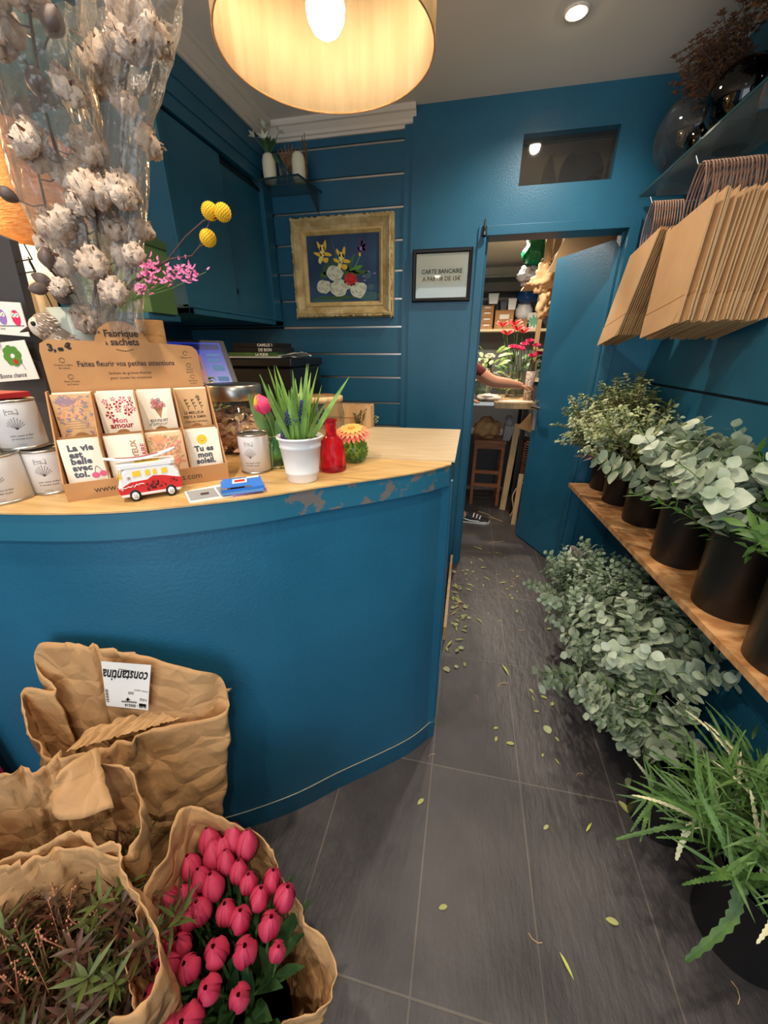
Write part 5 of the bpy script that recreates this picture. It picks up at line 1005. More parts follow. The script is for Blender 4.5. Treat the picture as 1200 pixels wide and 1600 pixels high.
# framed notice
t = thing('framed_notice', 'black framed white notice about card payments beside the door', 'notice', (-.205, 2.58, 1.765)); x0, x1, z0, z1 = -.376, -.036, 1.770, 2.036
m = MB(); fr(m, x0, x1, z0, z1, [(0, 2.587), (0, 2.566), (.006, 2.562), (.016, 2.565), (.022, 2.575)]); fin('frame', m, 'black_plastic', t)
m = MB(); m.box((x0+.02, 2.576, z0+.02), (x1-.02, 2.584, z1-.02)); fin('notice_sheet', m, 'paper_white', t)
m = MB(); m.M = frame((-.206, 2.5755, 0), 0); m.text('CARTE BANCAIRE', .031, (0, 1.915, 0), 0, 'CENTER', bold=.0006, sx=.93); m.text('A PARTIR DE 15€', .031, (0, 1.878, 0), 0, 'CENTER', bold=.0006, sx=.93); fin('lettering', m, 'ink_black', t)
m = MB(); m.box((x0+.02, 2.5735, z0+.02), (x1-.02, 2.5745, z1-.02)); fin('glass', m, 'thin_glass', t)
# door-head bell
t = thing('shop_bell', 'small black iron bell bracket at the top left of the doorway', 'bell', (.035, 2.57, 2.08)); q = at(757, 360, 2.565)
m = MB(); m.box((q.x-.012, 2.565, q.z-.02), (q.x+.012, 2.587, q.z+.02)); m.tube([q+V((0, 0, .05)), q+V((0, -.01, .03)), q+V((0, -.012, 0))], [.003, .006, .006], 8); fin('bracket', m, 'black_metal', t)
m = MB(); m.lathe([(.016, 0), (.013, .004), (.012, .016), (.005, .026), (.001, .027)], q+V((0, -.015, -.028)), 18); fin('bell', m, 'black_metal', t); m = MB(); m.ball(q+V((0.0, -.015, -.031)), .005, 8); fin('clapper', m, 'black_metal', t)
# ================================================================== CORNER GLASS SHELF
CZ = 2.352
t = thing('corner_glass_shelf', 'small clear glass shelf high in the left corner of the slatted wall', 'shelf', (-1.06, 2.5, CZ))
m = MB(); m.prism([(-1.235, 2.38), (-.96, 2.36), (-.925, 2.61), (-1.235, 2.61)], CZ-.008, CZ); fin('pane', m, 'thin_glass', t)
m = MB(); m.prism([(-1.235, 2.378), (-.96, 2.358), (-.96, 2.3605), (-1.235, 2.3805)], CZ-.0085, CZ+.0005); m.prism([(-.962, 2.36), (-.958, 2.36), (-.923, 2.61), (-.927, 2.61)], CZ-.0085, CZ+.0005); fin('edge', m, 'glass_edge_dark', t)
m = MB(); m.add([(-.95, 2.40, CZ-.009), (-.945, 2.61, CZ-.009), (-.945, 2.61, CZ-.12), (-.941, 2.61, CZ-.009)], [(0, 1, 2), (0, 2, 3)]); fin('bracket', m, 'thin_glass', t, solid=.004)
def egg(lab, c, r=.036, h=.13):
    t = thing('ceramic_vase', lab, 'vase', c); m = MB(); m.lathe([(.001, 0), (r*.8, 0), (r*.95, .012), (r, .04), (r, h-.035), (r*.85, h-.012), (r*.5, h-.001), (r*.35, h), (r*.3, h-.01)], c, 32); fin('body', m, mat('cream_glaze', (238, 232, 200), .35), t)
egg('left cream oval vase on the corner glass shelf, with white flowers', (-1.16, 2.45, CZ)); egg('right cream oval vase on the corner glass shelf', (-.998, 2.47, CZ))
for i, (x, y, lab) in enumerate(((-1.075, 2.44, 'small clear faceted glass on the corner shelf by the left cream vase'), (-1.045, 2.49, 'small clear tumbler between the two cream vases'))):
    t = thing('glass_tumbler', lab, 'glass', (x, y, CZ)); m = MB(); m.lathe([(.001, .002), (.02, 0), (.024, .03), (.027, .075), (.025, .075)], (x, y, CZ), 10 if i == 0 else 24, sm=bool(i)); fin('body', m, 'thin_glass', t)
def lily(lab, c, e, mt='petal_white'):
    t = thing('dried_lily', lab, 'flower', c); m = MB(); m.tube([c, (V(c)+V(e))/2+V((.006, 0, 0)), e], .002, 5); fin('stem', m, 'stem_green', t); m = MB(); d = (V(e)-V(c)).normalized(); a = d.orthogonal().normalized(); b = d.cross(a)
    for k in range(6): an = k*pi/3; o = a*cos(an)+b*sin(an); m.leaf(e, d+o*.7, d-o, .045, .016, .4, 0, .2, (.4, .9, 1, .6, .05))
    fin('flower', m, mt, t, recalc=False)
V1 = (-1.16, 2.45, CZ+.12)
lily('white lily bloom leaning right above the left cream vase', V1, (-1.09, 2.44, CZ+.20)); lily('white lily bloom upright above the left cream vase', V1, (-1.17, 2.45, CZ+.235)); lily('white lily bloom leaning left above the left cream vase', V1, (-1.215, 2.42, CZ+.19)); lily('low white lily bloom in front of the left cream vase opening', V1, (-1.15, 2.40, CZ+.165))
t = thing('leaf_spray', 'dark green leaves around the lilies in the left cream vase', 'greenery', V1); m = MB()
for k in range(16): a = k*2.4; m.leaf(V(V1), V((cos(a)*.5, sin(a)*.3, 1)), V((0, -1, .3)), .085, .02, .35, 0, .2)
m.leaf((-1.13, 2.43, CZ+.12), (.6, -.1, -.6), (0, -1, .3), .06, .02, .2, 0, .2); fin('leaves', m, 'tulip_leaf', t, recalc=False)
t = thing('dried_fan_leaf', 'brown dried fan-shaped leaf standing between the cream vases', 'dried leaf', (-1.06, 2.50, CZ+.05)); m = MB()
for k in range(7): a = -.6+k*.2; m.leaf((-1.06, 2.50, CZ+.06), (sin(a), 0, cos(a)), (0, -1, 0), .12, .014, .0, 0, .3, (.4, .8, 1, .9, .3))
fin('blades', m, 'dry_bloom', t, recalc=False)
t = thing('dried_twigs', 'thin brown dried twigs beside the right cream vase', 'twigs', (-.965, 2.49, CZ)); m = MB()
for k in range(5): a = k*1.3; m.tube([(-.963, 2.49, CZ), (-.963+.006*cos(a), 2.49+.006*sin(a), CZ+.1), (-.965+.013*cos(a), 2.49+.01*sin(a), CZ+.17+.01*k)], .0022, 5)
fin('stem', m, 'dry_bloom', t)
# ================================================================== LEFT: green box, cotton stems in cellophane, lamps in the alcove
t = thing('green_box', 'dark green storage box with a small knob, behind the cotton stems', 'box', (-1.12, 1.3, 1.60))
gb = [at(200, 338, 1.33), at(243, 352, 1.30), at(274, 380, 1.28), at(273, 481, 1.28), at(205, 489, 1.33)]
m = MB(); bx0, bx1, by0, by1, bz0, bz1 = -1.36, -1.10, 1.29, 1.42, 1.625, 1.86
m.box((bx0, by0, bz0), (bx1, by1, bz1-.03)); fin('box_body', m, 'green_box', t, bevel=.002)
m = MB(); m.add([(bx0-.004, by0-.004, bz1-.03), (bx1+.004, by0-.004, bz1-.03), (bx1+.004, by1, bz1-.03), (bx0-.004, by1, bz1-.03), (bx0-.004, by0-.004, bz1+.012), (bx1-.03, by0-.004, bz1+.012), (bx1-.03, by1, bz1+.012), (bx0-.004, by1, bz1+.012), (bx1+.004, by0-.004, bz1-.008), (bx1+.004, by1, bz1-.008)], [(0, 1, 8, 5, 4), (1, 2, 9, 8), (8, 9, 6, 5), (5, 6, 7, 4), (3, 7, 6, 9, 2), (0, 4, 7, 3), (0, 3, 2, 1)]); fin('lid', m, 'green_box_dark', t, bevel=.001)
m = MB(); m.ball((bx1-.035, by0-.008, 1.695), .008, 12); fin('knob', m, 'white_enamel', t)
m = MB(); m.box((XLL+.04, 1.28, 1.605), (-1.11, 1.44, 1.625)); tag(fin('alcove_shelf', m, 'teal_paint_dark'), 'dark board beside the wall cabinet carrying the green box', 'shelf')
# vase
vc = V((-.965, .885, CT)); t = thing('ceramic_vase', 'tall pale green ceramic vase behind the display holding the cotton stems', 'vase', vc)
m = MB(); m.lathe([(.001, 0), (.055, 0), (.062, .02), (.066, .2), (.060, .36), (.066, .405), (.062, .405), (.054, .36), (.056, .1), (.001, .1)], vc, 40); fin('body', m, 'pale_green_ceramic', t)
def cotton_stem(lab, pts, bolls, kind='cotton', sd=0):
    """pts: stem path; bolls: (u along stem, offset, size)"""
    rr = random.Random(sd); P_ = smooth([tuple(p) for p in pts], 5); t = thing('cotton_branch', lab, 'cotton stem', tuple(pts[0]))
    m = MB(); m.tube(P_, [.0042*(1-.5*i/len(P_)) for i in range(len(P_))], 6)
    for u, off, s_, kd in bolls:
        b = P_[int(u*(len(P_)-1))]; c = b+V(off); m.tube([b, (b+c)/2+V((0, 0, -.006)), c], .0016, 5)
        d = (c-b); d = (d.normalized()+V((0, 0, .5))).normalized() if d.length > .001 else V((0, 0, 1)); a = d.orthogonal().normalized(); e = d.cross(a)
        mb = MB()
        if kd == 0:
            for k in range(5):
                an = k*1.2566+sd; q = c+(a*cos(an)+e*sin(an))*s_*.42+d*s_*.55; mb.ball(q, (s_*.60, s_*.60, s_*.66), 18, 0, .5, k+sd)
            for k in range(16): an = rr.uniform(0, 6.28); z_ = rr.uniform(-.3, 1); o = (a*cos(an)+e*sin(an))*sqrt(max(0, 1-z_*z_))+d*z_; mb.leaf(c+d*s_*.5+o*s_*.85, o+V((rr.uniform(-.6, .6), rr.uniform(-.6, .6), 0)), o.orthogonal(), s_*.34, s_*.22, .4, 0, .1, (.8, 1, .5))
            fin('boll', mb, 'cotton', t, recalc=False); hb = MB()
            for k in range(5): an = k*1.2566+.5+sd; o = a*cos(an)+e*sin(an); hb.leaf(c-d*s_*.15+o*s_*.1, o*.9+d*.9, d-o, s_*1.5, s_*.6, -.35, 0, .5, (.3, 1, .9, .5, .05))
            fin('husk', hb, 'husk', t, recalc=False)
        else:
            mb.grid(lambda u_, v_: tuple(c+(a*cos(u_*6.283)+e*sin(u_*6.283))*s_*.62*(sin(pi*(.04+.93*v_))**.75)*(1+.08*cos(u_*6.283*4))+d*s_*1.7*v_), 16, 8, 0, closed=True); fin('pod', mb, 'pod_grey', t)
    fin('stem', m, 'twig_dark', t); return t
top = vc+V((0, 0, .36))
D = .80
def pt(x, y, Yq): return at(x, y, Yq)
GS = [
 ('tall cotton stem leaning left inside the left clear sleeve', [top, pt(150, 430, .88), pt(110, 300, .84), pt(75, 190, .80), pt(52, 60, .76), pt(45, 10, .74)],
  [(.22, (-.02, -.03, .01), .036, 0), (.34, (.03, -.02, .02), .030, 0), (.48, (-.01, -.03, .01), .034, 0), (.60, (.02, -.02, .02), .026, 1), (.72, (-.015, -.02, .015), .034, 0), (.86, (-.02, -.02, .01), .022, 0), (1, (0, 0, .0), .032, 0), (.54, (.03, .02, .0), .032, 0), (.66, (.05, .0, .01), .028, 0), (.78, (.045, -.01, .01), .026, 1), (.42, (.05, .01, .0), .03, 0)]),
 ('cotton stem in the left clear sleeve with grey seed pods on its left', [top, pt(125, 460, .90), pt(85, 380, .86), pt(62, 280, .84), pt(40, 200, .82)],
  [(.3, (-.035, -.03, .0), .023, 1), (.5, (.035, -.02, .01), .034, 0), (.66, (-.03, -.03, .0), .022, 1), (.8, (.03, -.02, .0), .030, 0), (1, (0, 0, 0), .022, 1), (.4, (.02, -.03, .02), .034, 0), (.58, (.0, .03, .0), .03, 0), (.75, (.05, .0, .0), .03, 0)]),
 ('cotton stem in the right clear sleeve topped by large open bolls', [top, pt(183, 420, .88), pt(185, 320, .88), pt(192, 200, .88), pt(198, 120, .88), pt(210, 50, .88)],
  [(.28, (.02, -.02, .01), .026, 0), (.42, (.035, -.02, .01), .030, 0), (.5, (-.02, -.02, .01), .036, 0), (.62, (.02, -.01, .02), .024, 0), (.76, (-.01, -.02, .01), .038, 0), (.88, (.01, -.01, .0), .036, 0), (1, (0, 0, 0), .040, 0), (.36, (-.03, .0, .0), .03, 0), (.56, (.03, .02, .0), .028, 0), (.94, (.04, .0, .0), .03, 0), (.82, (-.04, .0, .0), .026, 0)]),
 ('short cotton stem with open bolls just above the pale green vase', [top, pt(160, 440, .86), pt(150, 360, .84), pt(150, 290, .84)],
  [(.25, (-.03, -.03, 0), .024, 1), (.42, (.015, -.03, 0), .032, 0), (.6, (-.03, -.02, .01), .036, 0), (.8, (.02, -.02, .01), .034, 0), (1, (-.01, 0, 0), .036, 0), (.5, (.035, .01, 0), .03, 0), (.7, (-.045, .0, 0), .03, 0), (.9, (.05, .0, .0), .03, 0)]),
 ('short leaning cotton stem beside the yellow button flowers', [top, pt(195, 440, .86), pt(215, 400, .88), pt(222, 372, .9)],
  [(.3, (.02, -.03, -.01), .028, 0), (.6, (.015, -.02, 0), .022, 0), (1, (0, 0, 0), .026, 0), (.05, (.045, -.03, .01), .032, 0)]),
 ('low left cotton stem with a grey pod beside the toy bird', [top, pt(125, 470, .84), pt(95, 440, .82), pt(78, 420, .80)],
  [(.5, (.0, -.02, 0), .02, 0), (1, (0, 0, .0), .024, 1), (.75, (-.01, -.02, -.02), .022, 1)]),
]
for i, (lab, pts, bl) in enumerate(GS): cotton_stem(lab, pts, bl, sd=i)
def sleeve(lab, axis, radii, sd, n=56, k=40, sq=.6):
    t = thing('cellophane_sleeve', lab, 'plastic sleeve', tuple(axis[0])); A_ = smooth([tuple(p) for p in axis], 6); Rr = smooth([(r, 0, 0) for r in radii], 6); m = MB()
    def f(u, v):
        j = v*(len(A_)-1); i = min(int(j), len(A_)-2); c = A_[i].lerp(A_[i+1], j-i); r = Rr[min(int(j), len(Rr)-1)].x; a = 2*pi*u; d = V((cos(a), sq*sin(a), 0))
        w = 1+.16*noise.noise(V((cos(a)*2+sd, sin(a)*2, v*3.5)))+.10*noise.noise(V((cos(a)*5+sd, sin(a)*5, v*9)))+.05*abs(noise.noise(V((cos(a)*11, sin(a)*11+sd, v*20))))
        return tuple(c+d*r*w+V((0, 0, .035*noise.noise(V((cos(a)*3, sin(a)*3, sd)))*(v > .9))))
    m.grid(f, n, k, 0, sm=False, closed=True); fin('film', m, 'cellophane', t, recalc=False)
sleeve('left crinkled clear cellophane sleeve around the tall cotton stems', [pt(150, 505, .86), pt(130, 430, .86), pt(100, 310, .85), pt(75, 190, .82), pt(50, 80, .78), pt(30, -60, .74)], [.045, .07, .095, .10, .10, .12], 3)
sleeve('right crinkled clear cellophane sleeve with a flared open top', [pt(190, 520, .87), pt(190, 440, .87), pt(190, 330, .88), pt(192, 200, .88), pt(203, 90, .88), pt(212, -15, .88)], [.06, .055, .06, .062, .082, .10], 8)
# craspedia
cb = top+V((.03, .0, -.02))
t = thing('button_flowers', 'dry branched stem with three yellow button flowers reaching right', 'dried flower', tuple(cb))
j0 = pt(183, 472, .86); j1 = pt(240, 420, .86); j2 = pt(265, 405, .86); e1, e2, e3 = pt(328, 330, .86), pt(348, 332, .86), pt(325, 372, .86)
m = MB(); m.tube([cb, j0, pt(210, 440, .86), j1, j2], [.0055, .0052, .0045, .003, .002], 7); m.tube([j2-V((.004, 0, 0)), pt(290, 370, .86), pt(318, 345, .86), e2+V((-.012, 0, -.008))], .0016, 5); m.tube([j2, pt(300, 400, .86), pt(312, 385, .86), e3-V((.004, 0, .01))], .0016, 5); m.tube([pt(312, 385, .86), pt(322, 360, .86), e1-V((0, 0, .012))], .0014, 5); fin('stem', m, 'twig_dark', t)
for e in (e1, e2, e3):
    m = MB(); m.ball(e, .0155, 20, 0)
    for k in range(160): z = 1-2*(k+.5)/160; a = k*2.4; s_ = sqrt(1-z*z); m.ball(e+V((s_*cos(a), s_*sin(a), z))*.0155, .0016, 5)
    fin('flower_ball', m, mat('craspedia', (226, 176, 30), .8), t)
t = thing('pink_statice_spray', 'thin spray of tiny pink dried flowers below the yellow buttons', 'dried flower', tuple(cb)); st = MB(); fl = MB(); rr = random.Random(4)
for (x, y) in ((322, 425), (300, 420), (285, 412), (270, 425), (245, 430), (232, 420), (240, 405), (225, 450)):
    e = pt(x, y, .85); b = pt(205, 470, .855); q = b.lerp(e, .55)+V((0, 0, -.006)); st.tube([b, q, e], .0008, 4)
    for k in range(16): p = q.lerp(e, rr.uniform(.45, 1.0))+V((rr.uniform(-.012, .012), rr.uniform(-.01, .01), rr.uniform(-.010, .012))); [fl.leaf(p, V((rr.uniform(-1, 1), rr.uniform(-.6, .6), rr.uniform(-.2, 1))), V((0, -1, .3)), .009, .0045, .1, 0, .1, (.3, 1, .8, .2)) for _ in range(2)]
fin('stem', st, 'stem_green', t); fin('blossoms', fl, mat('statice', (222, 110, 160), .6), t, recalc=False)
# kraft scrap
m = MB(); p = [at(212, 500, 1.1), at(252, 508, 1.1), at(252, 531, 1.1), at(214, 527, 1.1)]; 
t = thing('kraft_wrap_roll', 'small brown paper roll behind the right shoulder of the display', 'paper roll', (p[3].x+.03, 1.12, CT)); m.lathe([(.001, 0), (.034, 0), (.036, .30), (.038, p[0].z-CT), (.030, p[0].z-CT), (.028, .1)], (p[3].x+.038, 1.12, CT), 20); fin('roll', m, 'kraft', t)
# lantern and lamps in the alcove
lc = V((-1.56, 1.38, 2.00)); t = thing('woven_lantern', 'large orange woven lantern glowing in the alcove behind the cotton', 'lantern', (lc.x, lc.y, 1.86))
m = MB(); m.lathe([(.10, -.16), (.15, -.13), (.19, -.04), (.20, .04), (.17, .13), (.11, .18)], lc, 40, ripple=.02, rn=14); fin('lamp_shade', m, 'wicker', t, solid=.003)
m = MB(); m.tube([lc+V((0, 0, .17)), V((lc.x, lc.y, 2.43))], .003, 6); m.lathe([(.11, .178), (.001, .182)], lc, 20); fin('cord', m, 'twig_dark', t)
m = MB(); m.ball(lc+V((0, 0, .02)), .03, 14); fin('bulb', m, 'bulb_small' if 'bulb_small' in MATS else mat('bulb_small', (255, 190, 110), .4, emit=14), t)
for i, (x, y, lab) in enumerate(((-1.58, 1.22, 'left cream table lamp in the alcove behind the card rack'), (-1.42, 1.17, 'right cream table lamp in the alcove behind the cotton stems'))):
    t = thing('table_lamp', lab, 'lamp', (x, y, CT)); zz = 1.72 if i == 0 else 1.70
    m = MB(); m.lathe([(.10, zz-CT), (.075, zz-CT+.10)], (x, y, CT), 32); fin('lamp_shade', m, 'lamp_cream', t, solid=.002); m = MB(); m.lathe([(.001, 0), (.05, 0), (.05, .01), (.012, .02), (.03, .12), (.035, .25), (.012, .38), (.008, zz-CT+.08), (.001, zz-CT+.08)], (x, y, CT), 24); fin('base', m, 'cream_paint', t)
# ================================================================== KRAFT WRAPS in front of the counter
def interp_loop(P_, u):
    n = len(P_); f = (u % 1)*n; i = int(f) % n; k = f-int(f); p0, p1, p2, p3 = P_[(i-1) % n], P_[i], P_[(i+1) % n], P_[(i+2) % n]
    return .5*((2*p1)+(p2-p0)*k+(2*p0-5*p1+4*p2-p3)*k*k+(3*p1-3*p2+p3-p0)*k**3)
def wrap_surface(rim, bc, br, waist=None, crump=.012, sd=0, flare=.0, ang0=0):
    """paper wrap: rim loop of points, lower ring at bc with radii br; u around, v 0 bottom .. 1 rim"""
    rim = [V(p) for p in rim]; cx = sum(p.x for p in rim)/len(rim); cy = sum(p.y for p in rim)/len(rim)
    def S(u, v):
        p = interp_loop(rim, u); a = math.atan2(p.y-cy, p.x-cx); b = V((bc[0]+br[0]*cos(a), bc[1]+br[1]*sin(a), 0.0))
        k = v**1.0; w = (1-(1-v)**1.6); q = V((b.x+(p.x-b.x)*w, b.y+(p.y-b.y)*w, p.z*v))
        n_ = V((cos(a), sin(a), 0)); h = noise.noise(V((cos(a)*3.2+sd, sin(a)*3.2, v*4)))*crump*1.8+abs(noise.noise(V((cos(a)*7+sd, sin(a)*7+sd, v*9))))*crump*1.5+noise.noise(V((cos(a)*15, sin(a)*15+sd, v*22)))*crump*.45
        h += (noise.fractal(V((cos(a)*5+sd*2, sin(a)*5, v*6+cos(a)*2)), .8, 2, 3))*crump*.5
        return q+n_*h*(.25+.75*min(1, v*1.5))*(1 if v < .999 else 1)
    return S
def wrap(name, lab, S, n=130, k=44, mt='kraft', bottom=True, group=None, cat='wrapping paper'):
    p0 = S(0, 0); c = V((0, 0, 0))
    for i in range(16): c += S(i/16, 0)/16
    t = thing(name, lab, cat, (c.x, c.y, 0)); m = MB(); m.grid(lambda u, v: tuple(S(u, v)), n, k, 0, closed=True)
    if bottom: m.add([tuple(S(i/40, 0)) for i in range(40)], [tuple(range(40))])
    fin('paper', m, mt, t, solid=.0016); return t
# rear wrap A with the sticker
PA = [(350, 1112, .655), (338, 1062, .73), (298, 1045, .79), (235, 1030, .825), (170, 1014, .855), (110, 1005, .865), (62, 1006, .86), (58, 1040, .80), (88, 1078, .755), (38, 1076, .745), (44, 1130, .69), (90, 1188, .635), (150, 1172, .635), (240, 1140, .645)]
RA = [atz(*p) for p in PA]
SA = wrap_surface(RA, (-.80, .40), (.135, .115), crump=.013, sd=2)
tA = wrap('kraft_wrap', 'large crumpled brown paper wrap with a white sticker, standing against the counter', SA)
m = MB(); rr = random.Random(3)   # torn paper inside the opening
def tornf(u, v):
    p = RA[11].lerp(RA[0], .03+.90*u); b = V((p.x, p.y, p.z))+V((-.02+.03*v, .02+.05*v, -.01+.028*v*(1+.8*noise.noise(V((u*14, v*3, 1))))+.010*noise.noise(V((u*40, 2, v))))); return tuple(b)
m.grid(tornf, 60, 4, 0, sm=False); fin('torn_edge', m, 'kraft_light', tA, solid=.001)
def fillA(u, v):
    a = 2*pi*u; return (-.76+.20*v*cos(a)*.95, .50+.10*v*sin(a)+.04*cos(a)*v, .60+.02*noise.noise(V((cos(a)*v*4, sin(a)*v*4, 0)))+.03*(1-v))
# sticker on the inside of the rear flap
def onA(px, py, lift=.004):
    best = None
    r = ray(px, py).normalized(); o = V((0, 0, CAM_H))
    return o, r
t = thing('address_sticker', 'white delivery sticker with upside-down handwriting on the large brown wrap', 'sticker', tuple(SA(.3, .95)))
# fit: the flap's own mesh, sampled on a small patch by nearest ray
GR = [[SA(.13+.30*i/40, .70+.30*j/24) for i in range(41)] for j in range(25)]
o_ = V((0, 0, CAM_H))
def pick(px, py):
    r = ray(px, py).normalized(); b = min((((p-o_)-r*(p-o_).dot(r)).length, (p-o_).dot(r)) for row in GR for p in row); return o_+r*(b[1]-.006)
cs4 = [pick(166, 1024), pick(243, 1030), pick(238, 1100), pick(174, 1093)]
nn = (cs4[1]-cs4[0]).cross(cs4[3]-cs4[0]).normalized()
if nn.dot(o_-cs4[0]) < 0: nn = -nn
def sk(u, v, h=0):
    a = cs4[0].lerp(cs4[1], u); b = cs4[3].lerp(cs4[2], u); return a.lerp(b, v)+nn*(.018+h+.0015*sin(u*7)*sin(v*3))
m = MB(); m.grid(lambda u, v: tuple(sk(u, v)), 10, 10, 0); fin('label_sheet', m, 'paper_white', t, recalc=False)
def on_sticker(mb, fn):
    mb.v = [tuple(fn(x, y)) for x, y, z in mb.v]
m = MB(); m.M = Matrix.Diagonal((-1, 1, 1, 1))   # upside down
m.text('constantina', .34, (-.97, .16, 0), 0, 'LEFT', shear=.35, sx=.60, bold=.006); m.text('9190 - 050218', .085, (-.95, .90, 0), 0, 'LEFT', bold=.002); m.text('300', .09, (-.66, .62, 0), 0); m.text('1450', .09, (-.97, .74, 0), 0); m.text('ROSE A 60CM', .05, (-.97, .56, 0), 0)
m.M = Matrix.Identity(4); m.box((.78, .86, 0), (.95, .92, 0)); m.bar((.35, .13, 0), (.62, .16, 0), .012, .001)
for k in range(14): m.box((.02, .60+.022*k, 0), (.09, .60+.022*k+(.012 if k % 3 else .006), 0))
for k in range(16): m.box((.38+.022*k, .83, 0), (.38+.022*k+.012, .87, 0))
m.box((.5, .76, 0), (.54, .83, 0)); m.box((.47, .79, 0), (.57, .81, 0))
def s2(x, y): return sk(x, y, .0008)
on_sticker(m, s2); fin('sticker_print', m, 'ink_black', t)
# left wrap B
PB = [(212, 1222, .64), (150, 1190, .67), (95, 1176, .70), (60, 1205, .68), (0, 1206, .70), (-90, 1210, .70), (-150, 1290, .62), (-60, 1350, .60), (40, 1345, .60), (120, 1320, .60), (196, 1335, .59)]
SB_ = wrap_surface([atz(*p) for p in PB], (-.86, .28), (.11, .07), crump=.012, sd=9)
wrap('kraft_wrap', 'folded brown paper wrap at the left edge between the large wrap and the bronze leaves', SB_)
# a fold standing over it
t = thing('kraft_fold', 'curled corner of brown paper between the two rear wraps', 'wrapping paper', tuple(atz(120, 1200, .64))); f0, f1, f2, f3 = atz(70, 1262, .64), atz(178, 1262, .62), atz(150, 1168, .70), atz(95, 1205, .71)
m = MB()
def foldf(u, v):
    a = f0.lerp(f1, u); b = f3.lerp(f2, u); p = a.lerp(b, v); return tuple(p+V((0, -.022*sin(pi*u)*(1-.3*v)+.012*noise.noise(V((u*4, v*4, 3))), .012*sin(pi*u)*v)))
m.grid(foldf, 14, 10, 0); fin('paper', m, 'kraft', t, solid=.0015)
# wrap C with bronze leaves
PC_ = [(252, 1500, .56), (228, 1420, .575), (190, 1350, .60), (172, 1322, .62), (120, 1303, .62), (60, 1322, .61), (0, 1345, .60), (-90, 1400, .58), (-150, 1520, .54), (-100, 1680, .48), (40, 1760, .46), (150, 1730, .47), (168, 1600, .53), (205, 1570, .545)]
SC_ = wrap_surface([atz(*p) for p in PC_], (-.60, .20), (.085, .075), crump=.010, sd=15)
wrap('kraft_wrap', 'brown paper wrap in the lower left corner full of bronze-green leaves', SC_)
cC = V((-.60, .185, 0)); rr = random.Random(21)
for i in range(54):
    q = sqrt((i+.5)/54); a = i*2.4; src = BRZ if i % 5 < 3 else BRM
    x, y = -.665+.125*q*cos(a), .195+.075*q*sin(a)
    src.put(rr.randrange(9), (x, y, .27+.03*(1-q)), (0, rr.uniform(.02, .10)+.05*q, a), 'bronze-leaved stem in the brown wrap at the lower left corner' if src is BRZ else 'olive-leaved stem in the brown wrap at the lower left corner', ('bronze' if src is BRZ else 'olive')+' stems in the lower left wrap', rr.uniform(.55, .68))
t = thing('bud_sprigs', 'thin pinkish budding twigs among the bronze leaves in the lower left wrap', 'twigs', (-.62, .2, .3)); m = MB(); m2 = MB()
for k in range(18):
    a = rr.uniform(0, 6.28); q = sqrt(rr.random()); p = V((-.65+.11*q*cos(a), .19+.07*q*sin(a), .40)); e = p+V((rr.uniform(-.03, .03), rr.uniform(-.03, .03), .12)); m.tube([p, e], .0009, 4)
    for j in range(6): c = p.lerp(e, .6+.08*j)+V((rr.uniform(-.005, .005), rr.uniform(-.005, .005), 0)); m2.ball(c, (.0018, .0018, .0032), 6)
fin('stem', m, 'salmon', t); fin('buds', m2, mat('bud_pink', (206, 140, 110), .5), t)
# wrap D with tulips
PD = [(515, 1502, .34), (478, 1430, .38), (458, 1395, .405), (428, 1345, .44), (420, 1318, .455), (370, 1285, .50), (292, 1258, .56), (262, 1325, .55), (218, 1425, .52), (205, 1520, .47), (225, 1620, .42), (290, 1720, .36), (400, 1730, .31), (430, 1610, .32), (455, 1590, .30), (505, 1570, .31)]
SD = wrap_surface([atz(*p) for p in PD], (-.375, .30), (.08, .075), crump=.009, sd=22)
wrap('kraft_wrap', 'brown paper wrap in the foreground holding the pink tulips', SD)
def tulip_proto(sd):
    t = thing('pink_tulip', 'x', 'tulip'); m = MB(); L_ = .066; tulip_head(m, (0, 0, 0), (0, 0, 1), L_, .0225, 0, -.03, sd); fin('flower', m, mat('tulip_pk', (204, 66, 94), .5, (172, 36, 70), 30, stretch=(1, 1, .25), transl=.12), t)
    m = MB(); m.tube([(0, 0, .004), (.004, 0, -.08), (0, 0, -.22)], .0032, 6); fin('stem', m, 'leaf_fern', t)
    m = MB(); m.leaf((0, 0, -.20), (.35, .1, 1), (-1, 0, .3), .17, .036, .15, 0, .25, (.4, .8, 1, .7, .05)); m.leaf((0, 0, -.20), (-.3, .15, 1), (1, 0, .3), .15, .034, .15, 0, .25, (.4, .8, 1, .7, .05)); fin('leaves', m, 'tulip_leaf', t, recalc=False); return t
TP = Pool([tulip_proto(s) for s in (0, .4, .8)])
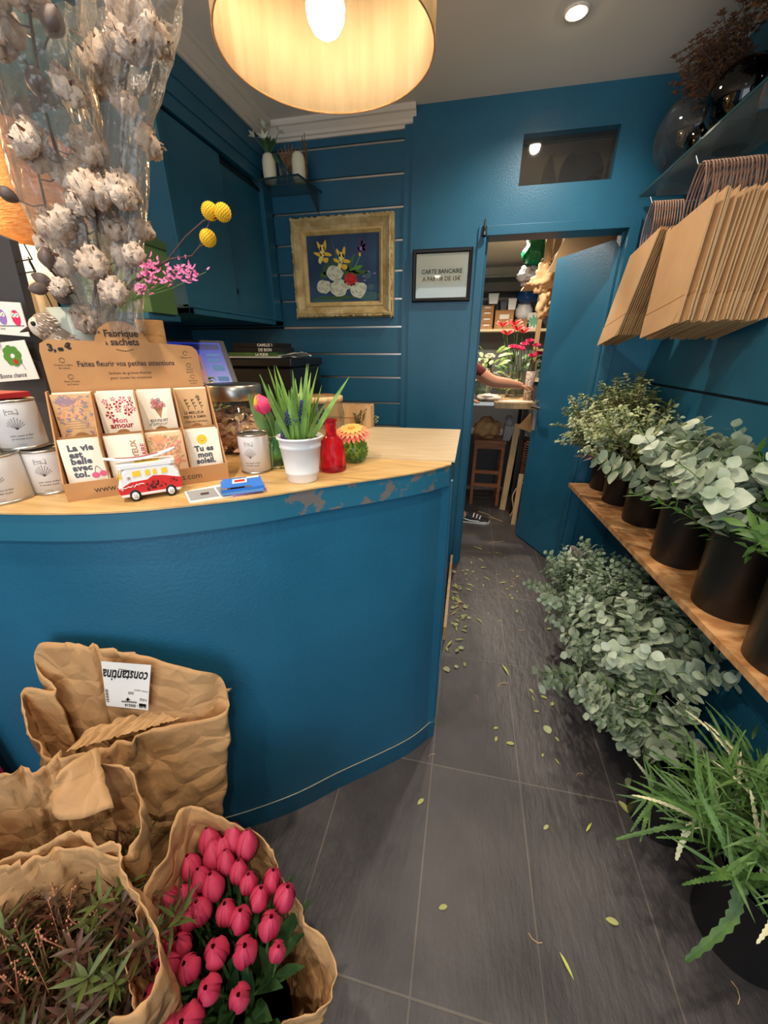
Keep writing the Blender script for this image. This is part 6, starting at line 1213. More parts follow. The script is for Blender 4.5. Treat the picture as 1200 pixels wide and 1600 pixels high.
TUL = [(-0.446, 0.42, 0.47), (-0.411, 0.415, 0.466), (-0.475, 0.391, 0.465), (-0.442, 0.384, 0.464), (-0.511, 0.364, 0.458), (-0.481, 0.353, 0.455), (-0.447, 0.346, 0.454), (-0.411, 0.379, 0.46), (-0.38, 0.368, 0.454), (-0.335, 0.381, 0.451), (-0.348, 0.35, 0.447), (-0.3, 0.362, 0.443), (-0.492, 0.322, 0.447), (-0.526, 0.314, 0.443), (-0.53, 0.296, 0.438), (-0.456, 0.314, 0.445), (-0.404, 0.321, 0.448), (-0.372, 0.318, 0.444), (-0.314, 0.324, 0.437), (-0.495, 0.292, 0.438), (-0.528, 0.262, 0.428), (-0.501, 0.271, 0.431), (-0.469, 0.269, 0.431), (-0.497, 0.253, 0.425), (-0.467, 0.24, 0.422), (-0.392, 0.272, 0.434), (-0.344, 0.285, 0.433), (-0.283, 0.298, 0.427), (-0.431, 0.244, 0.423), (-0.382, 0.235, 0.421), (-0.473, 0.208, 0.41), (-0.327, 0.237, 0.418), (-0.399, 0.201, 0.409), (-0.435, 0.183, 0.401), (-0.471, 0.173, 0.397), (-0.473, 0.3, 0.441), (-0.495, 0.407, 0.469), (-0.457, 0.401, 0.468)]
rr = random.Random(5)
for i, (x, y, z) in enumerate(TUL):
    dx, dy = (x+.40)/.15, (y-.30)/.13; tl = .34*sqrt(dx*dx+dy*dy)
    TP.put(i, (x, y, z-.045+rr.uniform(-.008, .008)), (0, tl+rr.uniform(-.06, .06), math.atan2(dy, dx)), 'closed pink tulip in the foreground bunch', 'pink tulips in the foreground wrap', rr.uniform(.85, 1.1) if i != 27 else .75)
t = thing('tulip_foliage', 'dark green tulip leaves at the lower edge of the foreground bunch', 'leaves', (-.36, .24, .2)); m = MB(); rr = random.Random(31)
for k in range(26): a = rr.uniform(-2.2, -.3); q = rr.uniform(.02, .07); m.leaf((-.385+q*cos(a), .275+q*sin(a), .15), V((cos(a)*.35, sin(a)*.35, 1)), V((-cos(a), -sin(a), .3)), rr.uniform(.15, .21), .040, .2, 0, .25, (.4, .8, 1, .7, .05))
fin('blades', m, 'tulip_leaf', t, recalc=False)
# red cloth thing at far left
t = thing('fuchsia_parcel', 'dark pink parcel standing at the left edge in front of the counter', 'parcel', (-1.32, .42, 0))
m = MB(); q = [(-1.62, .36), (-1.20, .40), (-1.235, .49), (-1.62, .48)]; m.add([(x, y, 0) for x, y in q]+[(-1.60, .37, .62), (-1.225, .41, .52), (-1.26, .48, .66), (-1.60, .47, .66)], [(3, 2, 1, 0), (4, 5, 6, 7), (0, 1, 5, 4), (1, 2, 6, 5), (2, 3, 7, 6), (3, 0, 4, 7)]); fin('wrapping', m, 'fuchsia_cloth', t, bevel=.01)
m = MB(); m.box((-1.45, .372, .2), (-1.42, .374, .5)); fin('seam', m, 'crimson', t)
# ================================================================== BACK ROOM
TZ = 1.075
t = thing('work_table', 'florist work table with a pale top in the back room', 'table', (.15, 4.0, 0))
m = MB(); m.box((-.9, 3.66, TZ-.03), (.30, 4.35, TZ)); fin('tabletop', m, 'steel_brushed', t)
m = MB(); m.box((.24, 3.60, TZ-.045), (.585, 4.35, TZ+.006)); fin('cutting_board', m, 'wood_pale', t, bevel=.002)
for x, y in ((.50, 3.66), (-.85, 3.7), (.54, 4.3), (-.85, 4.3)):
    m = MB(); m.box((x, y, 0), (x+.035, y+.035, TZ-.03)); fin('leg', m, 'black_metal', t)
# stool
def stool():
    c = V((.27, 4.0, 0)); t = thing('wooden_stool', 'brown wooden stool under the work table carrying a paper bag', 'stool', c)
    m = MB(); m.box((.10, 3.86, .655), (.41, 4.16, .685)); fin('seat', m, 'wood_brown', t, bevel=.004)
    for x in (.11, .375):
        for y in (3.87, 4.13): m = MB(); m.bar((x+.012, y+.01, 0), (x+.012, y+.01, .655), .03, .026); fin('leg', m, 'wood_brown', t)
    for z in (.20, .34):
        m = MB(); m.box((.13, 3.872, z), (.38, 3.888, z+.035)); fin('rung', m, 'wood_brown', t)
    m = MB(); m.box((.13, 3.872, .60), (.38, 3.888, .655)); fin('apron', m, 'wood_brown', t)
stool()
def crumple(name, lab, cat, c, r, mt, n=30, jit=.25, sd=0, squash=1):
    t = thing(name, lab, cat, (c[0], c[1], c[2]-r[2])); m = MB()
    def f(u, v):
        a = 2*pi*u; th = pi*(.001+.998*v); d = V((sin(th)*cos(a), sin(th)*sin(a), -cos(th))); h = 1+jit*(noise.noise(d*1.8+V((sd, 0, 0))))+jit*.7*abs(noise.noise(d*5+V((0, sd, 0))))-jit*.25; z = d.z*r[2]*h
        return (c[0]+d.x*r[0]*h, c[1]+d.y*r[1]*h, c[2]+max(z, -r[2]*.92))
    m.grid(f, n, n, 0, closed=True); fin('body', m, mt, t); return t
crumple('paper_bag', 'crumpled brown paper bag lying on the stool seat', 'paper bag', (.215, 3.98, .782), (.12, .10, .105), 'kraft', 34, .35, 4)
t = thing('grey_cloth', 'grey work glove draped beside the paper bag on the stool', 'glove', (.40, 3.93, .686)); m = MB()
for k in range(4): m.tube([(.39+.018*k, 3.84, .88-.01*k), (.385+.02*k, 3.82, .80), (.375+.016*k, 3.83, .70)], [.014, .014, .009], 8)
m.tube([(.41, 3.92, .90), (.415, 3.85, .885), (.41, 3.82, .84)], .034, 10); fin('fabric', m, 'grey', t)
t = thing('timber_offcut', 'pale rough timber post leaning upright beside the stool', 'timber', (.46, 3.8, 0)); m = MB(); m.bar((.44, 3.78, 0), (.49, 3.86, .86), .055, .04); fin('post', m, 'wood_pale', t)
t = thing('trestle_leg', 'second pale timber post behind the rough one under the table', 'timber', (.40, 4.25, 0)); m = MB(); m.bar((.42, 4.25, 0), (.42, 4.26, .8), .04, .04); fin('post', m, 'wood_pale', t)
t = thing('wicker_hamper', 'tall dark wicker hamper partly hidden by the open door', 'basket', (.66, 3.72, 0)); m = MB()
m.box((.56, 3.58, 0), (.78, 3.85, .74), 0)
for k in range(34): m.tube([(.552, 3.575, .01+.0215*k), (.788, 3.575, .01+.0215*k)], .007, 6, 0); m.tube([(.552, 3.575, .01+.0215*k), (.552, 3.85, .01+.0215*k)], .007, 6, 0)
fin('weave', m, mat('wicker_dark', (86, 48, 30), .7, (120, 72, 44), 20), t)
t = thing('cardboard_flap', 'tan cardboard flap sticking out beside the door handle', 'cardboard', (.6, 3.55, .75)); m = MB(); a, b_, c_2 = at(808, 668, 3.56), at(830, 645, 3.56), at(830, 676, 3.56); m.add([a, b_, c_2, a+V((0, .01, 0)), b_+V((0, .01, 0)), c_2+V((0, .01, 0))], [(0, 1, 2), (5, 4, 3), (0, 3, 4, 1), (1, 4, 5, 2), (2, 5, 3, 0)]); fin('sheet', m, 'cardboard', t)
t = thing('rope', 'pale rope loop hanging by the wicker hamper', 'rope', (.55, 3.5, 0)); m = MB(); m.tube(smooth([tuple(at(*p)) for p in ((832, 750, 3.5), (812, 758, 3.5), (801, 775, 3.5), (802, 795, 3.5), (797, 806, 3.5))], 4), .006, 7); fin('strand', m, 'wood_pale', t)
t = thing('timber_board', 'pale timber board standing by the door leaf in the back room', 'board', (.53, 3.42, 0)); m = MB(); m.bar((.515, 3.42, 0), (.53, 3.46, .48), .04, .018); fin('board', m, 'wood_pale', t)
m = MB(); m.box((.0, 4.5, .0), (.7, 4.9, .62)); tag(fin('storage_chest', m, 'plaster_dark'), 'dark chest in the shadow behind the stool', 'chest')
# flowers and vases on the table
def cyl_vase(lab, c, r, h, mt='thin_glass', wat=None):
    t = thing('cylinder_vase', lab, 'vase', c); m = MB(); m.lathe([(.001, .004), (r, 0), (r, h), (r-.003, h), (r-.003, .01), (.001, .01)], c, 28); fin('body', m, mt, t)
    if wat: m = MB(); m.lathe([(.001, .012), (r-.005, .012), (r-.005, h*.45), (.001, h*.45)], c, 20); fin('contents', m, wat, t)
zt = TZ+.006
cyl_vase('tall clear cylinder vase at the left on the work table', (.42, 4.12, zt), .055, .24); cyl_vase('tall clear cylinder vase in the middle on the work table', (.53, 4.16, zt), .055, .25); cyl_vase('clear cylinder vase with yellow stems on the work table', (.56, 3.98, zt), .035, .15, wat='oak_top'); cyl_vase('clear vase holding white flowers at the table corner', (.14, 3.95, TZ), .07, .2, wat='leaf_green')
t = thing('paper_roll', 'white speckled roll standing at the right on the work table', 'roll', (.545, 3.85, zt)); m = MB(); m.lathe([(.001, 0), (.04, 0), (.04, .25), (.015, .25), (.015, .2)], (.545, 3.85, zt), 24); fin('roll', m, mat('speckle', (226, 216, 200), .7, (150, 110, 90), 60), t)
def blooms(name, lab, c, heads, mt, r, petals=12, leafm='leaf_green', leaves=20, spread=.1, hgt=.15, cat='flowers', lily_=False, sd=0):
    rr = random.Random(sd); t = thing(name, lab, cat, c); st = MB(); fl = MB(); lf = MB(); c = V(c)
    for h in heads:
        h = V(h); st.tube([c, (c+h)/2, h], .004, 5)
        for k in range(6 if lily_ else petals):
            a = k*(pi/3 if lily_ else 2.4); q = 1 if lily_ else sqrt((k+1)/petals); o = V((cos(a), sin(a)*.6-.4, (.7 if lily_ else 1.2-q))); fl.leaf(h, o, V((-cos(a), -1, .5)), r*(1.2 if lily_ else q), r*(.5 if lily_ else .8), .25, 0, .15, (.4, .9, 1, .7, .1) if lily_ else (.5, 1, 1, .8, .4))
    for k in range(leaves):
        a = rr.uniform(0, 6.28); p = c+V((spread*.5*cos(a), spread*.3*sin(a), rr.uniform(.3, 1)*hgt)); lf.leaf(p, V((cos(a), sin(a)*.6, rr.uniform(0, 1.2))), V((0, -.6, 1)), rr.uniform(.07, .12), .04, .3, 0, .2)
    fin('stem', st, 'stem_green', t); fin('blossoms', fl, mt, t, recalc=False); fin('leaves', lf, leafm, t, recalc=False)
blooms('amaryllis', 'red amaryllis flowers standing high behind the clear vases', (.44, 4.3, TZ+.01), [at(785, 510, 4.25), at(805, 508, 4.25), at(792, 523, 4.2), at(818, 520, 4.25), at(809, 516, 4.2)], mat('amaryllis_red', (176, 36, 32), .5), .06, lily_=True, leaves=14, spread=.2, hgt=.38, sd=1)
blooms('potted_azalea', 'bright pink potted azalea next to the red amaryllis', (.54, 4.28, TZ+.006), [at(*p) for p in ((828, 533, 4.1), (838, 540, 4.1), (820, 538, 4.1), (808, 543, 4.1), (815, 545, 4.1), (801, 542, 4.1), (832, 556, 4.1), (842, 552, 4.1))], mat('azalea_pink', (214, 30, 84), .5, (226, 70, 110), 14), .042, 16, leaves=44, spread=.3, hgt=.40, sd=2)
blooms('white_flower_bunch', 'bunch of white flowers and greenery in the corner vase', (.14, 3.95, TZ+.15), [at(*p) for p in ((752, 565, 3.9), (757, 580, 3.9), (765, 557, 3.9), (748, 575, 3.9), (756, 592, 3.9))], 'petal_white', .05, 14, mat('leaf_lime', (140, 164, 80), .5), 36, .26, .26, sd=3)
blooms('babys_breath', 'small white filler flowers beside the clear vases', (.3, 4.0, TZ+.03), [at(774+4*k, 583+3*(k % 3), 3.95) for k in range(6)], 'petal_white', .022, 8, 'leaf_lime', 14, .16, .12, sd=4)
crumple('tissue_paper', 'crumpled white tissue on the left part of the work table', 'tissue', (.19, 3.78, TZ+.03), (.10, .06, .03), 'paper_cream', 26, .5, 7)
t = thing('kraft_sheet', 'thin sheet of paper under the hand on the work table', 'paper', (.5, 3.8, zt)); m = MB(); m.box((.28, 3.66, zt), (.58, 3.78, zt+.002)); fin('sheet', m, 'paper_cream', t)
# shelf on the rear wall
m = MB(); m.box((BX0, 5.62, 1.735), (BX1, BY, 1.765)); tag(fin('storage_shelf', m, 'cream_paint'), 'long pale shelf on the rear wall of the back room', 'shelf')
m = MB(); m.box((BX0, 5.55, 1.13), (BX1, BY, 1.16)); tag(fin('rear_worktop', m, 'cream_paint'), 'pale worktop along the rear wall behind the flowers', 'worktop')
m = MB(); m.box((BX0, 5.6, 0), (BX1, BY, 1.13)); tag(fin('rear_cabinet', m, 'plaster_dark'), 'dark base cabinet along the rear wall of the back room', 'cabinet')
def pxbox(name, lab, cat, x0, y0, x1, y1, Yq, dep, mt, taper=1, lid=None):
    a = at(x0, y1, Yq); b = at(x1, y0, Yq); t = thing(name, lab, cat, ((a.x+b.x)/2, Yq+dep/2, a.z)); m = MB(); cx = (a.x+b.x)/2; w = (b.x-a.x)/2
    vs = [(cx+sx*w*k, yy, zz) for zz, k in ((a.z, taper), (b.z, 1)) for sx, yy in ((-1, Yq), (1, Yq), (1, Yq+dep), (-1, Yq+dep))]; m.add(vs, [(0, 3, 2, 1), (4, 5, 6, 7), (0, 1, 5, 4), (1, 2, 6, 5), (2, 3, 7, 6), (3, 0, 4, 7)]); fin('carton' if taper == 1 else 'tub', m, mt, t, bevel=.004)
    if lid: m = MB(); m.box((cx-w*1.03, Yq-.006, b.z-.012), (cx+w*1.03, Yq+dep+.006, b.z+.004)); fin('lid', m, lid, t)
    return t
SHZ = 1.765
def shb(name, lab, cat, x0, x1, h, mt, z=SHZ, taper=1, lid=None, Yq=5.66, dep=.26):
    a = at(x0, 500, Yq).x; b = at(x1, 500, Yq).x; t = thing(name, lab, cat, ((a+b)/2, Yq+dep/2, z)); m = MB(); cx = (a+b)/2; w = (b-a)/2
    vs = [(cx+sx*w*k, yy, zz) for zz, k in ((z, taper), (z+h, 1)) for sx, yy in ((-1, Yq), (1, Yq), (1, Yq+dep), (-1, Yq+dep))]; m.add(vs, [(0, 3, 2, 1), (4, 5, 6, 7), (0, 1, 5, 4), (1, 2, 6, 5), (2, 3, 7, 6), (3, 0, 4, 7)]); fin('tub' if taper < 1 else 'carton', m, mt, t, bevel=.004)
    if lid: m = MB(); m.box((cx-w*.5, Yq-.004, z+h*.55), (cx+w*.5, Yq, z+h*.8)); fin('label', m, lid, t)
    m = MB(); m.box((cx-w*1.02, Yq-.004, z+h), (cx+w*1.02, Yq+dep, z+h+.008)); fin('rim', m, mt, t)
z = SHZ
for i, (h, lab) in enumerate(((.075, 'lowest'), (.07, 'second'), (.07, 'third'), (.06, 'topmost'))):
    shb('small_carton', lab+' small brown carton in the stack at the left of the storage shelf', 'carton', 751, 770, h-.008, 'cardboard', z, 1, 'paper_white'); z += h
shb('carton', 'square brown carton in the middle of the storage shelf', 'carton', 773, 802, .21, 'cardboard', SHZ, 1, 'paper_cream'); shb('carton', 'brown carton at the right of the storage shelf below the white jar', 'carton', 805, 828, .10, 'cardboard', SHZ)
shb('plastic_tub', 'light grey tub on top of the left cartons', 'tub', 760, 776, .11, 'tin_white', SHZ+.29, .8); shb('plastic_tub', 'dark grey tub between the light tubs on the shelf', 'tub', 779, 790, .10, 'ink_grey', SHZ+.22, .8); shb('plastic_tub', 'light tub on top of the square carton', 'tub', 791, 804, .12, 'tin_white', SHZ+.22, .85)
c = (at(817, 500, 5.75).x, 5.76, SHZ+.11); t = thing('white_jar', 'large round white jar on the storage shelf', 'jar', c); m = MB(); m.lathe([(.001, 0), (.07, 0), (.105, .05), (.105, .12), (.08, .16), (.085, .18), (.001, .18)], c, 28); fin('body', m, 'tin_white', t)
crumple('blue_plastic_bag', 'shiny blue plastic bag above the white jar', 'plastic bag', tuple(at(824, 463, 5.68)), (.15, .10, .085), 'balloon_blue', 24, .3, 3)
# things on rear worktop
for i, (px, h, r, mt, lab) in enumerate(((755, .16, .035, 'thin_glass', 'clear bottle at the left on the rear worktop'), (767, .24, .03, 'black_plastic', 'black bottle on the rear worktop'), (778, .15, .05, 'thin_glass', 'clear glass jar beside the black bottle on the rear worktop'), (790, .17, .045, 'thin_glass', 'second clear glass jar right of the black bottle'))):
    x = at(px, 550, 5.75).x; t = thing('bottle' if i < 2 else 'glass_jar', lab, 'bottle' if i < 2 else 'jar', (x, 5.75, 1.16)); m = MB(); m.lathe([(.001, 0), (r, 0), (r, h*.65), (r*.45, h*.8), (r*.45, h), (.001, h)] if i < 2 else [(.001, 0), (r, 0), (r, h), (r*.95, h)], (x, 5.75, 1.16), 20); fin('body', m, mt, t)
# shelving at the right side, partly hidden by the door
t = thing('side_shelving', 'pale wooden shelving along the right wall of the back room', 'shelving', (.8, 4.1, 0))
for y in (3.55, 4.3): m = MB(); m.box((.60, y, 0), (.64, y+.04, 2.45)); fin('upright', m, 'wood_pale', t); m = MB(); m.box((.92, y, 0), (.96, y+.04, 2.45)); fin('upright', m, 'wood_pale', t)
for z in (1.50, 1.86, 2.2): m = MB(); m.box((.60, 3.55, z), (.96, 4.34, z+.02)); fin('shelf_board', m, 'wood_pale', t)
crumple('foil_balloon', 'shiny green foil bundle near the ceiling of the back room', 'foil bundle', tuple(at(836, 394, 4.2)), (.105, .10, .11), 'balloon_green', 26, .3, 2)
m = MB(); m.box((.43, 4.05, 2.045), (.59, 4.5, 2.06)); tag(fin('plank', m, 'wood_pale'), 'narrow pale plank under the clear plastic bundle', 'plank')
crumple('clear_plastic_bundle', 'crumpled clear plastic bundle under the green foil bundle', 'plastic bag', tuple(at(828, 432, 4.2)), (.10, .1, .085), mat('milky_plastic', (150, 146, 142), .3), 26, .5, 5)
crumple('paper_bundle', 'crumpled cream paper bundle beside the top of the door leaf', 'paper bundle', tuple(at(852, 436, 3.9)), (.10, .10, .11), 'paper_kraft', 26, .5, 8)
crumple('paper_bundle', 'lower crumpled cream paper bundle beside the door leaf edge', 'paper bundle', tuple(at(850, 476, 3.9)), (.055, .08, .12), 'paper_kraft', 26, .5, 9)
t = thing('sloping_board', 'large pale board leaning across the top of the doorway view', 'board', (.7, 3.6, 1.9)); m = MB(); a, b_, c_2, d_ = at(856, 425, 3.5), at(888, 362, 3.5), at(960, 362, 3.5), at(945, 425, 3.5); m.add([a, b_, c_2, d_]+[p+V((0, .015, 0)) for p in (a, b_, c_2, d_)], [(0, 1, 2, 3), (7, 6, 5, 4), (0, 4, 5, 1), (1, 5, 6, 2), (2, 6, 7, 3), (3, 7, 4, 0)]); fin('sheet', m, 'paper_kraft', t)
for i, px in enumerate((857, 872)):
    t = thing('timber_batten', ('left' if i == 0 else 'right')+' upright pale batten at the top of the doorway view', 'batten', tuple(at(px, 420, 4.0))); m = MB(); a = at(px, 355, 4.0); m.box((a.x, 4.0, 1.88), (a.x+.045, 4.04, 2.46)); fin('batten', m, 'wood_pale', t)
t = pxbox('patterned_box', 'white box with a green star pattern beside the red amaryllis', 'box', 822, 488, 846, 515, 5.66, .2, 'paper_white')
m = MB(); a = at(834, 502, 5.655); m.M = frame((a.x, 5.654, a.z), 0)
for k in range(8): leafp(m, 0, 0, k*pi/4+.2, .085, .03, 0)
fin('star_print', m, mat('mint', (110, 180, 140), .6), t)
# grey duct band along the rear wall
m = MB(); m.box((BX0, 5.7, 2.20), (.7, BY, 2.30)); tag(fin('wall_duct', m, 'plaster_grey'), 'grey duct running below the rear cornice of the back room', 'duct')
# dark round solid standing in for the glass bowl's reflection in the transom
t = thing('bowl_reflection_shape', 'dark round shape standing for a bowl reflection in the glass above the door', 'tub', tuple(at(895, 275, 2.9))); c = V((at(905, 262, 2.9).x, 2.93, 2.387))
m = MB(); m.M = Matrix.Translation(c) @ Matrix.Rotation(R(78), 4, 'X'); m.lathe([(.001, 0), (.09, 0), (.108, .06), (.112, .11), (.108, .11), (.088, .01), (.001, .01)], (0, 0, 0), 36); fin('body', m, mat('bowl_reflection_dark', (66, 66, 70), .3), t)
t = thing('paper_cone', 'pale paper cone seen through the glass above the door', 'paper', tuple(at(850, 300, 2.86))); m = MB(); c0, c1, c2_, c3 = at(838, 310, 2.85), at(852, 258, 2.87), at(862, 240, 2.87), at(872, 310, 2.85); m.grid(lambda u, v: tuple(c0.lerp(c3, u).lerp(c1.lerp(c2_, u), v)+V((0, -.03*sin(pi*u), 0))), 8, 6, 0, sm=False); fin('paper', m, 'paper_kraft', t, solid=.002)
m = MB(); m.box((.10, 2.721, 2.255), (.96, 3.05, 2.27)); tag(fin('high_shelf', m, 'wood_pale'), 'high shelf just inside the doorway above the head of the opening', 'shelf')
m = MB(); 
# ================================================================== PERSON behind the jamb
def skin_body(name, pts, edges, radii, mt, parent, root=0, subs=2):
    me = bpy.data.meshes.new(name); me.from_pydata([tuple(p) for p in pts], edges, []); o = bpy.data.objects.new(name, me); COL.objects.link(o)
    md = o.modifiers.new('skin', 'SKIN'); md.use_smooth_shade = True; sv = me.skin_vertices[0].data if me.skin_vertices else None
    if sv is None:
        bm = bmesh.new(); bm.from_mesh(me); bm.verts.layers.skin.verify(); bm.to_mesh(me); bm.free(); sv = me.skin_vertices[0].data
    for i, r in enumerate(radii): sv[i].radius = r if isinstance(r, tuple) else (r, r)
    sv[root].use_root = True; s_ = o.modifiers.new('sub', 'SUBSURF'); s_.levels = s_.render_levels = subs
    dg = bpy.context.evaluated_depsgraph_get(); ev = o.evaluated_get(dg); nm = bpy.data.meshes.new_from_object(ev); bpy.data.objects.remove(o); bpy.data.meshes.remove(me)
    n = bpy.data.objects.new(name, nm); COL.objects.link(n); nm.materials.clear(); nm.materials.append(MATS[mt]); nm.polygons.foreach_set('use_smooth', [True]*len(nm.polygons)); nm.transform(WM[parent.name].inverted()); WM[n.name] = WM[parent.name]; n.parent = parent; return n
PX, PY = -.17, 3.47
t = thing('person', 'person in dark red T-shirt and brown trousers reaching over the work table', 'person', (PX, PY, 0))
hand = at(822, 604, 3.62); wr = at(806, 601, 3.61); el = at(770, 596, 3.60); sh = V((-.06, 3.55, 1.43))
pts = [(PX, PY, .98), (PX+.01, PY, 1.12), (PX+.03, PY, 1.30), (PX+.05, PY, 1.42), (PX+.07, PY, 1.50), (PX+.10, PY, 1.60), (PX+.11, PY, 1.70),
       (sh.x+.0, sh.y+.05, sh.z-.01), (sh.x+.05, sh.y+.06, 1.385), (el.x, el.y, el.z-.005), ((el.x+wr.x)/2, 3.605, (el.z+wr.z)/2), wr, hand-V((.02, 0, 0)),
       (PX+.04, PY-.17, 1.42), (PX+.08, PY-.22, 1.18), (PX+.12, PY-.08, 1.12), (PX+.15, PY+.02, 1.11), (PX+.19, PY+.06, 1.10),
       (PX, PY+.09, .93), (PX+.02, PY+.09, .52), (PX+.02, PY+.09, .09), (PX, PY-.09, .93), (PX+.10, PY-.10, .52), (PX+.19, PY-.08, .09), (PX+.13, PY+.09, .04), (PX+.27, PY-.07, .04)]
ed = [(0, 1), (1, 2), (2, 3), (3, 4), (4, 5), (5, 6), (3, 7), (7, 8), (8, 9), (9, 10), (10, 11), (11, 12), (3, 13), (13, 14), (14, 15), (15, 16), (16, 17), (0, 18), (18, 19), (19, 20), (0, 21), (21, 22), (22, 23), (20, 24), (23, 25)]
rd = [(.12, .15), (.11, .14), (.12, .16), (.09, .13), .052, (.075, .07), (.07, .065), (.068), .066, .054, .050, .036, (.036, .024), .06, .045, .036, .028, (.028, .018), .085, .058, .04, .085, .058, .04, .035, .035]
skin_body('body', pts, ed, rd, 'skin', t)
def fingers(base, dirv, curl, side, parent, s_=1):
    for k in range(4):
        off = V(side)*(.022-.0148*k); L_ = [.062, .07, .066, .05][k]*s_; p = V(base)+off; d = V(dirv).normalized(); q = [p-d*.02]
        for j, f_ in enumerate((.45, .3, .25)): p = p+d*L_*f_; q.append(p.copy()); d = (d+V(curl)*.45).normalized()
        m = MB(); m.tube(q, [.0092, .009, .0082, .0066], 8); m.ball(q[-1], .0066, 8); fin('finger', m, 'skin', parent)
    p = V(base)-V(dirv).normalized()*.045+V(side)*.025; m = MB(); m.tube([p, p+V(dirv)*.03+V(side)*.02+V(curl)*.012, p+V(dirv)*.058+V(side)*.018+V(curl)*.025], [.012, .0105, .008], 8); m.ball(p+V(dirv)*.058+V(side)*.018+V(curl)*.025, .008, 8); fin('thumb', m, 'skin', parent)
fingers(hand, (1, -.05, -.15), (-.15, 0, -1), (0, -1, .15), t); fingers((PX+.205, PY+.065, 1.10), (1, .2, -.1), (-.1, 0, -.4), (0, 1, .1), t)
skin_body('shirt', [(PX, PY, .95), (PX+.01, PY, 1.12), (PX+.03, PY, 1.30), (PX+.05, PY, 1.42), (sh.x, sh.y+.05, sh.z-.01), (sh.x+.05, sh.y+.06, 1.385), (el.x-.055, el.y, el.z+.035), (PX+.04, PY-.17, 1.42), (PX+.07, PY-.21, 1.26)], [(0, 1), (1, 2), (2, 3), (3, 4), (4, 5), (5, 6), (3, 7), (7, 8)], [(.135, .165), (.125, .155), (.135, .175), (.105, .145), .072, .066, .058, .072, .062], 'shirt_red', t)
skin_body('trousers', [(PX, PY, 1.0), (PX, PY+.09, .90), (PX+.02, PY+.09, .52), (PX+.02, PY+.09, .10), (PX, PY-.09, .90), (PX+.10, PY-.10, .52), (PX+.19, PY-.08, .10)], [(0, 1), (1, 2), (2, 3), (0, 4), (4, 5), (5, 6)], [(.135, .16), .10, .075, .066, .10, .075, .066], 'trouser_brown', t)
def shoe(x, y):
    m = MB(); out = [(-.11, .025), (-.10, .036), (-.02, .036), (.07, .046), (.14, .044), (.175, .02), (.178, 0)]; ol = out+[(a, -b_) for a, b_ in out[::-1][1:]]; m.prism([(x+a, y+b_) for a, b_ in ol], 0, .022, 1)
    m.grid(lambda u, v: (x-.105+.275*v, y+(.034+.010*sin(pi*min(1, v*1.1)))*cos(pi*u)*(1 if v < .97 else .6), .02+(.085-.062*min(1, max(0, v-.28)/.6)**.7)*sin(pi*u)**.7), 14, 18, 0)
    s_ = fin('shoe', m, ['shoe_black', 'shoe_white'], t); m = MB()
    for k in range(3): m.tube([(x+.02+.03*k, y-.035, .062-.008*k), (x+.03+.03*k, y, .088-.012*k), (x+.04+.03*k, y+.035, .062-.008*k)], .006, 6)
    m.tube([(x-.09, y-.041, .05), (x-.0, y-.045, .03), (x+.08, y-.05, .03)], .005, 6); fin('laces', m, 'shoe_white', s_)
shoe(PX+.29, PY-.07); shoe(PX+.03, PY+.11)
m = MB(); m.ball((PX+.085, PY, 1.70), (.095, .082, .085), 18, 0, .15, 3); m.ball((PX+.05, PY, 1.64), (.07, .078, .09), 16, 0, .15, 5); fin('hair', m, 'hair_brown', t)
m = MB(); hx = PX+.175
m.ball((PX+.178, PY, 1.635), (.014, .010, .018), 10); fin('nose', m, 'skin', t)
for s_ in (-1, 1):
    m = MB(); m.ball((PX+.163, PY+s_*.028, 1.655), (.008, .012, .008), 10); fin('eye', m, 'paper_white', t); m = MB(); m.ball((PX+.12, PY+s_*.074, 1.63), (.016, .008, .026), 10); fin('ear', m, 'skin', t)
m = MB(); m.ball((PX+.168, PY, 1.598), (.007, .022, .006), 10); fin('mouth', m, 'rose', t)
# ================================================================== LEAF LITTER on the floor
def scrap(kind, sd):
    rr = random.Random(sd); t = None; m = MB()
    if kind == 'oval': m.leaf((-.014, 0, .002), (1, 0, .06), (0, 0, 1), .028, .014, .15, 0, .15, (.3, .9, 1, .8, .1))
    elif kind == 'long': m.leaf((-.028, 0, .002), (1, 0, .08), (0, 0, 1), .056, .009, .2, 0, .2, (.1, .8, 1, .7, .05))
    elif kind == 'round': m.leaf((-.014, 0, .002), (1, 0, .08), (0, 0, 1), .028, .026, .1, 0, .12, (.3, .85, 1, .9, .3))
    elif kind == 'curl': m.tube([(-.02, 0, .003), (-.008, .007, .004), (.008, .005, .003), (.02, -.004, .002)], .0011, 5)
    elif kind == 'twig': m.tube([(-.07, 0, .002), (-.02, .010, .003), (.03, .0, .003), (.08, .014, .002)], .0013, 5); m.tube([(-.02, .010, .003), (.0, .03, .003)], .001, 4)
    o = fin('fallen_'+{'oval': 'leaf', 'long': 'leaf', 'round': 'leaf', 'curl': 'scrap', 'twig': 'scrap'}[kind], m, {'oval': 'leaf_dry', 'long': mat('leaf_lime2', (190, 192, 96), .6), 'round': mat('leaf_euc_dry', (170, 176, 130), .6), 'curl': 'wood_pale', 'twig': 'wood_pale'}[kind], recalc=False)
    return o
PR = {k: scrap(k, 1) for k in ('oval', 'long', 'round', 'curl', 'twig')}
UP = set()
PLACED = []
def litter(kind, x, y, rz, lab, group, s_=1, z=0, dark=False):
    p = PR[kind]
    if kind not in UP: UP.add(kind); o = p
    else: o = p.copy(); COL.objects.link(o)
    o.location = (x, y, z+.0006); o.rotation_euler = (0, 0, rz); o.scale = (s_,)*3; tag(o, lab, 'fallen '+{'curl': 'scrap', 'twig': 'twig'}.get(kind, 'leaf'), group)
rr = random.Random(77)
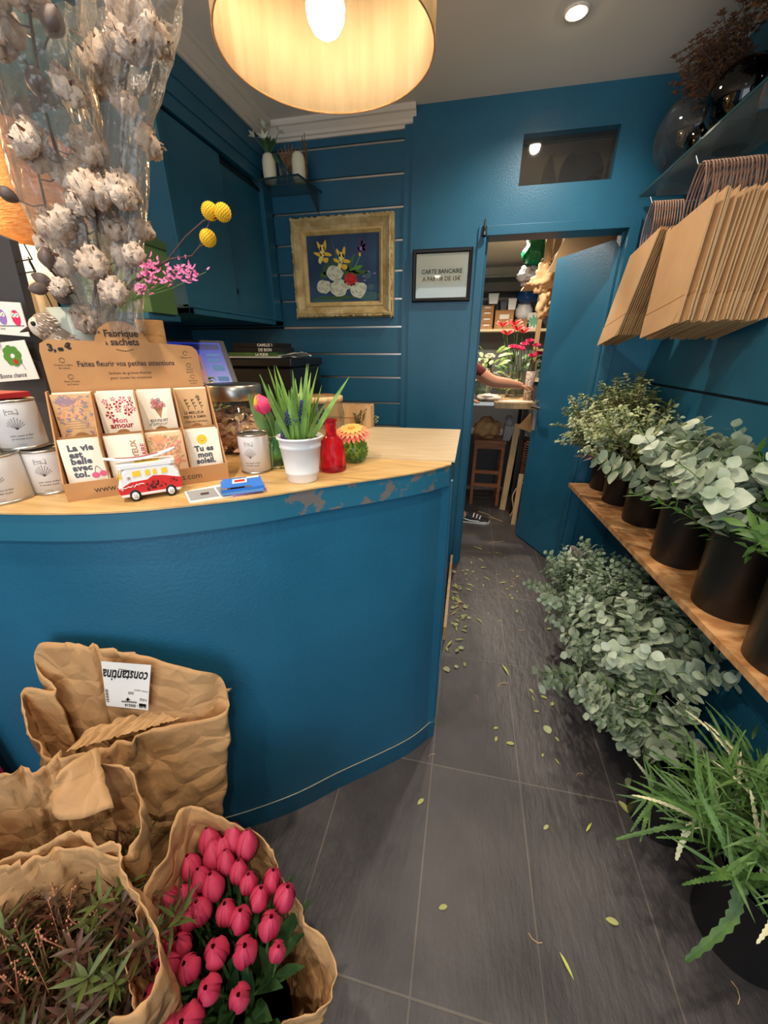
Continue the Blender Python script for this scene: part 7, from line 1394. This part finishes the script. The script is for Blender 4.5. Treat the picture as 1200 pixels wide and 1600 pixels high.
KN = [(855, 1140, 'round', 1.3), (870, 1155, 'oval', .8), (797, 930, 'oval', 1), (790, 1048, 'long', 1.2), (785, 1070, 'curl', 1.4), (956, 1440, 'oval', 1.15), (692, 1418, 'oval', .9), (853, 1293, 'oval', .8), (920, 1293, 'long', .8), (657, 1253, 'oval', 1), (797, 1162, 'oval', 1.1), (830, 1080, 'oval', .9), (848, 1075, 'oval', .9), (850, 1090, 'oval', 1), (863, 1100, 'oval', 1), (833, 1092, 'long', .5), (838, 1112, 'oval', .8), (745, 1090, 'curl', .6), (848, 1180, 'oval', .6), (870, 1190, 'long', .5), (905, 1210, 'curl', .7), (812, 893, 'curl', .8), (785, 911, 'long', .9), (858, 957, 'oval', 1), (880, 985, 'oval', 1.1), (858, 983, 'oval', 1.2), (808, 955, 'oval', 1), (815, 985, 'curl', 1.1), (885, 990, 'oval', 1), (775, 1155, 'oval', .8), (775, 1138, 'oval', .8), (885, 1510, 'long', .9), (1160, 1480, 'long', .8), (1150, 1552, 'curl', 1), (985, 1225, 'round', 1.5), (975, 1262, 'oval', 1.5), (675, 1180, 'curl', .7), (836, 1468, 'curl', .9), (802, 905, 'curl', .9), (800, 935, 'oval', .8), (848, 1080, 'long', .6)]
names = {'round': 'pale round eucalyptus leaf fallen on the aisle tiles', 'oval': 'small yellow-green leaf fallen on the aisle tiles', 'long': 'narrow yellow-green leaf fallen on the aisle tiles', 'curl': 'curled pale stem scrap on the aisle tiles'}
for x, y, k, s_ in KN:
    p = atz(x, y, 0); litter(k, p.x, p.y, rr.uniform(0, 6.28), names[k], {'round': 'round leaves', 'oval': 'small leaves', 'long': 'narrow leaves', 'curl': 'stem scraps'}[k]+' on the aisle tiles', s_)
for i in range(58):   # swept heap along the counter's end
    x = .0+abs(rr.gauss(0, .055)); y = rr.choice([rr.uniform(1.45, 2.5), rr.gauss(2.0, .12)]); k = rr.choice(['oval', 'oval', 'long', 'curl', 'round']); 
    if y < 1.3: continue
    litter(k, x, y, rr.uniform(0, 6.28), {'oval': 'small leaf', 'long': 'narrow leaf', 'curl': 'stem scrap', 'round': 'round leaf'}[k]+' in the litter swept along the end of the counter', {'oval': 'small leaves', 'long': 'narrow leaves', 'curl': 'stem scraps', 'round': 'round leaves'}[k]+' along the counter end', rr.uniform(.7, 1.2), rr.uniform(0, .004))
for i in range(46):   # threshold
    x = rr.uniform(.06, .46); y = rr.uniform(1.9, 2.95); k = rr.choice(['oval', 'oval', 'long', 'curl']); litter(k, x, y, rr.uniform(0, 6.28), {'oval': 'small leaf', 'long': 'narrow leaf', 'curl': 'stem scrap'}[k]+' scattered in front of the back room doorway', {'oval': 'small leaves', 'long': 'narrow leaves', 'curl': 'stem scraps'}[k]+' by the doorway', rr.uniform(.5, 1.0))
litter('twig', .34, 3.02, .4, 'pale thin twig on the floor just inside the doorway', None, 1); litter('twig', .30, 3.55, 2.3, 'long pale twig on the back room floor beside the shoe', None, 2.0)
SC.cycles.transparent_max_bounces = 48
